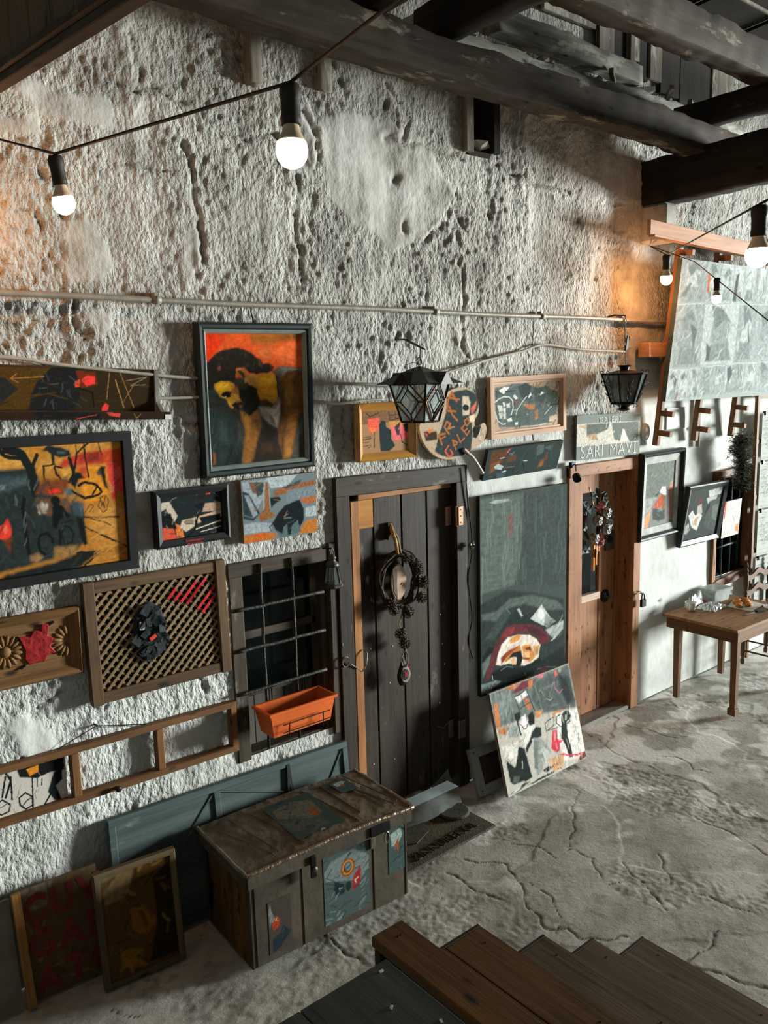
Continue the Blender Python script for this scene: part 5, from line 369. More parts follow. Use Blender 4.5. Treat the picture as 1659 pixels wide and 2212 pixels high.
CRK = [[(2.45,3.652),(2.439,3.451),(2.443,3.248),(2.479,3.113)],[(4.164,4.362),(4.143,4.089),(4.178,3.819),(4.165,3.481)],[(1.828,3.731),(1.862,3.577),(1.895,3.376),(1.908,3.211)],
 [(1.287,3.016),(1.293,2.901),(1.319,2.804),(1.284,2.745)],[(1.502,3.93),(1.60,3.90),(1.73,3.909),(1.85,3.90)],[(3.553,3.717),(3.59,3.669),(3.57,3.615),(3.626,3.516)],[(1.1,1.311),(1.02,1.27),(.937,1.25)],
 [(3.032,3.917),(3.3,3.93),(3.632,3.907)],[(3.9,3.90),(4.2,3.86),(4.629,3.815)],[(2.0,3.80),(2.12,3.79),(2.35,3.812)],[(3.05,4.2),(3.2,4.05),(3.15,3.95)],[(1.2,3.5),(1.28,3.42),(1.25,3.33)],[(1.05,3.36),(1.16,3.33),(1.2,3.28)],
 [(1.83,2.5),(1.80,2.35),(1.82,2.2),(1.86,2.1)],[(1.77,2.45),(1.86,2.42)],[(2.7,2.55),(2.69,2.4),(2.72,2.3),(2.66,2.22)],[(1.75,1.35),(1.74,1.2),(1.78,1.12)],[(3.64,1.67),(3.636,1.52),(3.61,1.37),(3.64,1.12),(3.61,.98),(3.64,.84)],
 [(1.6,4.15),(1.66,4.0),(1.62,3.9)],[(3.3,3.3),(3.34,3.15),(3.3,3.04)],[(3.6,3.3),(3.63,3.1),(3.6,2.9),(3.64,2.75)],[(1.4,3.62),(1.6,3.6),(1.78,3.57)],[(2.5,3.95),(2.6,3.85),(2.58,3.72)],[(3.45,3.5),(3.3,3.38)]]
PAT = [[(2.606,3.962),(2.816,4.021),(3.269,3.978),(3.479,3.784),(3.552,3.691),(3.399,3.469),(3.113,3.344),(2.793,3.462),(2.646,3.563)],[(1.265,3.316),(1.414,3.349),(1.462,3.18),(1.411,3.061),(1.253,3.072)],
 [(1.799,3.327),(1.869,3.333),(1.884,3.21),(1.815,3.059),(1.79,3.203)],[(1.12,3.80),(1.22,3.85),(1.49,3.84),(1.515,3.72),(1.22,3.726)],[(1.047,3.70),(1.21,3.74),(1.206,3.636),(1.047,3.62)],[(2.46,3.95),(2.55,4.0),(2.6,3.8),(2.52,3.6)],[(1.83,3.60),(1.86,3.6),(1.93,3.4),(1.88,3.38)],
 [(.85,1.25),(1.0,1.2),(1.05,1.0),(.9,.95)],[(1.33,2.98),(1.46,2.96),(1.42,2.86),(1.36,2.84)]]
wx = X+.03*pn(X*9, Z*9, 5)+.008*pn(X*28, Z*28, 55); wz = Z+.03*pn(X*9, Z*9, 6)+.008*pn(X*28, Z*28, 56)
right = sstep(3.45, 3.75, X+.12*pn(X*2.5, Z*2.5, 8)); low = 1-sstep(1.85, 2.35, Z+.2*pn(X*2, Z*2, 9)+.25*np.clip(X-5.2, -1, .0))
farr = sstep(5.25, 5.5, X)*(1-sstep(2.5, 2.9, Z))
smooth = np.clip(np.maximum(right*low, farr), 0, 1); lowl = (1-sstep(.55, 1.15, Z+.15*pn(X*2, Z*2, 14)))*(1-right)*.55
tone = np.clip(np.maximum(smooth, .6*(1-sstep(1.3, 2.1, Z))+.3*pn(X*1.3, Z*1.3, 11)), 0, 1)
sm = np.zeros(X.shape)
hgt = (.016*pn(X*1.6, Z*1.6, 1)+.011*pn(X*4.5, Z*4.0, 2))*(1-.88*smooth)
for P in PAT:
    k = 1-sstep(-.015, .02, sdpoly(wx, wz, P)); sm = np.maximum(sm, k); hgt += .007*k
grain = np.clip((1-.93*smooth)*(1-.75*sm)*(1-lowl*.75)*(.75+.5*pn(X*2.2, Z*2.2, 12)), .05, 1.2)
g1 = pn(X*13, Z*9, 3); g2 = pn(X*29+.6*pn(X*12, Z*12, 61), Z*18, 4); g3 = pn(X*50+.5*pn(X*20, Z*14, 62), Z*25, 13)
fine = .003*g1+.0075*g2+.0095*g3; hgt += grain*np.where(fine < 0, .4*fine, 1.25*fine)+.0012*smooth*pn(X*14, Z*14, 17)
hgt += (1-smooth)*.006*pn(X*11, Z*1.8, 15)
crack = np.zeros(X.shape)
for i, P in enumerate(CRK):
    d = dseg(wx, wz, P); wdt = (.005+.003*(i % 3))*np.clip(1+1.3*pn(X*7, Z*7, 70+i), .2, 2.2); k = np.exp(-(d/wdt)**2); hgt -= .011*k; crack = np.maximum(crack, .6*np.exp(-(d/(wdt*.6))**2))
    hgt += .006*np.exp(-((d-.035)/.02)**2)
rd = random.Random(5)
for i in range(45):      # pits and chipped holes
    x0 = rd.uniform(.8, 7.4); z0 = rd.uniform(.1, 4.4); r0 = rd.uniform(.008, .03)*(.6 if x0 > 3.7 and z0 < 2 else 1)
    sl = (slice(*np.searchsorted(zs, [z0-.1, z0+.1])), slice(*np.searchsorted(xs, [x0-.1, x0+.1])))
    d = np.hypot((wx[sl]-x0)*rd.uniform(.6, 1.5), wz[sl]-z0); k = np.exp(-(d/r0)**2); hgt[sl] -= .02*k; crack[sl] = np.maximum(crack[sl], .5*k)
hgt += .008*np.clip((4.4-Z)/.3, 0, 0)
hgt = np.clip(hgt, -.05, .028)
for o in OPEN:            # plaster thickens softly and levels at openings
    d = np.maximum(np.maximum(o[0]-X, X-o[1]), np.maximum(o[2]-Z, Z-o[3])); hgt *= sstep(0, .06, d)*.8+.2
co = np.stack([X, -hgt, Z], -1).reshape(-1, 3); idx = np.arange(X.size).reshape(X.shape)
F = np.stack([idx[:-1, :-1], idx[:-1, 1:], idx[1:, 1:], idx[1:, :-1]], -1).reshape(-1, 4)
cx = X[:-1, :-1]*.5+X[1:, 1:]*.5; cz = Z[:-1, :-1]*.5+Z[1:, 1:]*.5; keep = np.ones(cx.shape, bool)
for o in OPEN: keep &= ~((cx > o[0]) & (cx < o[1]) & (cz > o[2]) & (cz < o[3]))
me = grid_mesh('wall_left', co, F[keep.ravel()], True); me.materials.append(PLASTER)
for n, a in (('grain', np.clip(grain*.9, 0, 1)), ('tone', tone), ('crack', crack)):
    at = me.attributes.new(n, 'FLOAT', 'POINT'); at.data.foreach_set('value', a.astype(np.float32).ravel())
wall_left = meshobj('wall_left', me, kind='structure', label='rough whitewashed plaster wall covered with paintings', cat='wall')
# ------------------------------------------------------------------ floor
def concrete():
    m, nt, b = newmat('concrete'); L = nt.links.new; co = coords(nt, (1,1,1))
    n1 = nd(nt, 'ShaderNodeTexNoise', i_Scale=2.2, i_Detail=9.0, i_Roughness=.68); L(co, n1.inputs[0])
    n2 = nd(nt, 'ShaderNodeTexNoise', i_Scale=48.0, i_Detail=8.0, i_Roughness=.7); L(co, n2.inputs[0]); n3 = nd(nt, 'ShaderNodeTexNoise', i_Scale=7.0, i_Detail=8.0, i_Roughness=.7); L(co, n3.inputs[0])
    c1 = ramp(nt, n1.outputs[0], [(.32, hx('87867b')), (.48, hx('a2a196')), (.62, hx('bcbbb0'))])
    sp = ramp(nt, n3.outputs[0], [(.38, (1,1,1,1)), (.46, (0,0,0,1))]); mx = nd(nt, 'ShaderNodeMix', data_type='RGBA'); m0 = nd(nt, 'ShaderNodeMath', operation='MULTIPLY', i_1=.55); L(sp, m0.inputs[0]); L(m0.outputs[0], mx.inputs[0]); L(c1, mx.inputs[6]); mx.inputs[7].default_value = hx('757064')
    ck = nd(nt, 'ShaderNodeAttribute', attribute_name='crack').outputs['Fac']; m2 = nd(nt, 'ShaderNodeMix', data_type='RGBA'); L(ck, m2.inputs[0]); L(mx.outputs[2], m2.inputs[6]); m2.inputs[7].default_value = hx('33302a')
    pl = nd(nt, 'ShaderNodeAttribute', attribute_name='pale').outputs['Fac']; m4 = nd(nt, 'ShaderNodeMix', data_type='RGBA'); L(pl, m4.inputs[0]); L(m2.outputs[2], m4.inputs[6]); m4.inputs[7].default_value = hx('e6e6df')
    n6 = nd(nt, 'ShaderNodeTexNoise', i_Scale=26.0, i_Detail=3.0, i_Roughness=.6); L(coords(nt, (1,2.2,1)), n6.inputs[0]); fl = ramp(nt, n6.outputs[0], [(.66, (0,0,0,1)), (.72, (1,1,1,1))]); f0 = nd(nt, 'ShaderNodeMath', operation='MULTIPLY', i_1=.5); L(fl, f0.inputs[0])
    m5 = nd(nt, 'ShaderNodeMix', data_type='RGBA'); L(f0.outputs[0], m5.inputs[0]); L(m4.outputs[2], m5.inputs[6]); m5.inputs[7].default_value = hx('4f4b41')
    L(m5.outputs[2], b.inputs['Base Color']); b.inputs['Roughness'].default_value = .85
    bp = nd(nt, 'ShaderNodeBump', i_Strength=.55, i_Distance=.007); L(n2.outputs[0], bp.inputs['Height']); L(bp.outputs[0], b.inputs['Normal']); return m
FX = axis([(-1, .4, .1), (.4, 1.9, .0145), (1.9, 5.8, .0085), (5.8, 7.7, .0145), (7.7, 15, .12)], []); FY = axis([(-9, -2.6, .1), (-2.6, -2.0, .0135), (-2.0, .0, .0085)], []); FY = np.append(FY, 0.0)
X, Y = np.meshgrid(FX, FY)
FC = [[(4.797,-.106),(4.721,-.302),(4.649,-.579),(4.717,-.643),(4.866,-.656),(4.952,-.764),(4.854,-.907),(4.902,-.996)],[(5.131,-.157),(5.176,-.348),(5.205,-.541),(5.28,-.589)],[(5.51,-.605),(5.608,-.752)],[(2.834,-.647),(2.84,-.764),(2.813,-.858),(2.864,-.972)],[(3.483,-.965),(3.504,-1.075),(3.415,-1.17),(3.349,-1.276),(3.445,-1.308)],[(3.027,-.987),(2.904,-1.108),(2.856,-1.28),(2.923,-1.34),(2.907,-1.46),(3.097,-1.585)],[(3.588,-1.211),(3.508,-1.42),(3.419,-1.595)],[(4.313,-1.218),(4.31,-1.423),(4.253,-1.692)],[(3.286,-.659),(3.367,-.829),(3.353,-.939),(3.483,-.965)],[(4.071,-.533),(3.699,-.8),(3.492,-.942)],[(4.321,-.762),(4.515,-1.101),(4.434,-1.328)],[(2.07,-.532),(2.005,-.699),(2.029,-.847)],[(2.863,-1.331),(3.01,-1.228),(3.094,-.993)],[(3.451,-1.856),(3.121,-1.858),(3.256,-2.169)],[(1.034,-.382),(1.058,-.472),(1.143,-.513)],[(2.95,-.6),(3.1,-.78),(3.02,-.99)],[(3.8,-1.3),(3.6,-1.5),(3.7,-1.9)]]
wx = X+.03*pn(X*8, Y*8, 5)+.006*pn(X*30, Y*30, 7); wy = Y+.03*pn(X*8, Y*8, 6)+.006*pn(X*30, Y*30, 9)
rg = sstep(.05, .3, pn(X*1.7, Y*1.7, 31)+.25*pn(X*6, Y*6, 32))
h = .003*pn(X*2.5, Y*2.5, 1)+(.0004+.0012*rg)*pn(X*16, Y*16, 2)+(.0004+.0016*rg)*pn(X*38, Y*38, 3)
st = sstep(.0, .02, pn(X*1.1+3, Y*1.5, 35)+.12*pn(X*7, Y*7, 36)); h += .0025*st
crack = .35*rg*sstep(.15, .4, pn(X*20, Y*20, 37))
for i, P in enumerate(FC):
    d = dseg(wx, wy, P); wd = (.0030+.0012*(i % 2))*np.clip(1+.9*pn(X*6, Y*6, 80+i), .35, 2); k = np.exp(-(d/wd)**2); h -= .0035*k; crack = np.maximum(crack, .85*k)
pale = .75*sstep(-.05, .25, pn(X*3.2, Y*3.2, 41)+.3*pn(X*11, Y*11, 42)+.28-.5*np.abs(Y+.1)-.35*np.clip(4.2-X, 0, 3))
co = np.stack([X, Y, np.clip(h, -.03, .012)-.012], -1).reshape(-1, 3); idx = np.arange(X.size).reshape(X.shape)
F = np.stack([idx[:-1, :-1], idx[:-1, 1:], idx[1:, 1:], idx[1:, :-1]], -1).reshape(-1, 4)
me = grid_mesh('floor', co, F, True); me.materials.append(concrete())
for n, a in (('crack', crack), ('pale', pale)):
    at = me.attributes.new(n, 'FLOAT', 'POINT'); at.data.foreach_set('value', np.clip(a, 0, 1).astype(np.float32).ravel())
meshobj('floor', me, kind='structure', label='cracked grey concrete floor with flaking patches', cat='floor')
# ------------------------------------------------------------------ roof timbers
W_BEAM = wood('beam_wood', '1e1913', '43392d', 'x', worn='7d7464', wornamt=.62, fine=45, rough=.8)
W_BEAMY = wood('tie_wood', '100e0b', '29221a', 'y', worn='4a4135', wornamt=.66, fine=45, rough=.8)
W_PALE = wood('weathered_timber', '56574f', '98978c', 'x', worn='b9b7ab', wornamt=.55, fine=40, rough=.85)
W_PALEZ = wood('weathered_board', '4f4a40', '8b8477', 'z', worn='aaa699', wornamt=.57, fine=40, rough=.85)
W_DARKZ = wood('soot_board', '1a1712', '352f26', 'z', fine=40, rough=.85)
timber((1.2,-.40,4.215), (5.95,-.40,4.195), .15, .19, 1, .010).build('ceiling_beam', W_BEAM, smooth=True, label='long rough beam running just in front of the wall above the pipe', cat='beam', group='roof beams')
timber((2.9,-.87,4.53), (9.5,-.87,4.53), .15, .20, 2, .010).build('ceiling_beam', W_BEAM, smooth=True, label='high rough beam crossing the upper right corner', cat='beam', group='roof beams')
timber((5.57,.10,3.985), (5.57,-6,3.985), .23, .31, 3, .012).build('tie_beam', W_BEAMY, smooth=True, label='thick dark tie beam jutting from the wall above the grey collage', cat='beam', group='roof beams')
timber((3.13,-.22,4.40), (3.13,-6,4.40), .15, .17, 4, .008).build('cross_beam', W_BEAMY, smooth=True, label='dark cross beam resting on the long beam at top centre', cat='beam', group='roof beams')
timber((5.56,-.22,4.375), (5.56,-.96,4.375), .15, .16, 5, .008).build('cross_beam', W_BEAMY, smooth=True, label='short dark cross beam between the two long roof beams', cat='beam', group='roof beams')
timber((2.62,-.25,4.36), (2.62,-5,4.62), .10, .14, 6, .006).build('rafter', W_BEAMY, smooth=True, label='thin dark rafter left of the dark cross beam at top', cat='beam', group='roof beams')
timber((3.8,-.05,4.655), (5.26,-.05,4.655), .14, .12, 7, .010).build('wall_plate', W_PALE, smooth=True, label='pale worn timber lying in the wall top below the upright boards', cat='beam', group='old timbers in the wall top')
timber((3.1,-.12,4.455), (6.6,-.12,4.455), .12, .10, 8, .012).build('wall_plate', W_PALE, smooth=True, label='long pale timber with rubble on it just behind the long beam', cat='beam', group='old timbers in the wall top')
for i, (x0, x1, z0, z1, y, mt, lb) in enumerate([(4.30,4.83,4.86,5.12,-.02,W_PALEZ,'wide pale flaking board at the wall top'),(4.85,5.02,4.74,5.2,-.03,W_PALEZ,'narrow pale flaking board right of the wide one at the wall top'),(5.03,5.17,4.74,5.2,-.02,W_DARKZ,'dark upright board between two pale boards at the wall top'),(5.175,5.225,4.70,5.2,-.05,W_PALEZ,'thin white upright slat at the wall top'),(5.25,5.315,4.76,5.1,-.03,W_PALEZ,'short pale slat right of the thin white slat'),(5.32,5.44,4.66,5.2,-.015,W_DARKZ,'dark upright board right of the short pale slat'),(5.445,5.59,4.68,5.1,-.03,W_PALEZ,'pale leaning board under the high beam'),(5.60,5.85,4.62,5.2,-.015,W_DARKZ,'dark board right of the pale leaning board'),(5.86,6.28,4.60,5.2,-.012,W_DARKZ,'broad dark board above the short cross beam'),(6.30,6.62,4.66,5.1,-.02,W_PALEZ,'pale board at the far end of the wall top')]):
    MB().box(x0, x1, y-.03, y, z0, z1).build('wall_top_board', mt, bev=.003, label=lb, cat='board', group='boards at the wall top')
rd = random.Random(11)
W_RUB = plain('rubble', 'a8a395', .95, var=.35, scale=9)
for i in range(26):
    x = 3.5+i*.115+rd.uniform(-.04, .04); r = rd.uniform(.025, .055)
    stone((x, rd.uniform(-.13,-.07), 4.505+r*.35), r, i).build('rubble_stone', W_RUB, label='small lump of rubble lying on the long pale timber', cat='stone', group='rubble on the wall top')
for i, (x, a) in enumerate([(4.95,.5),(5.28,-.3),(5.6,.9),(5.95,.3)]):
    MB().obox((x,-.10,4.56), (.22,.03,.035), (0,a*.5,a)).build('broken_lath', W_PALEZ, label='splintered pale lath sticking out of the rubble, '+['leftmost','second from left','third from left','rightmost'][i]+' of four', cat='lath', group='broken laths on the wall top')
for x, w, z0 in ((2.215,.085,4.03),(2.64,.045,4.08)):
    timber((x,-.005,z0), (x+.01,-.005,4.7), w, .07, int(x*10), .005).build('wall_post', W_PALEZ, smooth=True, label='weathered post stub set in the plaster, '+('broader' if w > .06 else 'thinner')+' of two under the long beam', cat='post', group='post stubs in the wall')
MB().box(3.635,3.69,-.035,.1,3.94,4.36).build('niche_jamb', W_PALEZ, label='pale upright board on the left of the small dark niche', cat='board')
MB().box(3.87,3.92,-.03,.1,3.96,4.36).build('niche_jamb', W_DARKZ, label='dark upright board on the right of the small niche', cat='board')
MB().box(3.66,3.90,.24,.26,3.9,4.4).box(3.66,3.90,0,.25,3.93,3.96).box(3.66,3.68,.0,.25,3.93,4.4).box(3.88,3.9,0,.25,3.93,4.4).build('niche_back', W_DARKZ, wall_left)
stone((3.80,.03,4.01), .075, 77).build('rubble_stone', W_RUB, label='large plaster lump lying in the small dark niche', cat='stone')
# roof boarding
ceil = thing('ceiling', 'dark boarded roof underside', 'ceiling', kind='structure')
CB = MB().box(0,.235,-9,.3,0,.025); proto = None; W_ROOF = wood('roof_board', '14110d', '2a231b', 'y', fine=40, rough=.9)
for i in range(68):
    o = CB.build('roof_board', W_ROOF, ceil) if proto is None else dup(proto, ceil)
    proto = proto or o; o.location = (-1.3+i*.24, 0, 5.12+.015*math.sin(i*2.1)); o.rotation_euler = (R(-4),0,0)
for y in (-.27,-.62): MB().box(4.6,9,y-.006,y+.006,5.04,5.06).build('batten', W_PALEZ, ceil)
# vertical plank partition hanging from the roof, upper left
W_PART = wood('partition_wood', '453728', '6d5740', 'z', fine=50, rough=.8)
part = thing('plank_partition', 'dark partition of upright planks with a batten along its lower edge', 'partition', (.77,-.05,3.60))
def pz(y): return -.098*(-.05-y)   # lower edge drops towards the camera
for i in range(24):
    y1 = -.05-i*.155; y0 = y1-.152
    MB().add([(.0,y1+.05,pz(y1)),(.025,y1+.05,pz(y1)),(.025,y0+.05,pz(y0)),(0,y0+.05,pz(y0)),(0,y1+.05,1.65),(.025,y1+.05,1.65),(.025,y0+.05,1.65),(0,y0+.05,1.65)],[(0,1,2,3),(4,5,6,7),(0,1,5,4),(1,2,6,5),(2,3,7,6),(3,0,4,7)]).build('plank', W_PART, part)
W_TRIM = wood('partition_trim', '2a221a', '4a4034', 'y', fine=40, rough=.8, worn='6f6656', wornamt=.62)
yy = -3.75
for z0, z1, x0, x1 in ((.0,.024,-.02,.0),(-.024,.0,-.008,.03)):
    MB().add([(x0,0,z0),(x1,0,z0),(x1,yy,z0+pz(yy)),(x0,yy,z0+pz(yy)),(x0,0,z1),(x1,0,z1),(x1,yy,z1+pz(yy)),(x0,yy,z1+pz(yy))],[(0,1,2,3),(4,5,6,7),(0,1,5,4),(1,2,6,5),(2,3,7,6),(3,0,4,7)]).build('batten', W_TRIM, part, bev=.003)
# right end left open
# ------------------------------------------------------------------ window 1 (dark casement with an iron grille)
W_OLDX = wood('old_sash_x', '2a241c', '544a3b', 'x', worn='7a705f', wornamt=.62, fine=60); W_OLDZ = wood('old_sash_z', '2a241c', '544a3b', 'z', worn='7a705f', wornamt=.62, fine=60)
W_BLACKX = wood('dark_door_x', '1f1b15', '3f382d', 'x', worn='777163', wornamt=.60, fine=60); W_BLACKZ = wood('dark_door_z', '1f1a14', '3d352a', 'z', worn='5f5647', wornamt=.64, fine=60, fleck=('8a8374',.73))
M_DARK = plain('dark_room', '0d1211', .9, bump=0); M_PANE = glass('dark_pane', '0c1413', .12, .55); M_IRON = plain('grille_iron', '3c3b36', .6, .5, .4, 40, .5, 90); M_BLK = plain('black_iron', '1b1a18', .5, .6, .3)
w1 = thing('window_1', 'dark wooden window behind a nine-square iron grille', 'window', kind='structure')
MB().box(1.93,2.545,-.012,.10,1.665,1.745).build('frame_head', W_OLDX, w1, bev=.006)
MB().box(1.935,2.015,-.008,.11,.68,1.70).build('frame_post', W_OLDZ, w1, bev=.006)
MB().box(2.545,2.598,-.02,.14,.66,1.76).build('frame_post', W_OLDZ, w1, bev=.006)
MB().box(1.95,2.55,.012,.16,.675,.705).build('sill', W_OLDX, w1, bev=.006)
MB().box(2.51,2.545,.02,.16,.70,1.70).build('frame_post', W_OLDZ, w1, bev=.004)
MB().box(2.015,2.52,.085,.12,1.30,1.345).build('sash_bar', W_OLDX, w1, bev=.003)
MB().box(2.015,2.52,.085,.12,.985,1.01).build('sash_bar', W_OLDX, w1, bev=.003)
MB().box(2.015,2.52,.085,.12,1.64,1.67).build('sash_bar', W_OLDX, w1, bev=.003)
MB().box(2.49,2.515,.085,.12,.98,1.67).build('sash_bar', W_OLDZ, w1, bev=.003)
for z0, z1 in ((1.345,1.64),(1.01,1.30)): MB().box(2.015,2.49,.102,.106,z0,z1).build('pane', M_PANE, w1)
W_PINE = wood('pale_infill', '3b3833', '5c584f', 'z', fine=40)
for x in (2.016,2.112,2.208,2.304,2.40): MB().box(x,x+.093,.11,.125,.70,.985).build('infill_board', W_PINE, w1, bev=.002)
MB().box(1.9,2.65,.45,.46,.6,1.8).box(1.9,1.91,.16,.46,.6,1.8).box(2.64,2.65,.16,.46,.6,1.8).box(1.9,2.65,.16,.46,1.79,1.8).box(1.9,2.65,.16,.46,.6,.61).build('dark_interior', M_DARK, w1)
rd = random.Random(3)
for x in (2.112,2.304): MB().tube([(x+rd.uniform(-.003,.003),-.022,.72+k*.1) for k in range(11)], .0085, 8).build('grille_bar', M_IRON, w1, smooth=True)
for z in (1.502,1.287,1.06): MB().tube([(1.935+k*.056,-.030,z+rd.uniform(-.003,.003)) for k in range(11)], .0095, 8).build('grille_bar', M_IRON, w1, smooth=True)
# ------------------------------------------------------------------ door 1 (dark plank door)
d1 = thing('door_1', 'dark stained plank door with pale strip in a black frame', 'door', kind='structure')
MB().prism([(2.60,2.005),(3.615,1.995),(3.615,2.10),(2.60,2.115)], -.03, .10).build('lintel', W_BLACKX, d1, bev=.005)
MB().add([(2.60,-.03,0),(2.695,-.03,0),(2.695,.12,0),(2.60,.12,0),(2.60,-.03,2.01),(2.695,-.03,2.01),(2.695,.12,2.01),(2.60,.12,2.01)],[(0,3,2,1),(4,5,6,7),(0,1,5,4),(1,2,6,5),(2,3,7,6),(3,0,4,7)]).build('jamb', W_BLACKZ, d1, bev=.004)
MB().box(3.515,3.61,-.03,.12,0,2.0).build('jamb', W_BLACKZ, d1, bev=.004)
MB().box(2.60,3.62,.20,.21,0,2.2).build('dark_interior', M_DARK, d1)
W_RAW = wood('raw_pine_x', '7d4e2a', 'b27c4b', 'x', fine=50); W_RAWZ = wood('raw_pine_z', '7d4e2a', 'b27c4b', 'z', fine=50)
for x0, x1 in ((2.785,2.893),(2.903,3.108),(3.118,3.308),(3.318,3.512)): MB().box(x0,x1,.025,.055,.045,1.965).build('plank', W_BLACKZ, d1, bev=.003)
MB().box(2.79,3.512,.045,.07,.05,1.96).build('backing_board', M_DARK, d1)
MB().box(2.725,2.783,.005,.05,.04,1.965).build('edge_strip', W_RAWZ, d1, bev=.003)
MB().box(2.787,3.512,.015,.055,1.966,2.005).build('top_strip', W_RAW, d1, bev=.002)
MB().box(2.787,2.896,.020,.03,1.80,1.964).build('pine_patch', wood('patch_pine', '96601f', 'b9802f', 'x', fine=40), d1, bev=.002)
M_COP = plain('hinge_brass', 'b08468', .45, .6, .25); M_STEEL = plain('worn_steel', '6f6a5e', .5, .7, .3)
for z, mt in ((1.79,M_COP),(.40,M_STEEL)):
    hg = MB().box(3.462,3.508,.010,.024,z-.06,z+.06).box(3.520,3.562,-.042,-.03,z-.06,z+.06).build('hinge', mt, d1, bev=.002)
    MB().tube([(3.513,-.03,z-.062),(3.513,-.03,z+.062)], .007, 8).build('hinge_pin', mt, hg)
    for q in (-.04,0,.04): MB().obox((3.541,-.043,z+q),(.009,.004,.009)).obox((3.485,.009,z+q),(.009,.004,.009)).build('screw', M_STEEL, hg)
MB().tube([(2.62+.022*math.cos(a),-.04,1.075+.03*math.sin(a)) for a in [k*.5 for k in range(1,13)]]+[(2.66,-.042,1.05),(2.74,-.03,.99)], .004, 6).build('latch_hook', M_STEEL, d1, smooth=True)
MB().tube([(2.78,.0,1.10),(2.79,-.02,1.08),(2.775,-.03,1.02),(2.745,-.03,.985),(2.735,-.025,.99)], .0045, 6).build('latch_hasp', M_STEEL, d1, smooth=True)
MB().tube([(3.36,.015,.455),(3.39,-.01,.44),(3.44,-.01,.465),(3.46,.01,.475)], .004, 6).build('door_hook', M_STEEL, d1, smooth=True)
rd = random.Random(8)
for i in range(14): MB().obox((rd.choice([2.84,3.0,3.2,3.42])+rd.uniform(-.03,.03),.024,1.985 if i > 8 else rd.uniform(.2,1.9)),(.008,.003,.008)).build('nail_head', plain('nail','c9c4b6',.4,.5), d1)
# ------------------------------------------------------------------ door 2 (honey pine door, set back)
W_HON = wood('honey_pine_z', '734628', 'a97750', 'z', fine=36, worn='7a4c2c', wornamt=.6, fleck=('4a2c18',.645)); W_HONX = wood('honey_pine_x', '734628', 'a97750', 'x', fine=36, worn='7a4c2c', wornamt=.6, fleck=('4a2c18',.645))
d2 = thing('door_2', 'honey coloured pine door with a small pane and padlock', 'door', kind='structure')
MB().box(4.625,4.785,-.025,.16,-.01,1.99).build('jamb', W_HON, d2, bev=.005)
MB().box(5.42,5.515,-.03,.16,-.01,2.0).build('jamb', W_HON, d2, bev=.005)
MB().box(4.625,5.515,-.032,.16,1.915,2.005).build('lintel', W_HONX, d2, bev=.005)
MB().box(4.78,5.43,-.02,.20,-.01,.025).build('threshold', wood('grey_sill','57554d','8c8a80','x'), d2, bev=.006)
y0, y1 = .105, .135
MB().box(4.785,4.93,y0,y1,.03,1.92).build('plank', W_HON, d2, bev=.003)
MB().box(4.935,5.155,y0,y1,.03,.965).build('plank', W_HON, d2, bev=.003)
MB().box(4.935,5.155,y0,y1,1.76,1.92).build('plank', W_HON, d2, bev=.003)
MB().box(5.165,5.36,y0,y1,.03,1.92).build('plank', W_HON, d2, bev=.003)
MB().box(5.37,5.50,y0,y1,.03,1.92).build('plank', W_HON, d2, bev=.003)
MB().box(4.925,5.16,.085,.14,.93,.985).build('pane_sill', wood('pale_strip','a58a72','cdb7a0','x'), d2, bev=.003)
MB().box(4.93,5.16,.122,.126,.98,1.77).build('pane', M_PANE, d2)
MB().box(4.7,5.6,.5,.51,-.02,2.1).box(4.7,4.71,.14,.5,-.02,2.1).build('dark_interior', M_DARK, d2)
MB().box(5.23,5.335,.09,.108,1.29,1.44).build('lock_plate', plain('lock_iron','4a463e',.5,.6,.4,50), d2, bev=.004)
MB().lathe([(.028,0),(.028,.008),(.012,.010),(.012,.014)], 12, (5.28,.09,1.37), (R(90),0,0)).build('lock_boss', M_BLK, d2)
# chain and padlock across the gap
lk = thing('padlock', 'dark padlock hanging from a chain on the honey pine door', 'padlock', (5.50,-.07,.885))
MB().box(-.03,.03,-.012,.012,-.06,.0).build('lock_body', M_BLK, lk, bev=.004)
MB().tube([(-.018,0,0),(-.018,0,.03),(-.01,0,.045),(.01,0,.045),(.018,0,.03),(.018,0,0)], .006, 6).build('shackle', M_STEEL, lk, smooth=True)
p = [(5.24,.09,.93),(5.30,.06,.90),(5.36,.02,.885),(5.42,-.03,.91),(5.46,-.05,.955),(5.50,-.065,.925)]
for i in range(18):
    t = i/17*(len(p)-1); k = min(int(t), len(p)-2); q = Vector(p[k]).lerp(Vector(p[k+1]), t-k)-Vector((5.50,-.07,.885))
    a = (i % 2)*1.57; MB().tube([(q.x+.013*math.cos(u), q.y+.008*math.sin(u)*math.cos(a), q.z+.008*math.sin(u)*math.sin(a)) for u in [j*1.047 for j in range(6)]], .0025, 5, True).build('chain_link', M_STEEL, lk)
MB().lathe([(.05,0),(.05,.01),(.03,.02),(.012,.022)], 10, (5.24,.105,.93), (R(90),0,0)).build('door_knob', M_BLK, d2)
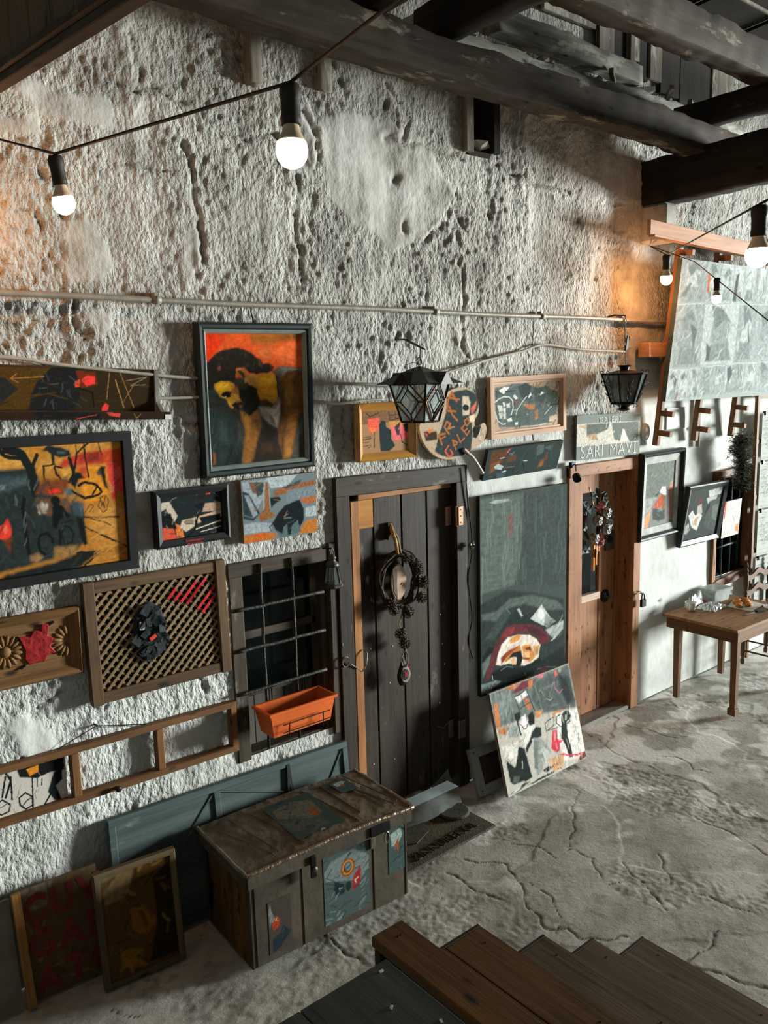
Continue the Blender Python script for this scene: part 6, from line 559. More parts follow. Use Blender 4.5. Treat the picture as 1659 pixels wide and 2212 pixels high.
# ------------------------------------------------------------------ window 2 (small barred window at the far right)
w2 = thing('window_2', 'small barred window with rough wooden lintel', 'window', kind='structure')
W_ROUX = wood('rough_brown_x', '4a3220', '8a6443', 'x', fine=40); W_ROUZ = wood('rough_brown_z', '5a3c26', '9c7048', 'z', fine=40)
timber((6.62,-.01,1.755), (7.27,-.01,1.775), .07, .07, 21, .008).build('lintel', W_ROUX, w2, smooth=True)
timber((6.645,-.0,.74), (6.65,-.0,1.74), .05, .05, 22, .007).build('jamb', W_ROUZ, w2, smooth=True)
timber((7.245,-.005,.86), (7.255,-.005,1.80), .05, .07, 23, .008).build('jamb', W_ROUZ, w2, smooth=True)
MB().box(6.67,7.24,-.01,.30,.80,.835).build('sill', W_OLDX, w2, bev=.006)
timber((6.64,-.01,.775), (7.25,-.01,.83), .06, .07, 24, .010).build('lower_beam', W_ROUX, w2, smooth=True)
M_TEAL = plain('dark_teal_paint', '26312f', .6)
MB().box(6.67,6.70,.14,.18,.835,1.75).box(7.20,7.235,.14,.18,.835,1.75).box(6.94,6.97,.14,.18,.835,1.75).box(6.67,7.235,.14,.18,1.72,1.75).box(6.67,7.235,.14,.18,1.28,1.31).build('sash', M_TEAL, w2)
for a, b in ((6.70,6.94),(6.97,7.20)):
    for z0, z1 in ((.84,1.28),(1.31,1.72)): MB().box(a,b,.158,.162,z0,z1).build('pane', M_PANE, w2)
for x in (6.84,6.985,7.12): MB().tube([(x,.02,.84),(x,.02,1.75)], .011, 8).build('grille_bar', M_TEAL, w2, smooth=True)
for z in (1.09,1.40): MB().tube([(6.66,.015,z),(7.18,.015,z+.01)], .011, 8).build('grille_bar', M_TEAL, w2, smooth=True)
MB().box(6.5,7.4,.55,.56,.7,1.9).box(7.235,7.245,.0,.55,.83,1.76).box(6.66,6.67,0,.55,.83,1.76).box(6.66,7.24,0,.55,1.75,1.76).build('dark_interior', M_TEAL, w2)
# ------------------------------------------------------------------ wall pictures
BLACKF = plain('black_frame', '1d211f', .5, var=.15, scale=8, bump=.05); TEALF = plain('teal_frame', '27302e', .5, var=.15, bump=.05); TEALIN = plain('teal_slip', '7f8a86', .4, var=.15, bump=.05)
CANV = plain('canvas_edge', '8a8072', .85)
def pic(name, label, cat, cx, cz, w, h, y, lean=0, roll=0, group=None):
    """root at picture centre on its back plane; lean>0 tips the top into the room"""
    return thing(name, label, cat, (cx, y, cz), (R(lean), R(-roll), 0), group)
def stretched(parent, key, w, h, res, t=.025, seed=1, edge=None, gain=GAIN):
    MB().box(-w/2, w/2, -t, 0, -h/2, h/2).build('stretcher', edge or CANV, parent)
    return meshobj('painting', canvas_mesh('painting', key, w, h, res, -t-.001, seed, gain), parent)
# portrait
p = pic('framed_portrait', 'framed portrait of a bowed dark-haired man against an orange sky', 'painting', 2.143, 2.556, .652, .735, -.012, 2.0, .5, 'paintings on the wall')
rails(p, .648, .735, [(0,0),(0,-.035),(.012,-.047),(.026,-.045),(.034,-.030),(.034,0)], TEALF)
rails(p, .582, .669, [(0,-.0),(0,-.036),(.006,-.040),(.016,-.030),(.020,-.022),(.020,0)], TEALIN, 'inner_slip')
meshobj('painting', canvas_mesh('painting', 'portrait', .552, .640, .0028, -.018, 3), p)
MB().box(-.3,.3,-.014,-.002,-.34,.34).build('backing', CANV, p)
MB().tube([(0,-.01,.365),(-.01,-.005,.42),(-.01,-.012,.455)], .0035, 6).build('hanging_wire', M_BLK, p)
# large black framed orange street scene
p = pic('framed_street_scene', 'large black-framed orange painting of trees, figures and bicycles', 'painting', 1.048, 2.127, .84, .63, -.010, 1, -.4, 'paintings on the wall')
rails(p, .84, .625, [(0,0),(0,-.040),(.040,-.040),(.044,-.022),(.044,0)], BLACKF)
meshobj('painting', canvas_mesh('painting', 'big', .758, .545, .0030, -.020, 5), p); MB().box(-.39,.39,-.016,-.002,-.28,.28).build('backing', CANV, p)
# small black framed picture
p = pic('framed_cafe_picture', 'small black-framed picture with an orange corner left of the goat canvas', 'painting', 1.750, 2.017, .385, .27, -.012, 1, .1, 'paintings on the wall')
rails(p, .386, .272, [(0,0),(0,-.035),(.012,-.040),(.034,-.030),(.036,-.018),(.036,0)], BLACKF)
meshobj('painting', canvas_mesh('painting', 'smallpic', .318, .204, .0026, -.016, 6), p); MB().box(-.17,.17,-.012,-.002,-.11,.11).build('backing', CANV, p)
MB().prism([(-.045,-.135),(.04,-.135),(.045,-.112),(-.05,-.110)], -.0385, -.030).build('red_mark', plain('red_paint_mark','7d1c22',.5), p)
# goats
p = pic('goat_canvas', 'unframed canvas of dark goats grazing below the framed portrait', 'painting', 2.238, 2.0, .445, .32, -.012, 0, .2, 'paintings on the wall')
stretched(p, 'goats', .446, .320, .0026, .032, 7, wood('stretcher_wood','6d5138','9a7852','x'))
# tray
p = pic('painted_trough', 'long dark painted trough with red marks hanging above the orange painting', 'painting', 1.20, 2.628, .84, .18, -.012, 0, -2.6)
W_TRAY = wood('trough_wood', '2b1f12', '59452b', 'x', fine=50)
MB().box(-.42,.42,-.022,0,-.095,.095).build('back_board', W_TRAY, p, bev=.002)
meshobj('painting', canvas_mesh('painting', 'tray', .83, .182, .0028, -.0235, 8), p)
MB().box(-.43,.445,-.10,-.004,-.128,-.094).build('ledge', W_TRAY, p, bev=.002)
meshobj('painting', canvas_mesh('painting', 'traylip', .87, .032, .0028, -.1012, 9), p, loc=(.005,0,-.111))
MB().prism([(-.022,.095),(-.030,.09),(-.038,-.05),(-.09,-.094),(-.022,-.094)], .402, .42, 'yz').build('end_cheek', plain('grey_plastic','77776f',.4), p)
MB().box(.415,.444,-.1035,-.100,-.127,-.106).build('price_tag', plain('paper','d9d8d2',.8), p)
# carved panel
W_CARX = wood('carved_wood_x', '50381f', '8a663d', 'x', fine=60); W_CARZ = wood('carved_wood_z', '50381f', '8a663d', 'z', fine=60)
p = pic('carved_panel', 'carved wooden panel with rosettes and a red painted bird', 'panel', .93, 1.540, .50, .305, -.010, 0, -1.2)
rails(p, .50, .305, [(0,0),(0,-.03),(.010,-.042),(.024,-.036),(.040,-.020),(.050,-.016),(.050,0)], W_CARX, mat_v=W_CARZ)
MB().box(-.21,.21,-.014,0,-.11,.11).build('field', W_CARX, p)
MB().box(-.165,.165,-.018,-.012,-.068,.068).build('raised_field', W_CARX, p, bev=.004)
rd = random.Random(2)
for cx_, cz_, sgn in ((-.065,.005,0),(.195,.005,-1)):
    for k in range(16):
        a = k*2*math.pi/16+.2
        if sgn and math.cos(a) > .12: continue
        MB().lathe([(.001,-.010),(.009,-.006),(.012,0),(.009,.006),(.001,.010)], 6, (0,0,0)).xf(Matrix.Translation((cx_+.050*math.cos(a),-.020,cz_+.050*math.sin(a))) @ Matrix.Rotation(-a,4,'Y') @ Matrix.Diagonal((2.1,.55,.85,1))).build('rosette_petal', W_CARX, p, smooth=True)
    if not sgn: MB().lathe([(.024,0),(.022,.008),(.010,.014),(.001,.015)], 12, (cx_,-.016,cz_), (R(90),0,0)).build('rosette_boss', W_CARX, p, smooth=True)
M_RED = plain('red_paint', '8f1d20', .5, var=.35, scale=40, bump=.5, bscale=50)
MB().prism([(x*1.75-.055, z*1.35) for x, z in [(.025,.045),(.052,.040),(.06,.058),(.078,.052),(.080,.075),(.098,.070),(.094,.035),(.108,.02),(.098,-.002),(.112,-.028),(.09,-.030),(.082,-.05),(.062,-.046),(.046,-.052),(.036,-.03),(.038,.0)]], -.028, -.017).build('red_motif', M_RED, p, bev=.004)
for a, b in (((.11,.085),(.14,.10)),((.135,-.04),(.16,-.035)),((-.01,.06),(-.03,.045)),((.01,-.068),(-.012,-.08))): MB().tube([(a[0],-.02,a[1]),(b[0],-.02,b[1])], .005, 5).build('black_stroke', plain('black_paint','15171a',.5), p)
# lattice
W_LATX = wood('lattice_x', '3b2c1d', '6c543a', 'x', fine=50); W_LATZ = wood('lattice_z', '3b2c1d', '6c543a', 'z', fine=50); W_SLAT = wood('lattice_slat', '5d4a34', '9a825f', 'x', fine=60)
p = pic('lattice_panel', 'wooden lattice panel with a black painted mask and red brush marks', 'panel', 1.547, 1.499, .70, .56, -.020, -1.5, -.2)
LW, LH = .70, .56
MB().box(-LW/2,-LW/2+.052,-.040,0,-LH/2-.004,LH/2+.004).build('stile', W_LATZ, p, bev=.003); MB().box(LW/2-.052,LW/2,-.040,0,-LH/2-.004,LH/2+.004).build('stile', W_LATZ, p, bev=.003)
MB().box(-LW/2+.052,LW/2-.052,-.034,-.002,LH/2-.052,LH/2).build('rail', W_LATX, p, bev=.003); MB().box(-LW/2+.052,LW/2-.052,-.034,-.002,-LH/2,-LH/2+.052).build('rail', W_LATX, p, bev=.003)
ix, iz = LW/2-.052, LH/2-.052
MB().box(-ix,ix,-.006,-.002,-iz,iz).build('backing', plain('lattice_gap_shade','1d1813',.95), p)  # added dark sheet, its colour stands in for the shade between slats
def clipline(c, sx):   # line z = sx*x + c inside the inner rectangle
    pts = []
    for x in (-ix, ix):
        z = sx*x+c
        if -iz <= z <= iz: pts.append((x, z))
    for z in (-iz, iz):
        x = (z-c)/sx
        if -ix < x < ix: pts.append((x, z))
    return pts if len(pts) == 2 else None
pitch = .036; LR = plain('lattice_red', 'c9222a', .5, var=.3, scale=50)
for sx, yl in ((1,-.0215),(-1,-.0155)):
    k = -26
    while k <= 26:
        q = clipline(k*pitch*1.25, sx); k += 1
        if not q: continue
        (xa, za), (xb, zb) = sorted(q); L = math.hypot(xb-xa, zb-za)
        if L < .02: continue
        a = math.atan2(zb-za, xb-xa)
        hw = .0066 if sx > 0 else .0045
        MB().box(-L/2,L/2,-.0024,.0024,-hw,hw).build('slat', W_SLAT, p, loc=((xa+xb)/2, yl, (za+zb)/2), rot=(0,-a,0))
for i, (x, z, L) in enumerate([(.145,.165,.12),(.175,.150,.10),(.205,.140,.15),(.235,.118,.14),(.245,.085,.10),(.075,.155,.06),(.09,.150,.05)]):
    c0 = z-x; c1 = round(c0/(pitch*1.25))*pitch*1.25; xm = (x+z-c1)/2
    MB().box(-L/2,L/2,-.002,.0,-.0068,.0068).build('red_brush_mark', LR, p, loc=(xm,-.0239,xm+c1), rot=(0,-R(45),0))
mk = thing('painted_mask', parent=p, loc=(-.055,-.026,.0)); mk.scale = (1.15,1,1.12); rd = random.Random(9)
MKD = plain('mask_black', '20282a', .75, var=.5, scale=30, bump=.6, bscale=40); MKG = plain('mask_grey', '8a8e8c', .8, var=.3, scale=30)
MB().lathe([(.002,-.12),(.045,-.10),(.068,-.04),(.07,.03),(.055,.09),(.02,.125),(.002,.13)], 12).xf(Matrix.Diagonal((1,.16,1,1))).build('mask_base', MKD, mk)
for i in range(60):
    a = rd.uniform(0, 6.28); r = rd.uniform(.1,1)**.5; x, z = .062*r*math.cos(a), .115*r*math.sin(a)
    MB().obox((x,-.010-rd.uniform(0,.012),z),(rd.uniform(.02,.045),.004,rd.uniform(.02,.045)),(rd.uniform(-.3,.3),rd.uniform(-.8,.8),rd.uniform(-.3,.3))).build('mask_flake', MKG if ((x < -.03 and -.02 < z < .05 and i % 2) or (z < -.06 and x > .01 and i % 3 == 0)) else MKD, mk)
MB().obox((.002,-.027,-.018),(.03,.006,.016),(0,-.5,0)).build('mask_mouth', plain('mask_red','c8402e',.5), mk)
# triple frame
W_TRX = wood('triple_x', '4c3420', '7d5833', 'x', fine=50); W_TRZ = wood('triple_z', '5a3b22', '8f643a', 'z', fine=50)
p = pic('three_pane_frame', 'long empty three-pane wooden frame hung on a wire, street drawing in the left pane', 'frame', 1.235, .922, 1.35, .255, -.014, -2, -.9)
rails(p, 1.36, .262, [(0,0),(0,-.040),(.030,-.040),(.034,-.030),(.034,0)], W_TRX, mat_v=W_TRZ)
for x in (-.135,.265): MB().box(x-.018,x+.018,-.044,0,-.10,.10).build('mullion', W_TRZ, p, bev=.003)
bk = meshobj('drawing', canvas_mesh('drawing', 'bikes', .31, .196, .0024, -.012, 11), p, loc=(-.325,0,0)); MB().box(-.155,.155,-.0105,-.004,-.098,.098).build('drawing_card', CANV, p, loc=(-.325,0,0))
MB().box(-.655,-.485,-.010,-.004,-.098,.098).build('drawing_card', CANV, p)
MB().lathe([(.008,0),(.007,.012),(.014,.018),(.015,.026),(.008,.032)], 12, (.04,-.040,-.115), (R(90),0,0)).build('knob', plain('dark_knob','2b2119',.4), p, smooth=True)
MB().tube([(-.20,-.01,.13),(-.02,-.012,.19),(.22,-.01,.13)], .0022, 5).build('hanging_wire', M_BLK, p); MB().tube([(-.02,.02,.192),(-.02,-.02,.192)], .005, 6).build('nail', M_BLK, p)
# pink figures in bevelled wood frame
W_BEV = wood('bevel_pine', '8f5f22', 'b8842f', 'x', fine=30, knots=False); W_BEVL = wood('bevel_pine_z', '9a7040', 'c79f69', 'z', fine=30, knots=False)
p = pic('framed_pink_figures', 'small wooden frame with pink and dark figures behind the lantern', 'painting', 2.965, 2.346, .42, .318, -.012, 0, -.3, 'paintings on the wall')
rails(p, .424, .320, [(0,0),(0,-.040),(.006,-.046),(.044,-.018),(.044,0)], W_BEV, mat_v=W_BEVL)
meshobj('painting', canvas_mesh('painting', 'pinkfig', .338, .234, .0026, -.015, 12), p); MB().box(-.18,.18,-.012,-.002,-.13,.13).build('backing', CANV, p)
# palette
POUT = [(3.416,2.542),(3.513,2.577),(3.631,2.568),(3.699,2.505),(3.71,2.419),(3.656,2.359),(3.689,2.321),(3.751,2.36),(3.78,2.315),(3.75,2.231),(3.646,2.195),(3.585,2.171),(3.486,2.142),(3.37,2.154),(3.277,2.208),(3.217,2.294),(3.201,2.375),(3.283,2.438),(3.358,2.489)]
pc = (3.4905, 2.3595); PL = chaikin(chaikin([(x-pc[0], z-pc[1]) for x, z in POUT]))
p = thing('artists_palette', 'kidney shaped painted palette with lettering right of the lantern', 'palette', (pc[0], -.026, pc[1]))
MB().prism(PL, -.016, 0).build('board', wood('palette_wood','8f7a60','bda88a','x'), p)
meshobj('painting', canvas_mesh('painting', 'palette', .58, .436, .0028, -.0172, 13, mask=lambda a, b: sdpoly(a, b, PL) < -.001), p)
# light wood framed canvas
W_LIT = wood('light_frame_x', 'a27d60', 'cbab8e', 'x', fine=40, knots=False); W_LITZ = wood('light_frame_z', 'a27d60', 'cbab8e', 'z', fine=40, knots=False)
p = pic('framed_market_picture', 'light wood frame around a busy grey and white picture right of the palette', 'painting', 4.182, 2.442, .745, .38, -.012, 0, 1.2, 'paintings on the wall')
rails(p, .746, .385, [(0,0),(0,-.035),(.030,-.035),(.034,-.024),(.046,-.024),(.048,-.014),(.048,0)], W_LIT, mat_v=W_LITZ)
meshobj('painting', canvas_mesh('painting', 'lightpic', .654, .293, .0032, -.016, 14), p); MB().box(-.34,.34,-.012,-.002,-.16,.16).build('backing', CANV, p)
MB().tube([(.02,-.008,.19),(.06,-.006,.30),(.075,-.006,.56)], .0022, 5).build('hanging_wire', M_BLK, p); MB().tube([(.05,-.01,-.19),(.055,-.01,-.235)], .004, 5).build('hanging_link', M_BLK, p)
# dark tilted landscape
p = pic('tilted_dark_canvas', 'dark unframed strip canvas tipped forward below the light wood frame', 'painting', 4.115, 2.098, .74, .20, -.030, 17, 1.2, 'paintings on the wall')
stretched(p, 'darkland', .735, .205, .0032, .025, 15, plain('dark_edge','2a2a26',.8))
# tall grey painting
p = pic('tall_grey_painting', 'tall grey-green canvas with an orange face at the bottom', 'painting', 4.122, 1.235, .868, 1.317, -.028, 0, -.1, 'paintings on the wall')
stretched(p, 'tall', .868, 1.317, .0042, .03, 16, plain('dark_edge','2a2a26',.8))
# matted frame
p = pic('matted_framed_picture', 'dark frame with wide pale mount, figure in a red cloak right of the pine door', 'painting', 5.755, 1.686, .595, .69, -.015, 2.2, .6, 'paintings on the wall')
GREYF = plain('grey_mount', 'a9aca6', .7, bump=.05)
rails(p, .595, .69, [(0,0),(0,-.045),(.010,-.055),(.022,-.050),(.036,-.034),(.040,0)], TEALF); rails(p, .52, .615, [(0,0),(0,-.026),(.008,-.030),(.055,-.022),(.058,0)], GREYF, 'mount_rail')
meshobj('painting', canvas_mesh('painting', 'matpic', .408, .502, .0042, -.015, 17), p); MB().box(-.27,.27,-.012,-.002,-.31,.31).build('backing', CANV, p)
# tilted black frame
p = pic('tilted_black_frame', 'black framed picture of a pale figure, tipped forward beside the barred window', 'painting', 6.35, 1.465, .63, .51, -.055, 8, -.8, 'paintings on the wall')
rails(p, .63, .515, [(0,0),(0,-.035),(.010,-.040),(.046,-.028),(.048,0)], TEALF)
meshobj('painting', canvas_mesh('painting', 'pic2', .535, .42, .0042, -.016, 18), p); MB().box(-.27,.27,-.012,-.002,-.21,.21).build('backing', CANV, p)
p = pic('small_pale_canvas', 'small pale canvas with a red edge hanging on the window bars', 'painting', 6.868, 1.352, .30, .325, -.03, 4, .4, 'paintings on the wall')
stretched(p, 'smallc', .30, .325, .0045, .022, 19, plain('dark_edge','2a2a26',.8))
# sign
p = pic('gallery_sign', 'flat grey sign with pale capital lettering above the pine door', 'sign', 5.067, 2.188, .77, .312, -.020, 0, -1.0)
stretched(p, 'sign', .772, .314, .0042, .02, 20, plain('sign_edge','4e524c',.7), 1.15)
M_LET = plain('sign_letter', 'bfc2bc', .6, bump=0, var=.05)
text_mesh('lettering', 'GALERİ', .062, M_LET, p, (.0,-.022,.118), (R(90),0,0), .0008, 1.1, 1.9, off=-.0008)
text_mesh('lettering', 'SARI MAVİ', .130, M_LET, p, (0,-.022,-.100), (R(90),0,0), .0008, 1.0, 1.35, off=-.0022)
# ------------------------------------------------------------------ collage on its rack
W_PK = wood('rack_pine_x', '9a6848', 'c99570', 'x', fine=36, knots=False); W_PKZ = wood('rack_pine_z', '5c4028', '8a6442', 'z', fine=36, knots=False)
rack = thing('canvas_rack', 'pine wall rack of notched uprights and a rail holding the grey collage', 'rack', (5.60,-.03,2.08))
MB().obox((.66,-.23,1.505),(2.2,.03,.10),(0,R(1.6),0)).build('rail', W_PK, rack, bev=.003)
MB().obox((.66,-.255,1.445),(2.2,.05,.015),(0,R(1.6),0)).build('rail_lip', W_PK, rack, bev=.002)
for x in (.05,.60,1.19):
    u = thing('upright', parent=rack, loc=(x,0,0), rot=(R(6),0,0))
    MB().box(-.02,.02,-.045,0,0,1.46).build('batten', W_PKZ, u, bev=.002)
    for z in (.10,.25,1.42): MB().box(-.02,.02,-.14,-.045,z-.02,z+.02).build('peg', W_PKZ, u, bev=.002)
MB().box(-.19,.05,-.10,-.005,.665,.77).build('block', W_PK, rack, bev=.004)
p = pic('grey_collage_canvas', 'huge grey canvas of many monochrome faces on the pine rack', 'painting', 6.38, 2.93, 1.6, 1.02, -.185, 6, 0, 'paintings on the wall')
stretched(p, 'collage', 1.62, 1.03, .0052, .04, 21, plain('slate_edge','3f4a4a',.7), 1.0)
# ------------------------------------------------------------------ pipe and cables
M_PIPE = plain('conduit_grey', '8f897c', .5, .2, .2, 10)
pp = thing('conduit_pipe', 'grey conduit pipe running along the wall above the portrait', 'pipe', (0,-.045,3.011))
MB().tube([(-1.0+k*.25,0,.003*math.sin(k*.9)) for k in range(30)], .0135, 10).build('pipe', M_PIPE, pp, smooth=True)
for x in (1.638,3.351,4.301,.9,5.2):
    MB().tube([(x-.018,0,0),(x+.018,0,0)], .0185, 10).build('coupling', M_PIPE, pp, smooth=True); MB().box(x-.008,x+.008,-.0,.035,-.006,.034).build('clamp', M_PIPE, pp)
def cable(label, pts, r, mat, cat='cable', name='wall_cable'):
    P = [Vector(q) for q in pts]; o = []
    for i in range(len(P)-1):
        a, b, c, d = P[max(i-1,0)], P[i], P[i+1], P[min(i+2,len(P)-1)]
        for k in range(6):
            t = k/6; o.append(.5*((2*b)+(c-a)*t+(2*a-5*b+4*c-d)*t*t+(3*b-a-3*c+d)*t**3))
    return MB().tube(o+[P[-1]], r, 7).build(name, mat, smooth=True, label=label, cat=cat)
M_CAB = plain('cable_grey', '9a9588', .6)
cable('pale cable running above and behind the painted trough', [(.6,-.03,2.79),(.967,-.034,2.762),(1.074,-.034,2.75),(1.185,-.034,2.731),(1.649,-.034,2.676),(1.834,-.034,2.66)], .008, M_CAB)
cable('short pale cable between trough and portrait frame', [(1.60,-.034,2.58),(1.653,-.034,2.575),(1.841,-.034,2.573)], .007, M_CAB)
cable('pale cable from the portrait to the lantern, upper of two', [(2.45,-.034,2.625),(2.528,-.034,2.622),(2.80,-.034,2.612),(3.056,-.034,2.60),(3.25,-.036,2.62),(3.438,-.036,2.664),(3.755,-.036,2.729),(4.098,-.036,2.786),(4.336,-.036,2.831),(4.72,-.036,2.802),(5.237,-.036,2.787)], .0085, M_CAB)
cable('pale cable from the portrait to the small wooden frame, lower of two', [(2.45,-.034,2.53),(2.532,-.034,2.525),(2.628,-.034,2.512),(2.80,-.034,2.521),(2.95,-.034,2.525)], .0075, M_CAB)
cable('loose bent conduit end below the palette', [(3.56,-.05,2.20),(3.595,-.055,2.171),(3.635,-.06,2.139),(3.716,-.06,2.04)], .012, plain('conduit_pale','a9a89f',.5), 'conduit', 'loose_conduit')
cable('thin dark cord running down beside the dark plank door', [(3.58,-.045,2.09),(3.60,-.04,1.9),(3.639,-.035,1.668),(3.636,-.035,1.519),(3.609,-.032,1.373),(3.639,-.032,1.124),(3.608,-.032,.977),(3.64,-.032,.845)], .004, M_BLK, 'cord', 'bell_cord')
# ------------------------------------------------------------------ string lights
M_BULB = emit('bulb_glow', 'fff4e0', 14); M_HOLD = plain('lamp_holder', '2b241b', .6); M_NECK = plain('bulb_neck', 'c9b293', .45, bump=0)
def string(label, pts, bulbs, hang):
    root = thing('string_light', label, 'string light', bulbs[0][0], group='string lights'); o0 = Vector(bulbs[0][0])
    P = [Vector(q)-o0 for q in pts]; path = []
    for a, b in zip(P[:-1], P[1:]):
        for k in range(8):
            t = k/8; path.append(a.lerp(b, t)+Vector((0,0,-hang*4*t*(1-t)*(b-a).length)))
    MB().tube(path+[P[-1]], .0032, 6).build('cable', M_HOLD, root, smooth=True)
    for pos, tilt, en, sc in bulbs:
        h = MB().lathe([(.004,.012),(.016,.010),(.021,0),(.021,-.012),(.019,-.02),(.0185,-.045),(.0195,-.05),(.0195,-.062),(.0165,-.064)], 14).build('lamp_holder', M_HOLD, root, smooth=True, loc=Vector(pos)-o0, rot=tilt); h.scale = (sc,)*3
        MB().lathe([(.0150,-.058),(.0152,-.066),(.018,-.076),(.024,-.088),(.0275,-.094)], 16).build('bulb_neck', M_NECK, h, smooth=True)
        b = MB().lathe([(.0275,-.094),(.0298,-.104),(.030,-.112),(.027,-.124),(.020,-.134),(.010,-.1395),(.001,-.141)], 16).build('bulb', M_BULB, h, smooth=True)
        l = bpy.data.lights.new('bulb_light', 'POINT'); l.energy = en; l.color = (1,.40,.11); l.shadow_soft_size = .03
        lo_ = bpy.data.objects.new('bulb_light', l); COL.objects.link(lo_); lo_.parent = b; lo_.location = (0,0,-.165)
    return root
string('string of warm bulbs hanging across the upper left of the wall', [(.80,-.28,3.50),(.676,-1.277,3.262),(.657,-1.72,3.130),(.825,-2.38,3.125),(.865,-2.66,3.19),(1.0,-3.4,3.5)], [((.657,-1.72,3.118),(R(4),R(-8),0),2.2,.80),((.825,-2.38,3.113),(R(-3),R(3),0),2.2,.90),((.80,-.28,3.49),(0,0,0),9,1)], .0)
string('string of warm bulbs zigzagging in front of the grey collage', [(2.0,-2.9,3.12),(2.10,-2.555,3.04),(5.24,-.355,3.425),(5.499,-.05,3.549),(5.175,-.6,3.347),(4.154,-1.6,2.873),(3.4,-2.4,2.55)], [((2.10,-2.555,3.026),(0,0,0),1.2,1),((5.24,-.355,3.415),(R(3),R(-6),0),14,1.35),((4.80,-.97,3.172),(0,0,0),2,1)], .0)
# ------------------------------------------------------------------ lanterns
M_LGL = glass('lantern_glass', 'a9b4b2', .25, .55); M_LBLK = plain('lantern_iron', '23201b', .5, .4, .3); W_LCOP = plain('lantern_copper', '6a4a34', .45, .4, .3)
def frustum_lantern(root, wt, wb, h, diamond=True):
    c = [(-1,-1),(1,-1),(1,1),(-1,1)]
    for k in range(4):
        a, b = c[k], c[(k+1) % 4]
        A, B = Vector((a[0]*wb,a[1]*wb,0)), Vector((b[0]*wb,b[1]*wb,0)); Cc, Dd = Vector((b[0]*wt,b[1]*wt,h)), Vector((a[0]*wt,a[1]*wt,h))
        pane = MB().add([A*.97,B*.97,Cc*.97+Vector((0,0,.03*h)),Dd*.97+Vector((0,0,.03*h))], [(0,1,2,3)]).build('glass_pane', M_LGL, root)
        mb = MB().tube([A,Dd], .006, 5); mb.build('corner_bar', M_LBLK, root); MB().tube([A,B], .006, 5).build('edge_bar', M_LBLK, root); MB().tube([Dd,Cc], .006, 5).build('edge_bar', M_LBLK, root)
        if diamond:
            m = [(A+B)/2,(B+Cc)/2,(Cc+Dd)/2,(Dd+A)/2]; o = sum(m, Vector())/4; n = (B-A).cross(Dd-A).normalized()*.004
            q = [v+n for v in m]; MB().tube(q, .006, 5, True).build('diamond_bar', W_LCOP, root)
            i_ = [(o+(v-o)*.62)+n*1.5 for v in m]; MB().tube(i_, .0045, 5, True).build('inner_diamond', M_LBLK, root)
            for v, w in zip(q, i_): MB().tube([v, w], .004, 5).build('spoke', M_LBLK, root)
r = thing('copper_lantern', 'dark copper lantern with diamond glazing hanging from a wall hook', 'lantern', (2.985,-.30,2.405), (0,0,R(14)), 'wall lanterns')
frustum_lantern(r, .118, .072, .215)
MB().add([(-.17,-.17,.20),(.17,-.17,.20),(.17,.17,.20),(-.17,.17,.20),(-.045,-.045,.275),(.045,-.045,.275),(.045,.045,.275),(-.045,.045,.275),(0,0,.295)],[(0,1,5,4),(1,2,6,5),(2,3,7,6),(3,0,4,7),(4,5,8),(5,6,8),(6,7,8),(7,4,8),(3,2,1,0)]).build('roof', plain('roof_metal','35322b',.5,.5,.3), r)
for s in (0,1,2,3): MB().prism([(-.06,.195),(.06,.195),(0,.262)], -.172, -.06).xf(Matrix.Rotation(s*math.pi/2,4,'Z')).build('roof_gable', M_LBLK, r)
MB().tube([(.022*math.cos(a),0,.318+.022*math.sin(a)) for a in [k*.7 for k in range(9)]], .003, 5, True).build('ring', M_LBLK, r)
for a in (.8,2.4,4.0): MB().tube([(.06*math.cos(a),.06*math.sin(a),.27),(.075*math.cos(a),.075*math.sin(a),.30),(.03*math.cos(a),.03*math.sin(a),.315),(0,0,.30)], .002, 5).build('wire_scroll', M_LBLK, r)
MB().box(-.072,.072,-.072,.072,-.006,0).build('floor_plate', M_LBLK, r)
br = thing('lantern_hook', 'thin iron wall hook and chain carrying the copper lantern', 'hook', (3.12,-.01,2.85))
MB().tube([(.02,.02,.01),(-.04,-.14,-.03),(-.095,-.29,-.065)], .004, 6).build('arm', M_BLK, br); MB().tube([(.04,.02,.01),(-.02,-.14,-.03),(-.09,-.285,-.062)], .0035, 6).build('arm', M_BLK, br)
MB().tube([(-.125,-.29,-.06),(-.13,-.29,-.13)], .0025, 5).build('chain', M_BLK, br); MB().tube([(-.095,-.29,-.065),(-.125,-.29,-.06)], .0025, 5).build('chain', M_BLK, br)
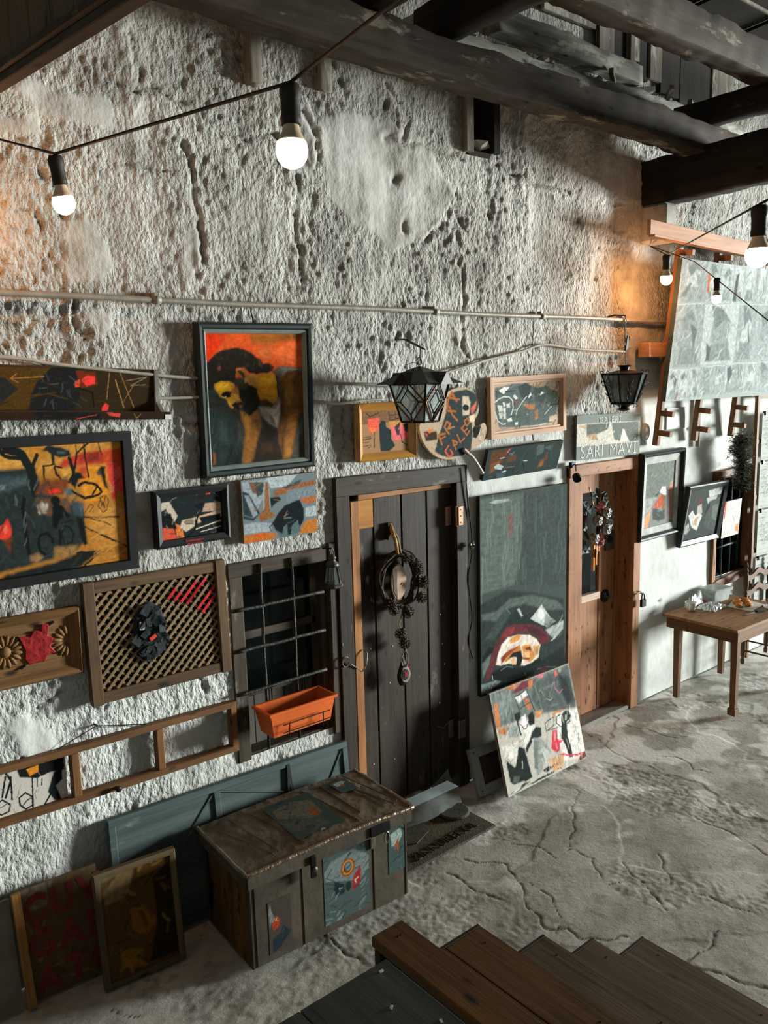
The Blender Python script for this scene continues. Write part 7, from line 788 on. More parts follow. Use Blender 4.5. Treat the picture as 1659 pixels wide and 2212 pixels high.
# wrought iron lantern by the pine door
r = thing('iron_lantern', 'black wrought iron lantern on a chain above the gallery sign', 'lantern', (5.0,-.20,2.425), (0,0,R(20)), 'wall lanterns')
prof = [(.085,0),(.155,.20)]
for k in range(6):
    a, b = k*math.pi/3, (k+1)*math.pi/3; P = lambda r_, an, z: Vector((r_*math.cos(an), r_*math.sin(an), z))
    MB().add([P(.083,a,0),P(.083,b,0),P(.150,b,.198),P(.150,a,.198)], [(0,1,2,3)]).build('glass_pane', glass('smoked_glass','3a4443',.3,.75), r)
    MB().tube([P(.088,a,0),P(.158,a,.203)], .006, 5).build('corner_bar', M_BLK, r); MB().tube([P(.088,a,0),P(.088,b,0)], .007, 5).build('edge_bar', M_BLK, r); MB().tube([P(.158,a,.203),P(.158,b,.203)], .008, 5).build('edge_bar', M_BLK, r)
    o = P(.158,a,.203); d = Vector((math.cos(a), math.sin(a), 0))
    MB().tube([o+d*.012*math.sin(t)+Vector((0,0,.012-.012*math.cos(t))) for t in [j*.8 for j in range(7)]], .003, 5).build('scroll', M_BLK, r)
    m = (a+b)/2
    for z0, s in ((.05,1),(.11,1),(.16,-1)): MB().tube([P(.10+z0*.33+.012*math.sin(t),m+.11*math.cos(t),z0+.022*math.sin(t)*s) for t in [j*.7 for j in range(7)]], .0022, 4).build('filigree', M_BLK, r)
    MB().tube([P(.088,a,0),P(.098,a,-.02),P(.085,a,-.028)], .003, 5).build('foot_scroll', M_BLK, r)
MB().lathe([(.155,.203),(.06,.225),(.03,.228),(.035,.25),(.05,.262),(.03,.263),(.004,.264)], 12).build('crown', M_BLK, r)
MB().lathe([(.088,-.005),(.05,-.012),(.03,-.03),(.045,-.045),(.002,-.06)], 12).build('base_cap', M_BLK, r)
for k in range(13):
    z = .265+k*.026; tl = (k % 2)*1.57
    MB().tube([(.007*math.cos(u)*math.cos(tl), .007*math.cos(u)*math.sin(tl), z+.013+.015*math.sin(u)) for u in [j*1.047 for j in range(6)]], .0025, 5, True).build('chain_link', M_BLK, r)
MB().tube([(.0,.0,.60),(.05,.09,.61),(.08,.16,.60)], .005, 6).build('hook', M_BLK, r)
MB().prism([(-.02,.44),(.015,.47),(.03,.42),(.05,.46),(.02,.39),(-.01,.37),(-.05,.36)], -.02,-.012).build('leaf_ornament', M_BLK, r)
# small candle lantern beside the window
r = thing('candle_lantern', 'small grey candle lantern hanging between the grille window and the dark door', 'lantern', (2.528,-.075,1.53), (0,0,R(20)), 'wall lanterns')
M_TIN = plain('tin_grey', '4d4a42', .5, .5, .25)
MB().lathe([(.052,0),(.056,.006),(.056,.016),(.048,.022),(.046,.026)], 8).build('base', M_TIN, r)
for k in range(8):
    a, b = k*math.pi/4, (k+1)*math.pi/4
    MB().add([(.046*math.cos(a),.046*math.sin(a),.026),(.046*math.cos(b),.046*math.sin(b),.026),(.030*math.cos(b),.030*math.sin(b),.118),(.030*math.cos(a),.030*math.sin(a),.118)],[(0,1,2,3)]).build('glass_pane', glass('lantern_glass2','7c8482',.25,.5), r)
    MB().tube([(.047*math.cos(a),.047*math.sin(a),.024),(.031*math.cos(a),.031*math.sin(a),.119)], .003, 5).build('corner_bar', M_TIN, r)
MB().lathe([(.036,.116),(.038,.122),(.032,.135),(.020,.146),(.018,.155),(.024,.160),(.023,.166),(.012,.178),(.002,.184)], 14).build('roof', M_TIN, r, smooth=True)
MB().tube([(-.022,0,.165),(-.018,0,.20),(0,0,.215),(.018,0,.20),(.022,0,.165)], .003, 5).build('handle', M_TIN, r); MB().tube([(0,.06,.212),(0,-.004,.214)], .004, 5).build('nail', M_BLK, r)
# ------------------------------------------------------------------ wreath with pine cones
W_VINE = plain('vine', '3d3226', .8, var=.5, scale=40, bump=.5); W_CONE = plain('pine_cone', '463a2d', .75, var=.45, scale=60); W_CORD = plain('twine', '8a7f6c', .9)
def cone_mesh():
    mb = MB(); rd = random.Random(4)
    mb.lathe([(.002,-.034),(.014,-.022),(.018,-.004),(.014,.014),(.004,.028)], 8)
    for i in range(46):
        z = -.03+i*.0012; a = i*2.4; r = .022*math.sin((i+4)/50*math.pi*.95)**.6+.004; d = Vector((math.cos(a), math.sin(a), -.25)); s = Vector((-math.sin(a), math.cos(a), 0))
        c = Vector((0,0,z)); tip = c+d*(r+.006); mb.add([c+d*r*.5-s*.003, c+d*r*.5+s*.003, tip+s*.0055, tip-s*.0055, tip+d*.001+Vector((0,0,.004))], [(0,1,2,3),(3,2,4),(0,3,4),(1,4,2)])
    return mb
CONE = None
def cone(parent, loc, rot=(0,0,0), sc=1):
    global CONE
    if CONE is None: CONE = cone_mesh().build('pine_cone', W_CONE, parent); o = CONE
    else: o = CONE.copy(); COL.objects.link(o); o.parent = parent
    o.location = loc; o.rotation_euler = rot; o.scale = (sc,)*3; return o
wr = thing('pine_cone_wreath', 'twisted vine wreath with wood slice and pine cones on the dark door', 'wreath', (3.035,-.02,1.472))
rd = random.Random(6)
for k in range(11):
    r0 = .142+rd.uniform(-.018,.018); ph = rd.uniform(0,6.28); y = rd.uniform(-.025,.012); am = rd.uniform(.004,.012); fr = rd.choice([3,4,5])
    MB().tube([((r0*.98+am*math.cos(fr*t+ph))*math.cos(t), y+am*math.sin(fr*t+ph), (r0*1.12+am*math.cos(fr*t+ph))*math.sin(t)) for t in [j*2*math.pi/36 for j in range(36)]], rd.uniform(.005,.009), 6, True).build('vine', W_VINE, wr, smooth=True)
MB().lathe([(.001,-.006),(.066,-.006),(.07,0),(.066,.006),(.001,.006)], 24).xf(Matrix.Translation((-.005,-.012,-.01)) @ Matrix.Rotation(R(90),4,'X') @ Matrix.Diagonal((.85,1.55,1,1))).build('wood_slice', wood('slice_wood','8c7460','b89f88','z',fine=20,knots=False), wr)
MB().prism([(-.052,.075),(-.048,-.06),(-.02,-.105),(-.024,-.02),(-.018,.04),(-.03,.09)], -.0205, -.0185).build('slice_bark', plain('slice_dark','6a5a4c',.8), wr)
MB().tube([(.012,-.021,-.03),(.02,-.021,-.018),(.032,-.021,-.018),(.036,-.021,-.03),(.028,-.021,-.038)], .0025, 5).build('slice_mark', plain('ochre_mark','b07a3a',.7), wr)
MB().tube([(-.012,-.02,.16),(-.02,-.01,.24),(-.025,.03,.33)], [.010,.012,.014], 6).build('raffia_tie', wood('raffia','8d6a3c','c09a5c','z',fine=60), wr, smooth=True); MB().tube([(.012,-.02,.16),(.0,-.01,.25),(-.02,.03,.33)], .006, 6).build('raffia_tie', W_CORD, wr, smooth=True)
MB().box(-.045,-.015,.02,.04,.24,.34).build('hanging_tab', plain('tab_dark','241d15',.7), wr)
for x, z, s in ((.03,.135,1),(.11,.085,1.15),(.125,.05,1),(.165,-.03,1.2),(.145,-.12,1.1),(-.09,-.11,1.25),(-.075,-.15,1.15),(.03,-.185,1.2),(.075,.12,.9)): cone(wr, (x,-.045,z), (rd.uniform(-.5,.5),rd.uniform(-.6,.6),rd.uniform(0,6)), s)
MB().tube([(.0,-.03,-.15),(.008,-.03,-.20),(-.02,-.028,-.25),(-.01,-.028,-.30)], .004, 5).tube([(.012,-.03,-.15),(-.008,-.03,-.22),(-.03,-.028,-.28)], .003, 5).build('twine', W_CORD, wr)
cone(wr, (-.005,-.03,-.315), (.3,.4,0), 1.15); cone(wr, (.02,-.03,-.375), (.2,-.4,1), 1.15)
MB().tube([(-.018,-.03,-.33),(-.02,-.03,-.42),(.01,-.03,-.46)], .0025, 5).tube([(.028,-.03,-.40),(.03,-.03,-.56)], .0025, 5).build('twine', W_CORD, wr)
pd = thing('pendant', parent=wr, loc=(.0,-.03,-.56))
MB().lathe([(.002,-.085),(.03,-.075),(.045,-.045),(.048,-.01),(.034,.03),(.015,.07),(.004,.11)], 14).xf(Matrix.Diagonal((1,.35,1,1))).build('pendant_body', plain('pendant_dark','211c18',.6), pd, smooth=True)
MB().prism([(-.036,-.01),(-.024,.035),(0,.055),(.03,.02),(.042,-.015),(.03,-.045),(.008,-.062),(-.022,-.05)], -.024,-.014).build('pendant_face', plain('pendant_cream','8d8473',.8), pd, bev=.003)
MB().prism([(-.022,.02),(-.006,.03),(.012,.018),(.022,.0),(.016,-.03),(-.004,-.042),(-.02,-.03),(-.026,-.005)], -.027,-.023).build('pendant_ring', plain('pendant_black','131412',.6), pd)
MB().prism([(-.014,.008),(.010,.010),(.010,-.022),(-.012,-.022)], -.029,-.026).build('pendant_heart', plain('pendant_red','7d1b2a',.8), pd)
for k in range(12): a = k*.5; MB().tube([(.03,-.012,.03),(.03+.02*math.cos(a),-.012,.03+.02*math.sin(a))], .0025, 4).build('tassel_thread', plain('tassel_red','7a1a33',.9), pd)
MB().tube([(-.02,-.02,.05),(-.03,-.018,.09),(-.012,-.02,.13),(.008,-.02,.14),(.022,-.02,.10),(.018,-.02,.06),(.0,-.026,.04)], .004, 5).build('twine_loop', W_CORD, pd, smooth=True)
# star bell on its cord
r = thing('star_ornament', 'small spiky metal star hanging by the cord beside the dark door', 'ornament', (3.615,-.055,1.595))
for k in range(9):
    a = k*.7; MB().obox((.016*math.cos(a),-.004*(k % 3),.016*math.sin(a)),(.022,.010,.012),(a,-a,.4*k)).build('star_point', M_STEEL, r)
# ------------------------------------------------------------------ silver rose wreath on the pine door
wr = thing('silver_rose_wreath', 'wreath of silver roses, dark leaves and orange ribbon on the pine door', 'wreath', (4.99,.045,1.535))
M_LEAF = plain('dusty_leaf', '3f4b4a', .6, var=.35, scale=50); M_SIL = plain('silver_rose', '8f8f88', .3, .7, .25, 30); M_PNK = plain('dried_flower', 'a86e68', .8, var=.4, scale=50); M_ORI = plain('orange_ribbon', 'c07820', .5)
def leaf(L, W): return MB().add([(0,0,0),(L*.25,-W*.5,.01),(L*.4,-W*.25,.006),(L*.6,-W*.55,.008),(L,0,-.004),(L*.6,W*.55,.008),(L*.4,W*.25,.006),(L*.25,W*.5,.01),(L*.5,0,-.006)],[(0,1,8),(1,2,8),(2,3,8),(3,4,8),(4,5,8),(5,6,8),(6,7,8),(7,0,8)])
rd = random.Random(13)
for x, z, a in [(.01,.20,1.57),(.06,.17,1.0),(-.09,.10,2.8),(-.11,.14,2.5),(.12,-.01,.2),(.13,.03,.5),(-.13,-.10,3.4),(-.10,-.14,3.9),(-.02,-.17,4.6),(.05,-.12,5.5),(-.04,.18,2.0),(.10,.10,.6),(-.12,.02,3.1)]:
    for j in range(2): leaf(.085,.05).build('leaf', M_LEAF, wr, loc=(x+rd.uniform(-.01,.01),-.03-.02*j,z), rot=(R(90)+rd.uniform(-.4,.4),-a+rd.uniform(-.4,.4)*j,rd.uniform(-.3,.3)))
for x, z in ((-.035,.035),(.055,.075),(-.07,-.075),(.055,-.035)):
    rs = thing('rose', parent=wr, loc=(x*1.15,-.075,z*1.15)); rs.scale = (1.35,1.1,1.35)
    MB().lathe([(.002,-.030),(.018,-.024),(.028,-.008),(.029,.006),(.022,.022),(.010,.029),(.001,.030)], 14).build('rose_ball', M_SIL, rs, smooth=True)
    for k in range(4): a = k*1.6; MB().tube([((.012+.0045*k)*math.cos(a+t), -.030+.004*k, (.012+.0045*k)*math.sin(a+t)) for t in [j*.35 for j in range(9)]], .003, 5).build('petal_edge', M_SIL, rs, smooth=True)
for x, z in ((.0,.13),(.03,.12),(.01,-.09),(.04,-.13),(.02,-.115)):
    for k in range(5): a = k*1.256; leaf(.045,.022).build('dried_petal', M_PNK, wr, loc=(x,-.055,z), rot=(R(70),-a,0))
for x, L in ((-.03,.20),(.0,.16),(.03,.06)): MB().tube([(x,-.04,-.14),(x-.01,-.045,-.14-L*.5),(x-.005,-.04,-.14-L)], [.012,.010,.011], 4).build('ribbon', M_ORI, wr)
MB().tube([(0,-.01,.14),(.0,.03,.28)], .006, 4).build('ribbon', M_ORI, wr); MB().lathe([(.001,-.02),(.012,-.012),(.016,0),(.012,.012),(.001,.02)], 10, (-.035,-.06,-.13)).build('bauble', M_SIL, wr, smooth=True)
MB().tube([(.10*math.cos(t),-.005,.125*math.sin(t)+.01) for t in [j*.35 for j in range(18)]], .012, 6, True).build('ring', W_VINE, wr)
# little spotlight on the pine door frame
r = thing('clip_spotlight', 'small black clip spotlight on the top left corner of the pine door frame', 'lamp', (4.64,-.05,1.97))
MB().lathe([(.012,0),(.028,.01),(.030,.05),(.026,.055),(.002,.056)], 12, (0,-.02,-.03), (R(115),0,R(-40))).build('head', M_BLK, r); MB().tube([(0,.02,.05),(.01,-.01,.04),(.0,-.02,0)], .004, 6).build('arm', M_BLK, r); MB().box(-.02,.02,.0,.025,.02,.06).build('clip', M_BLK, r)
# tinsel garland
r = thing('tinsel_garland', 'bushy dark tinsel garland hanging from a rack peg near the barred window', 'garland', (6.78,-.16,2.13))
MB().tube([(.0,0,.05),(.0,0,-.04)], .003, 5).build('hanging_string', M_CAB, r)
M_TIN2 = plain('tinsel_dark', '5d6158', .3, .5, .5, 60); mb = MB(); rd = random.Random(17)
pth = [Vector(q) for q in ((.0,0,-.05),(-.02,0,-.10),(-.07,0,-.17),(.0,0,-.23),(.03,0,-.30),(.01,0,-.38),(.03,0,-.45),(.045,0,-.50))]
for k in range(2600):
    t = rd.uniform(0, len(pth)-1.001); i = int(t); c = pth[i].lerp(pth[i+1], t-i)+Vector((rd.gauss(0,.035),rd.gauss(0,.03),rd.gauss(0,.015))); d = Vector((rd.gauss(0,1),rd.gauss(0,1),rd.gauss(0,.7))).normalized(); l = rd.uniform(.03,.07); s = d.orthogonal().normalized()*.0045
    mb.add([c-s, c+s, c+d*l], [(0,1,2)])
o = mb.build('tinsel', M_TIN2, r, kind='stuff'); MB().tube(pth, .035, 6).build('core', plain('tinsel_core','24241f',.8), r)
MB().lathe([(.003,-.02),(.012,-.01),(.012,.01),(.003,.02)], 8, (0,-.005,.05)).build('red_bead', plain('bead_red','6f2024',.5), r)
# ------------------------------------------------------------------ planter
M_TERR = plain('terracotta_plastic', 'd9662c', .5, var=.12, scale=6, bump=.05); M_SOIL = plain('soil', '2b211a', .95, var=.6, scale=60, bump=1)
r = thing('planter_box', 'orange plastic planter box with dry soil hooked on the window grille', 'planter', (2.215,-.135,.852))
def tub(L, W, z0, z1, tp, wall):
    mb = MB(); n = 4; a = []
    for l, w, z in ((L-tp,W-tp*.7,z0),(L,W,z1),(L+.022,W+.022,z1),(L+.022,W+.022,z1+.016),(L-wall,W-wall,z1+.016),(L-tp-wall,W-tp*.7-wall,z0+.008)):
        a += [(-l/2,-w/2,z),(l/2,-w/2,z),(l/2,w/2,z),(-l/2,w/2,z)]
    F = [(3,2,1,0)]
    for i in range(5):
        for k in range(4): F.append((i*4+k, i*4+(k+1) % 4, i*4+4+(k+1) % 4, i*4+4+k))
    F.append((20,21,22,23)); return mb.add(a, F)
tub(.40,.155,0,.125,.045,.012).build('tub', M_TERR, r, bev=.003)
so = MB(); rd = random.Random(1)
for i in range(13):
    for j in range(5): so.v.append((-.17+i*.0283,-.06+j*.03,.075+rd.uniform(-.008,.012)))
so.f = [(i*5+j,i*5+5+j,i*5+6+j,i*5+1+j) for i in range(12) for j in range(4)]; so.build('soil', M_SOIL, r)
for k in range(12): stone((rd.uniform(-.15,.1),rd.uniform(-.045,.045),.083), rd.uniform(.006,.014), k).build('soil_clod', M_SOIL, r)
for x in (-.10,.11):
    MB().tube([(x,.12,.20),(x,.105,.215),(x,.09,.20),(x,.088,.0),(x,-.09,-.006),(x,-.095,.075)], .003, 5).build('hanger_wire', M_BLK, r)
    MB().tube([(x+.015,.12,.20),(x+.015,.105,.215),(x+.015,.09,.20),(x+.015,.088,.0)], .003, 5).build('hanger_wire', M_BLK, r)
for z in (.030,.072): MB().tube([(-.14,-.096,z),(.15,-.096,z)], .003, 5).build('hanger_wire', M_BLK, r)
# ------------------------------------------------------------------ things leaning at the lower left
BLUE_X = wood('blue_panel_paint', '2e3d3d', '52615f', 'x', fine=30, knots=False, worn='6d7a76', wornamt=.64)
r = thing('blue_green_panel', 'long blue-green painted panel leaning on the wall behind the trunk', 'panel', (1.89,-.105,.0), (R(-7),R(1.6),0))
MB().box(-.69,.69,-.018,.0,.0,.64).build('board', BLUE_X, r)
for z0, z1 in ((.605,.64),(0,.035)): MB().box(-.69,.69,-.030,-.018,z0,z1).build('rail', BLUE_X, r, bev=.003)
for x in (-.69,-.15,.655): MB().box(x,x+.035,-.030,-.018,.035,.605).build('stile', BLUE_X, r, bev=.003)
for xa, za, xb, zb in ((-.655,.05,-.15,.60),(-.115,.60,.45,.42),(.30,.05,.655,.60)): MB().tube([(xa,-.020,za),(xb,-.020,zb)], .006, 4).build('diagonal_moulding', BLUE_X, r)
MB().prism([(.27,.40),(.285,.62),(.30,.62),(.318,.40),(.305,.40),(.292,.52),(.282,.40)], -.034,-.02).build('strap', plain('strap_dark','1f2726',.6), r)
GAL = plain('lettered_board', '5a5042', .8, var=.35, scale=7)
r = thing('lettered_board', 'old board with red hand-painted letters leaning at the bottom left', 'sign', (.965,-.135,0), (R(-8),0,R(-2)))
MB().box(-.17,.17,-.012,0,.0,.50).build('board', GAL, r); meshobj('painting', canvas_mesh('painting', 'galata', .34, .50, .003, -.0128, 31, 1.5), r, loc=(0,0,.25))
LRED = plain('letter_red', '6e2a24', .7, var=.3, scale=30)
for t, z, x in (('ÇUV',.405,-.155),('GAL',.245,-.145),('ATÖ',.085,-.14)): text_mesh('lettering', t, .165, LRED, r, (x,-.0135,z), (R(90),0,0), .001, .88, .95, 'LEFT', 0, .0075)
r = thing('pine_batten', 'narrow pine batten leaning against the lettered board', 'batten', (.795,-.155,0), (R(-7),R(-1),0)); MB().box(-.018,.018,-.022,0,0,.515).build('strip', wood('batten_pine','6d4a24','a0703a','z'), r, bev=.002)
r = thing('grey_board', 'grubby grey board leaning at the bottom left edge beside the pine batten', 'board', (.62,-.135,0), (R(-8),0,0)); MB().box(-.16,.145,-.014,0,0,.49).build('board', plain('grubby_grey','6f6a5c',.8,var=.4,scale=6), r)
r = thing('old_canvas', 'dirty brown canvas in a thin frame leaning in front of the lettered board', 'painting', (1.255,-.275,0), (R(-6),0,R(-5)))
W_OC = wood('old_canvas_frame', '3a2e1f', '6b5a41', 'x', fine=40); W_OCZ = wood('old_canvas_frame_z', '3a2e1f', '6b5a41', 'z', fine=40)
f = thing('frame', parent=r, loc=(0,0,.265)); rails(f, .37, .53, [(0,0),(0,-.030),(.004,-.032),(.026,-.030),(.028,-.024),(.028,0)], W_OC, mat_v=W_OCZ); meshobj('painting', canvas_mesh('painting', 'oldcanvas', .318, .478, .003, -.022, 33, 1.3), r, loc=(0,0,.265)); MB().box(-.17,.17,-.02,-.004,.02,.51).build('backing', CANV, r)
# ------------------------------------------------------------------ trunk
M_CH = plain('trunk_tin', '4b4337', .6, .1, .3, 7, .3, 25); M_CHL = plain('trunk_lid_tin', '6a614f', .55, .1, .35, 9, .35, 30); M_EDGE = plain('trunk_edge_foil', '9a8a74', .28, .8, .35, 30, .9, 40)
M_END = wood('trunk_end', '2b1d0f', '6b4718', 'z', fine=25, worn='120e0a', wornamt=.55)
r = thing('metal_trunk', 'old tin-clad trunk with painted emblem panels standing before the dark door', 'trunk', (2.085,-.395,0), (0,0,R(-2.8)))
L, Wd, Hh = .90, .46, .42
MB().box(-L/2,L/2,-Wd/2,Wd/2,.0,Hh).build('body', M_CH, r, bev=.006)
MB().box(-L/2-.002,-L/2,-Wd/2+.02,Wd/2-.02,.01,Hh-.02).build('end_board', M_END, r)
mb = MB(); nx, ny = 24, 12; rd = random.Random(21)
for i in range(nx+1):
    for j in range(ny+1):
        x = -L/2-.018+(L+.036)*i/nx; y = -Wd/2-.028+(Wd+.056)*j/ny; mb.v.append((x, y, .492+.012*math.sin(math.pi*i/nx)+.006*math.sin(math.pi*j/ny)+rd.uniform(-.0015,.0015)))
mb.f = [(i*(ny+1)+j,(i+1)*(ny+1)+j,(i+1)*(ny+1)+j+1,i*(ny+1)+j+1) for i in range(nx) for j in range(ny)]
lid = mb.build('lid_top', M_CHL, r)
MB().box(-L/2-.018,L/2+.018,-Wd/2-.028,-Wd/2-.016,Hh-.005,.495).box(-L/2-.018,L/2+.018,Wd/2+.016,Wd/2+.028,Hh-.005,.495).box(-L/2-.018,-L/2-.006,-Wd/2-.028,Wd/2+.028,Hh-.005,.495).box(L/2+.006,L/2+.018,-Wd/2-.028,Wd/2+.028,Hh-.005,.495).build('lid_skirt', M_CH, r, bev=.003)
pts = [(-L/2-.02+k*(L+.04)/40, -Wd/2-.030+rd.uniform(-.002,.002), .490+.010*math.sin(math.pi*k/40)+rd.uniform(-.002,.002)) for k in range(41)]; MB().tube(pts, .011, 8).build('edge_strip', M_EDGE, r, smooth=True)
MB().tube([(-L/2-.02,-Wd/2-.03+k*(Wd+.06)/16,.491+rd.uniform(-.004,.004)) for k in range(17)], .010, 6).build('edge_strip', M_CHL, r); MB().tube([(L/2+.02,-Wd/2-.03+k*(Wd+.06)/16,.491+rd.uniform(-.004,.004)) for k in range(17)], .010, 6).build('edge_strip', M_EDGE, r)
for a, b in (((-.33,.20),(-.27,-.20)),((-.42,.16),(-.30,-.20)),((-.22,.2),(-.14,-.22)),((.10,.22),(.17,-.22)),((.20,.2),(.22,-.16)),((.28,.20),(.40,-.20)),((.36,.22),(.43,-.18))):
    MB().tube([(a[0],a[1],.507),((a[0]+b[0])/2,(a[1]+b[1])/2,.5085),(b[0],b[1],.507)], .003, 5).build('lid_rib', M_CHL, r)
def decal(key, w, h, loc, rot, res=.003, seed=1, gain=.8): return meshobj('emblem_panel', canvas_mesh('emblem_panel', key, w, h, res, 0, seed, gain), r, loc=loc, rot=rot)
decal('chestlid', .27, .36, (-.02,.0,.5125), (R(-90),0,0), seed=34); decal('chestart', .265, .36, (.075,-Wd/2-.002,.225), (0,0,0), seed=35); decal('chestsmall', .12, .26, (-.30,-Wd/2-.002,.17), (0,0,0), seed=36); decal('chestright', .11, .26, (.385,-Wd/2-.002,.29), (0,0,0), seed=37)
decal('chestright', .10, .14, (.30,.12,.511), (R(-90),0,0), seed=38)
for x in (-.17,.24,-.42,.44): MB().box(x-.004,x+.004,-Wd/2-.004,-Wd/2,.01,Hh).build('seam_strip', M_CH, r)
MB().box(-.145,-.115,-Wd/2-.04,-Wd/2-.028,.35,.46).build('hasp', M_BLK, r, bev=.003); MB().lathe([(.004,0),(.012,.004),(.012,.014),(.004,.018)], 10, (-.13,-Wd/2-.04,.40), (R(90),0,0)).build('hasp_knob', M_STEEL, r)
MB().box(.20,.32,-Wd/2-.038,-Wd/2-.029,.425,.475).build('lock_plate', M_BLK, r, bev=.003); MB().tube([(.29+.014*math.cos(u),-Wd/2-.045,.40+.03*math.sin(u)) for u in [j*.8 for j in range(8)]], .004, 5, True).build('lock_ring', M_STEEL, r)
MB().box(.215,.245,-Wd/2-.012,-Wd/2,.345,.405).build('lock_case', M_STEEL, r, bev=.002)
# ------------------------------------------------------------------ mat, discs, plastic sheet
M_MAT = plain('mat_rubber', '4a4638', .9, var=.3, scale=25, bump=.6, bscale=120)
r = thing('door_mat', 'worn dark doormat with raised lettering before the dark plank door', 'mat', (2.97,-.32,0), (0,0,R(1)))
MB().box(-.36,.36,-.20,.20,.0,.016).build('mat_body', M_MAT, r, bev=.005)
text_mesh('lettering', 'ZINNUREKOL', .085, plain('mat_letter','2f2c24',.9), r, (.02,-.115,.0175), (0,0,R(2)), .004, 1.0, 1.0)
MB().tube([(.26+.004*t*math.cos(t),.10+.004*t*math.sin(t),.018) for t in [j*.5 for j in range(26)]], .005, 5).build('spiral_motif', M_MAT, r)
MB().prism([(-.22,.14),(-.05,.17),(.06,.12),(.02,.02),(-.12,-.03),(-.25,.04)], .016,.022,'xy').build('mat_patch', plain('mat_patch','3f3f36',.9,var=.3,scale=30), r)
MB().lathe([(.095,0),(.10,.006),(.10,.012),(.09,.018),(.002,.018)], 24, (3.245,-.245,.0165)).build('rubber_disc', plain('disc_dark','45463d',.8), None, smooth=False, label='flat dark rubber disc lying on the far corner of the doormat', cat='disc')
M_PLA = glass('clear_plastic', 'b9c2c0', .12, .2)
mb = MB(); rd = random.Random(31)
for i in range(15):
    for j in range(9):
        u, v = i/14, j/8; x = 2.86+.50*u+.05*v; y = -.20+.20*v-.03*math.sin(u*3); z = .024+.13*math.sin(v*1.6)*(.3+.7*u)*(1-.3*math.sin(u*7+v*3))+.01*rd.random(); mb.v.append((x, min(y,-.035), z))
mb.f = [(i*9+j,(i+1)*9+j,(i+1)*9+j+1,i*9+j+1) for i in range(14) for j in range(8)]
mb.build('plastic_sheet', M_PLA, None, smooth=True, label='crumpled clear plastic sheet on the doormat against the dark door', cat='plastic sheet')
# ------------------------------------------------------------------ square painting and grey frame leaning
r = thing('leaning_square_painting', 'square canvas of black and red figures standing on the floor against the wall', 'painting', (4.04,-.315,.0), (R(-13.5),R(-.4),0), 'paintings on the floor')
stretched(thing('canvas', parent=r, loc=(0,0,.335)), 'square', .80, .665, .0036, .022, 41)
r = thing('grey_wooden_frame', 'low grey-painted wooden frame on the floor behind the square canvas', 'frame', (3.99,-.22,0), (R(-20),0,R(-3)))
G1 = wood('grey_painted_z', '6e746f', '989d97', 'z', fine=40, knots=False); G2 = wood('grey_painted_x', '6e746f', '989d97', 'x', fine=40, knots=False)
for x in (-.49,.42): MB().box(x,x+.07,-.03,0,0,.30).build('stile', G1, r, bev=.003)
for z in (0,.235): MB().box(-.42,.42,-.026,-.004,z,z+.06).build('rail', G2, r, bev=.003)
MB().box(-.42,.42,-.012,-.006,.06,.235).build('panel', plain('frame_panel_dark','3a332b',.8), r)
for x in (-.455,.455):
    for z in (.03,.27): MB().lathe([(.005,0),(.004,.003)], 8, (x,-.03,z), (R(90),0,0)).build('screw', M_BLK, r)
# ------------------------------------------------------------------ table and what stands on it
W_TX = wood('table_top', '3f2917', '654830', 'y', fine=40); W_TXX = wood('table_apron_x', '5d4027', '8a6643', 'x', fine=40); W_TY = wood('table_apron_y', '4d3520', '745434', 'y', fine=40); W_TZ = wood('table_leg', '4f3722', '7b5a3a', 'z', fine=40)
r = thing('wooden_table', 'small brown wooden table against the wall below the barred window', 'table', (6.27,-.38,0), (0,0,R(-1.5)))
zt = .70
for i, x in enumerate((-.445,-.148,.149)):
    pass
for i in range(3):
    y0 = .325-(i+1)*.2145; MB().box(-.46,.47,y0,y0+.2125,zt-.022,zt).build('top_board', wood('table_top_x','6a4a2e','a07a52','x',fine=40), r, bev=.003)
MB().box(-.425,-.405,-.295,.295,zt-.115,zt-.022).build('apron', W_TY, r, bev=.002); MB().box(.415,.435,-.295,.295,zt-.115,zt-.022).build('apron', W_TY, r, bev=.002)
MB().box(-.425,.435,-.305,-.285,zt-.115,zt-.022).build('apron', W_TXX, r, bev=.002); MB().box(-.425,.435,.285,.305,zt-.115,zt-.022).build('apron', W_TXX, r, bev=.002)
for x, y in ((-.385,-.27),(-.385,.22),(.38,-.22),(.38,.27)):
    lg = MB().add([(x-.021,y-.021,.0),(x+.021,y-.021,0),(x+.021,y+.021,0),(x-.021,y+.021,0),(x-.028,y-.028,zt-.03),(x+.028,y-.028,zt-.03),(x+.028,y+.028,zt-.03),(x-.028,y+.028,zt-.03)],[(0,3,2,1),(4,5,6,7),(0,1,5,4),(1,2,6,5),(2,3,7,6),(3,0,4,7)]).build('leg', W_TZ, r, bev=.002)
    if y < 0: MB().box(x-.032,x+.032,y-.032,y+.032,0,.055).build('foot_block', W_TZ, lg, bev=.003)
M_WHT = plain('white_ceramic', 'dfe2de', .25, var=.05, bump=0)
c = thing('white_cup', 'white ceramic cup with a tiny dark heart at the table corner', 'cup', (6.055,-.16,zt))
MB().lathe([(.026,0),(.028,.004),(.040,.03),(.046,.06),(.0475,.072),(.0445,.072),(.043,.058),(.036,.028),(.022,.008),(.001,.007)], 20).build('cup_body', M_WHT, c, smooth=True)
MB().tube([(-.042,-.012,.060),(-.062,-.02,.055),(-.066,-.02,.035),(-.052,-.014,.020),(-.036,-.008,.018)], .0048, 7).build('handle', M_WHT, c, smooth=True)
MB().prism([(-.006,.040),(-.003,.043),(0,.040),(.003,.043),(.006,.040),(0,.032)], -.0455,-.040).build('heart_mark', plain('heart_dark','33333a',.5), c)
M_FOIL = plain('foil', 'b4bab8', .42, .6, .25, 20, .6, 30)
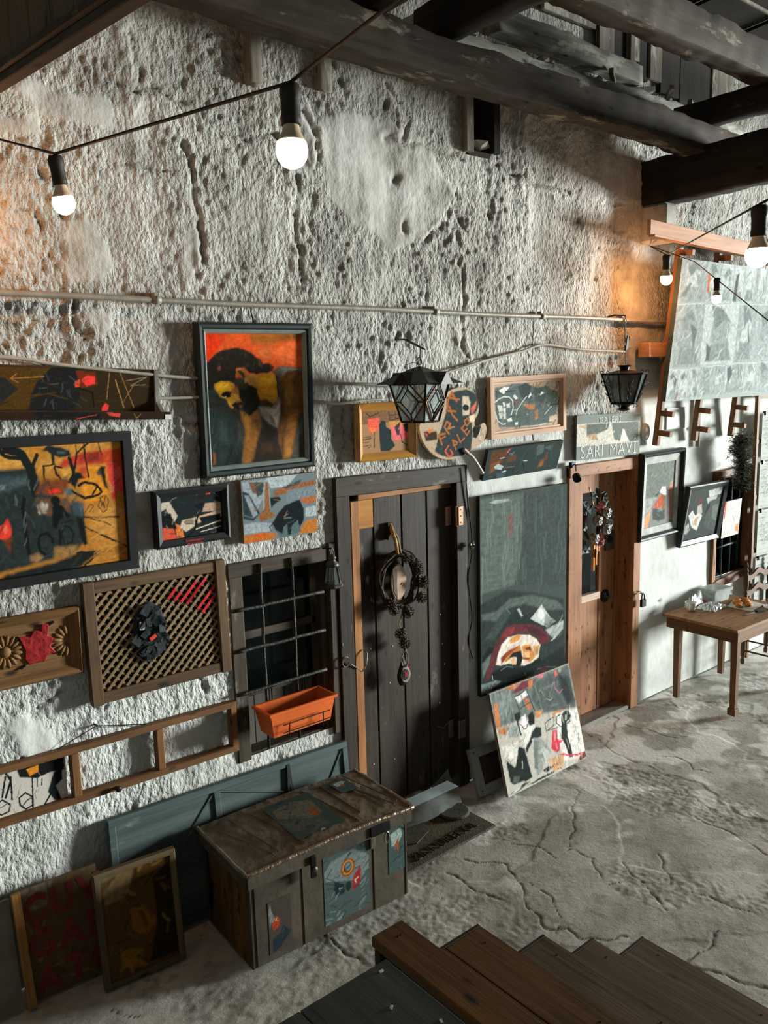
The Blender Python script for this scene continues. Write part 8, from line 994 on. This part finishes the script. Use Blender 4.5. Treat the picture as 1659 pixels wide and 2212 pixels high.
def crumple(name, label, cat, c, sx, sy, sz, seed, mat, n=14):
    mb = MB(); rd = random.Random(seed)
    for i in range(n+1):
        for j in range(n+1):
            u, v = i/n*2-1, j/n*2-1; e = max(abs(u), abs(v)); z = sz*(1-e**2.2)*(.65+.35*rd.random())+.003+.010*rd.random()*e
            if e > .99: z = .002
            mb.v.append((u*sx*(1+.08*rd.uniform(-1,1)), v*sy*(1+.08*rd.uniform(-1,1)), z))
    mb.f = [(i*(n+1)+j,(i+1)*(n+1)+j,(i+1)*(n+1)+j+1,i*(n+1)+j+1) for i in range(n) for j in range(n)]
    return mb.build(name, mat, None, loc=c, label=label, cat=cat)
crumple('foil_wrap', 'crumpled silver foil lying behind the white cup', 'foil', (6.25,-.235,zt), .115, .085, .04, 3, M_FOIL)
crumple('foil_bag', 'shiny silver bag standing up by the wall on the table', 'bag', (6.19,-.105,zt), .10, .03, .10, 5, M_FOIL)
c = thing('plastic_box', 'clear plastic food box with lid on the table by the wall', 'box', (6.50,-.13,zt), (0,0,R(-6)))
M_PB = glass('box_plastic', 'c6cecb', .2, .6)
mbx = tub(.22,.14,.0,.085,.03,.006); mbx.build('box_body', M_PB, c); MB().box(-.125,.125,-.085,.085,.10,.112).build('box_lid', M_PB, c, bev=.004)
stone((0,0,.045), .06, 4).build('bread_lump', plain('bread_grey','a5a7a0',.8), c)
c = thing('food_tray', 'white paper with golden baked pastries on the table', 'food', (6.50,-.385,zt), (0,0,R(12)))
MB().prism([(-.17,-.10),(.10,-.13),(.18,.02),(.12,.12),(-.12,.10)], .002,.005,'xy').build('paper', plain('white_paper','d5d6d0',.8), c)
M_PAS = plain('pastry', 'b5742f', .6, var=.4, scale=25, bump=.5)
for i, (x, y, a) in enumerate([(-.09,.02,.3),(-.02,.05,1.2),(-.03,-.04,.0),(.05,.0,.8),(.06,.07,.2),(.12,.04,1.5)]):
    MB().lathe([(.002,0),(.035,.004),(.042,.014),(.034,.024),(.012,.030),(.002,.030)], 10).xf(Matrix.Translation((x,y,.005)) @ Matrix.Rotation(a,4,'Z') @ Matrix.Diagonal((1.2,.75,1,1))).build('pastry', M_PAS, c, smooth=True)
c = thing('slicing_knife', 'knife with black handle lying at the edge of the table', 'knife', (6.33,-.55,zt), (0,0,R(-14)))
MB().box(-.10,.02,-.012,.012,.002,.006).build('blade', plain('blade_steel','b9beba',.25,.8), c); MB().obox((.075,0,.012),(.11,.026,.02),(0,0,0)).build('handle', plain('handle_black','15191a',.4), c, bev=.005)
c = thing('olive_bowl', 'glass bowl of dark olives on a saucer at the right edge of the table', 'bowl', (6.60,-.58,zt))
MB().lathe([(.07,.0),(.08,.004),(.078,.008),(.002,.007)], 20).build('saucer', M_WHT, c); MB().lathe([(.035,.008),(.052,.03),(.056,.065),(.053,.065),(.049,.032),(.03,.014),(.001,.013)], 18).build('glass_bowl', glass('amber_glass','8a5f40',.1,.5), c, smooth=True)
rd = random.Random(9)
for k in range(14): a = k*2.4; q = .008*math.sqrt(k); MB().lathe([(.001,-.009),(.009,0),(.001,.009)], 7, (q*1.3*math.cos(a),q*1.3*math.sin(a),.035+.012*(k % 3))).build('olive', plain('olive_dark','3a3328',.35), c, smooth=True)
# ------------------------------------------------------------------ ladder-back chair behind the table
W_CHR = wood('chair_wood_z', '33241a', '5e4630', 'z', fine=50, knots=False); W_CHX = wood('chair_slat', '4a3524', '755637', 'x', fine=50, knots=False)
c = thing('ladder_back_chair', 'carved ladder-back chair with wavy slats beyond the table', 'chair', (7.245,-.33,0))
post = [(.016,0),(.02,.03),(.014,.06),(.022,.10),(.022,.42),(.026,.44),(.018,.47),(.024,.55),(.024,.62),(.016,.64),(.022,.66),(.013,.68),(.021,.70),(.024,.75),(.022,.82),(.014,.845),(.020,.86),(.010,.885),(.016,.90),(.012,.92),(.002,.945)]
for x in (-.22,.22): MB().lathe(post, 12, (x,.20,0)).build('back_post', W_CHR, c, smooth=True)
for x in (-.21,.21): MB().lathe([(.012,0),(.020,.02),(.012,.05),(.022,.12),(.014,.16),(.024,.24),(.018,.32),(.024,.36),(.022,.42)], 12, (x,-.20,0)).build('leg', W_CHR, c, smooth=True)
def wavy(z): 
    top = [(-.20+.4*i/24, z+.03-.022*math.cos(i/24*math.pi*2)+.008*math.cos(i/24*math.pi*4)) for i in range(25)]; return top+[(x, q-.05) for x, q in reversed(top)]
for z in (.66,.80): MB().prism(wavy(z), .19, .205).build('slat', W_CHX, c)
MB().box(-.23,.23,-.22,.21,.42,.445).build('seat', W_CHX, c, bev=.006)
for z in (.12,.22): MB().tube([(-.21,-.20,z),(-.21,.20,z)], .009, 6).tube([(.21,-.20,z),(.21,.20,z)], .009, 6).build('stretcher', W_CHR, c)
MB().tube([(-.21,-.20,.18),(.21,-.20,.18)], .01, 6).build('stretcher', W_CHR, c)
# ------------------------------------------------------------------ drawing stand at the far right edge
W_STD = wood('stand_wood', '4a3423', '80603f', 'z', fine=40)
c = thing('drawing_stand', 'tall wooden stand with clipped pencil sheets at the right edge', 'stand', (7.31,-.06,0), (0,0,0))
MB().box(-.13,-.09,-.03,.0,.0,2.45).build('post', W_STD, c, bev=.003); MB().box(.60,.64,-.03,0,.0,2.45).build('post', W_STD, c, bev=.003)
for z in (.5,1.0,1.5,2.0,2.4): MB().box(-.09,.60,-.025,-.005,z-.02,z+.02).build('crossbar', W_STD, c, bev=.002)
ART['sheet'] = ('aeb1ac', [('r', s*7+1, 60, ['5b5f5b','4a4e4a','70746f'], [.04,.02,.96,.98], .30, .012, 0, .10) for s in range(2)]+[('r', 99, 40, ['2a2e2c','4d524e'], [.05,.3,.6,.7], .18, .018, 1, 1.6)])
for i, z in enumerate((.72,1.16,1.60,2.04)):
    s = meshobj('drawing_sheet', canvas_mesh('drawing_sheet', 'sheet', .60, .42, .006, -.034, 50+i, 1.0), c, loc=(.25,-.004*(i % 2),z)); MB().box(-.012,.012,-.045,-.020,.19,.225).build('clip', M_BLK, s, loc=(-.25,0,0))
    MB().box(-.30,.30,-.0335,-.030,-.21,.21).build('sheet_card', plain('paper','d9d8d2',.8), s)
# ------------------------------------------------------------------ small wall fittings
MB().box(5.86,6.13,-.012,-.002,2.18,2.352).build('fuse_box_cover', plain('ivory_plastic','c9cbc5',.5,bump=.03,var=.05), None, bev=.003, label='flat white fuse box cover behind the first rack upright', cat='cover')
MB().lathe([(.002,.03),(.03,.028),(.045,.018),(.05,.0)], 20).xf(Matrix.Translation((5.557,-.012,2.185)) @ Matrix.Rotation(R(90),4,'X') @ Matrix.Diagonal((1,1.35,1,1))).build('oval_wall_lamp', plain('ivory_plastic','c9cbc5',.5,bump=.03,var=.05), None, smooth=True, label='small oval white cover on the wall right of the gallery sign', cat='wall lamp')
MB().tube([(6.30,-.03,2.02),(6.30,-.03,2.75)], .018, 8).build('wall_pipe', plain('pipe_brown','8d8272',.6), None, smooth=True, label='short vertical pipe on the wall behind the rack', cat='pipe')
# corbel under the tie beam
MB().box(5.46,5.62,-.20,.02,3.56,3.83).build('corbel', PLASTER, None, bev=.02, label='plastered corbel carrying the dark tie beam', cat='corbel')
# ------------------------------------------------------------------ staircase
W_ST = wood('stair_tread', '33210f', '61431f', 'y', fine=45); W_ST2 = wood('stair_tread_grey', '332a1e', '5b4c38', 'y', fine=45); W_RIS = wood('stair_riser', '1a130b', '33251a', 'y', fine=45)
st = thing('staircase', 'brown wooden stair flight descending across the lower right', 'staircase', (2.1,-2.9,0))
o = Vector((2.1,-2.9,0)); T = [(1.385,1.508,.955),(1.50,1.849,.775),(1.84,2.197,.565),(2.19,2.501,.40),(2.49,2.86,.23)]
for i, (x0, x1, z) in enumerate(T):
    if i == 0:
        t = MB().box(x0-o.x,x1-o.x,-1.1,1.10,z-.035,z).build('tread', W_ST, st, bev=.003)
    else:
        xm = x0+(x1-x0)*.52
        for a, b in ((x0,xm-.0015),(xm+.0015,x1)): t = MB().box(a-o.x,b-o.x,-1.1,1.085,z-.035,z).build('tread_board', W_ST if i < 2 else W_ST2, st, bev=.002)
        MB().box(x0-o.x,x1-o.x,1.086,1.10,z-.036,z+.001).build('edge_band', W_RIS, st, bev=.001)
    zl = T[i+1][2] if i < 4 else 0
    MB().box(x1-.045-o.x,x1-.025-o.x,-1.1,1.095,zl,z-.035).build('riser', W_RIS, st)
    MB().box(x0+.0-o.x,x1-.03-o.x,1.06,1.085,0,z-.035).build('side_panel', W_RIS, st)
rd = random.Random(2)
for i, (x0, x1, z) in enumerate(T):
    for y in (1.0,.55,.1): MB().lathe([(.005,0),(.004,.0015)], 6, (x1-.05-o.x,y+rd.uniform(-.05,.05),z)).lathe([(.005,0),(.004,.0015)], 6, (x0+.06-o.x,y+rd.uniform(-.05,.05),z)).build('screw_head', M_BLK, st)
W_LAND = wood('landing_paint', '23292a', '3b4342', 'y', fine=28, rough=.5)
ln = thing('stair_landing', 'dark grey painted board landing at the bottom of the picture', 'landing', (.2,-3.2,0))
for k in range(6):
    x1 = 1.0-k*.27; MB().box(x1-.268,x1,-1.4,1.10,1.118,1.15).build('board', W_LAND, ln, bev=.003)
    for j in range(5): MB().obox((x1-.04-.06*(j % 2),1.07-.11*j-.02*k,1.151),(.012,.006,.004),(0,0,.6*j)).build('nail_head', plain('nail','c9c4b6',.4,.5), ln)
for x in (-.55,.93): MB().box(x-.04,x+.04,1.0,1.08,0,1.118).build('post', W_RIS, ln)
MB().box(-.62,.99,1.04,1.07,.98,1.118).build('fascia', W_RIS, ln); MB().box(.96,.985,-1.4,1.07,.98,1.118).build('fascia', W_RIS, ln)
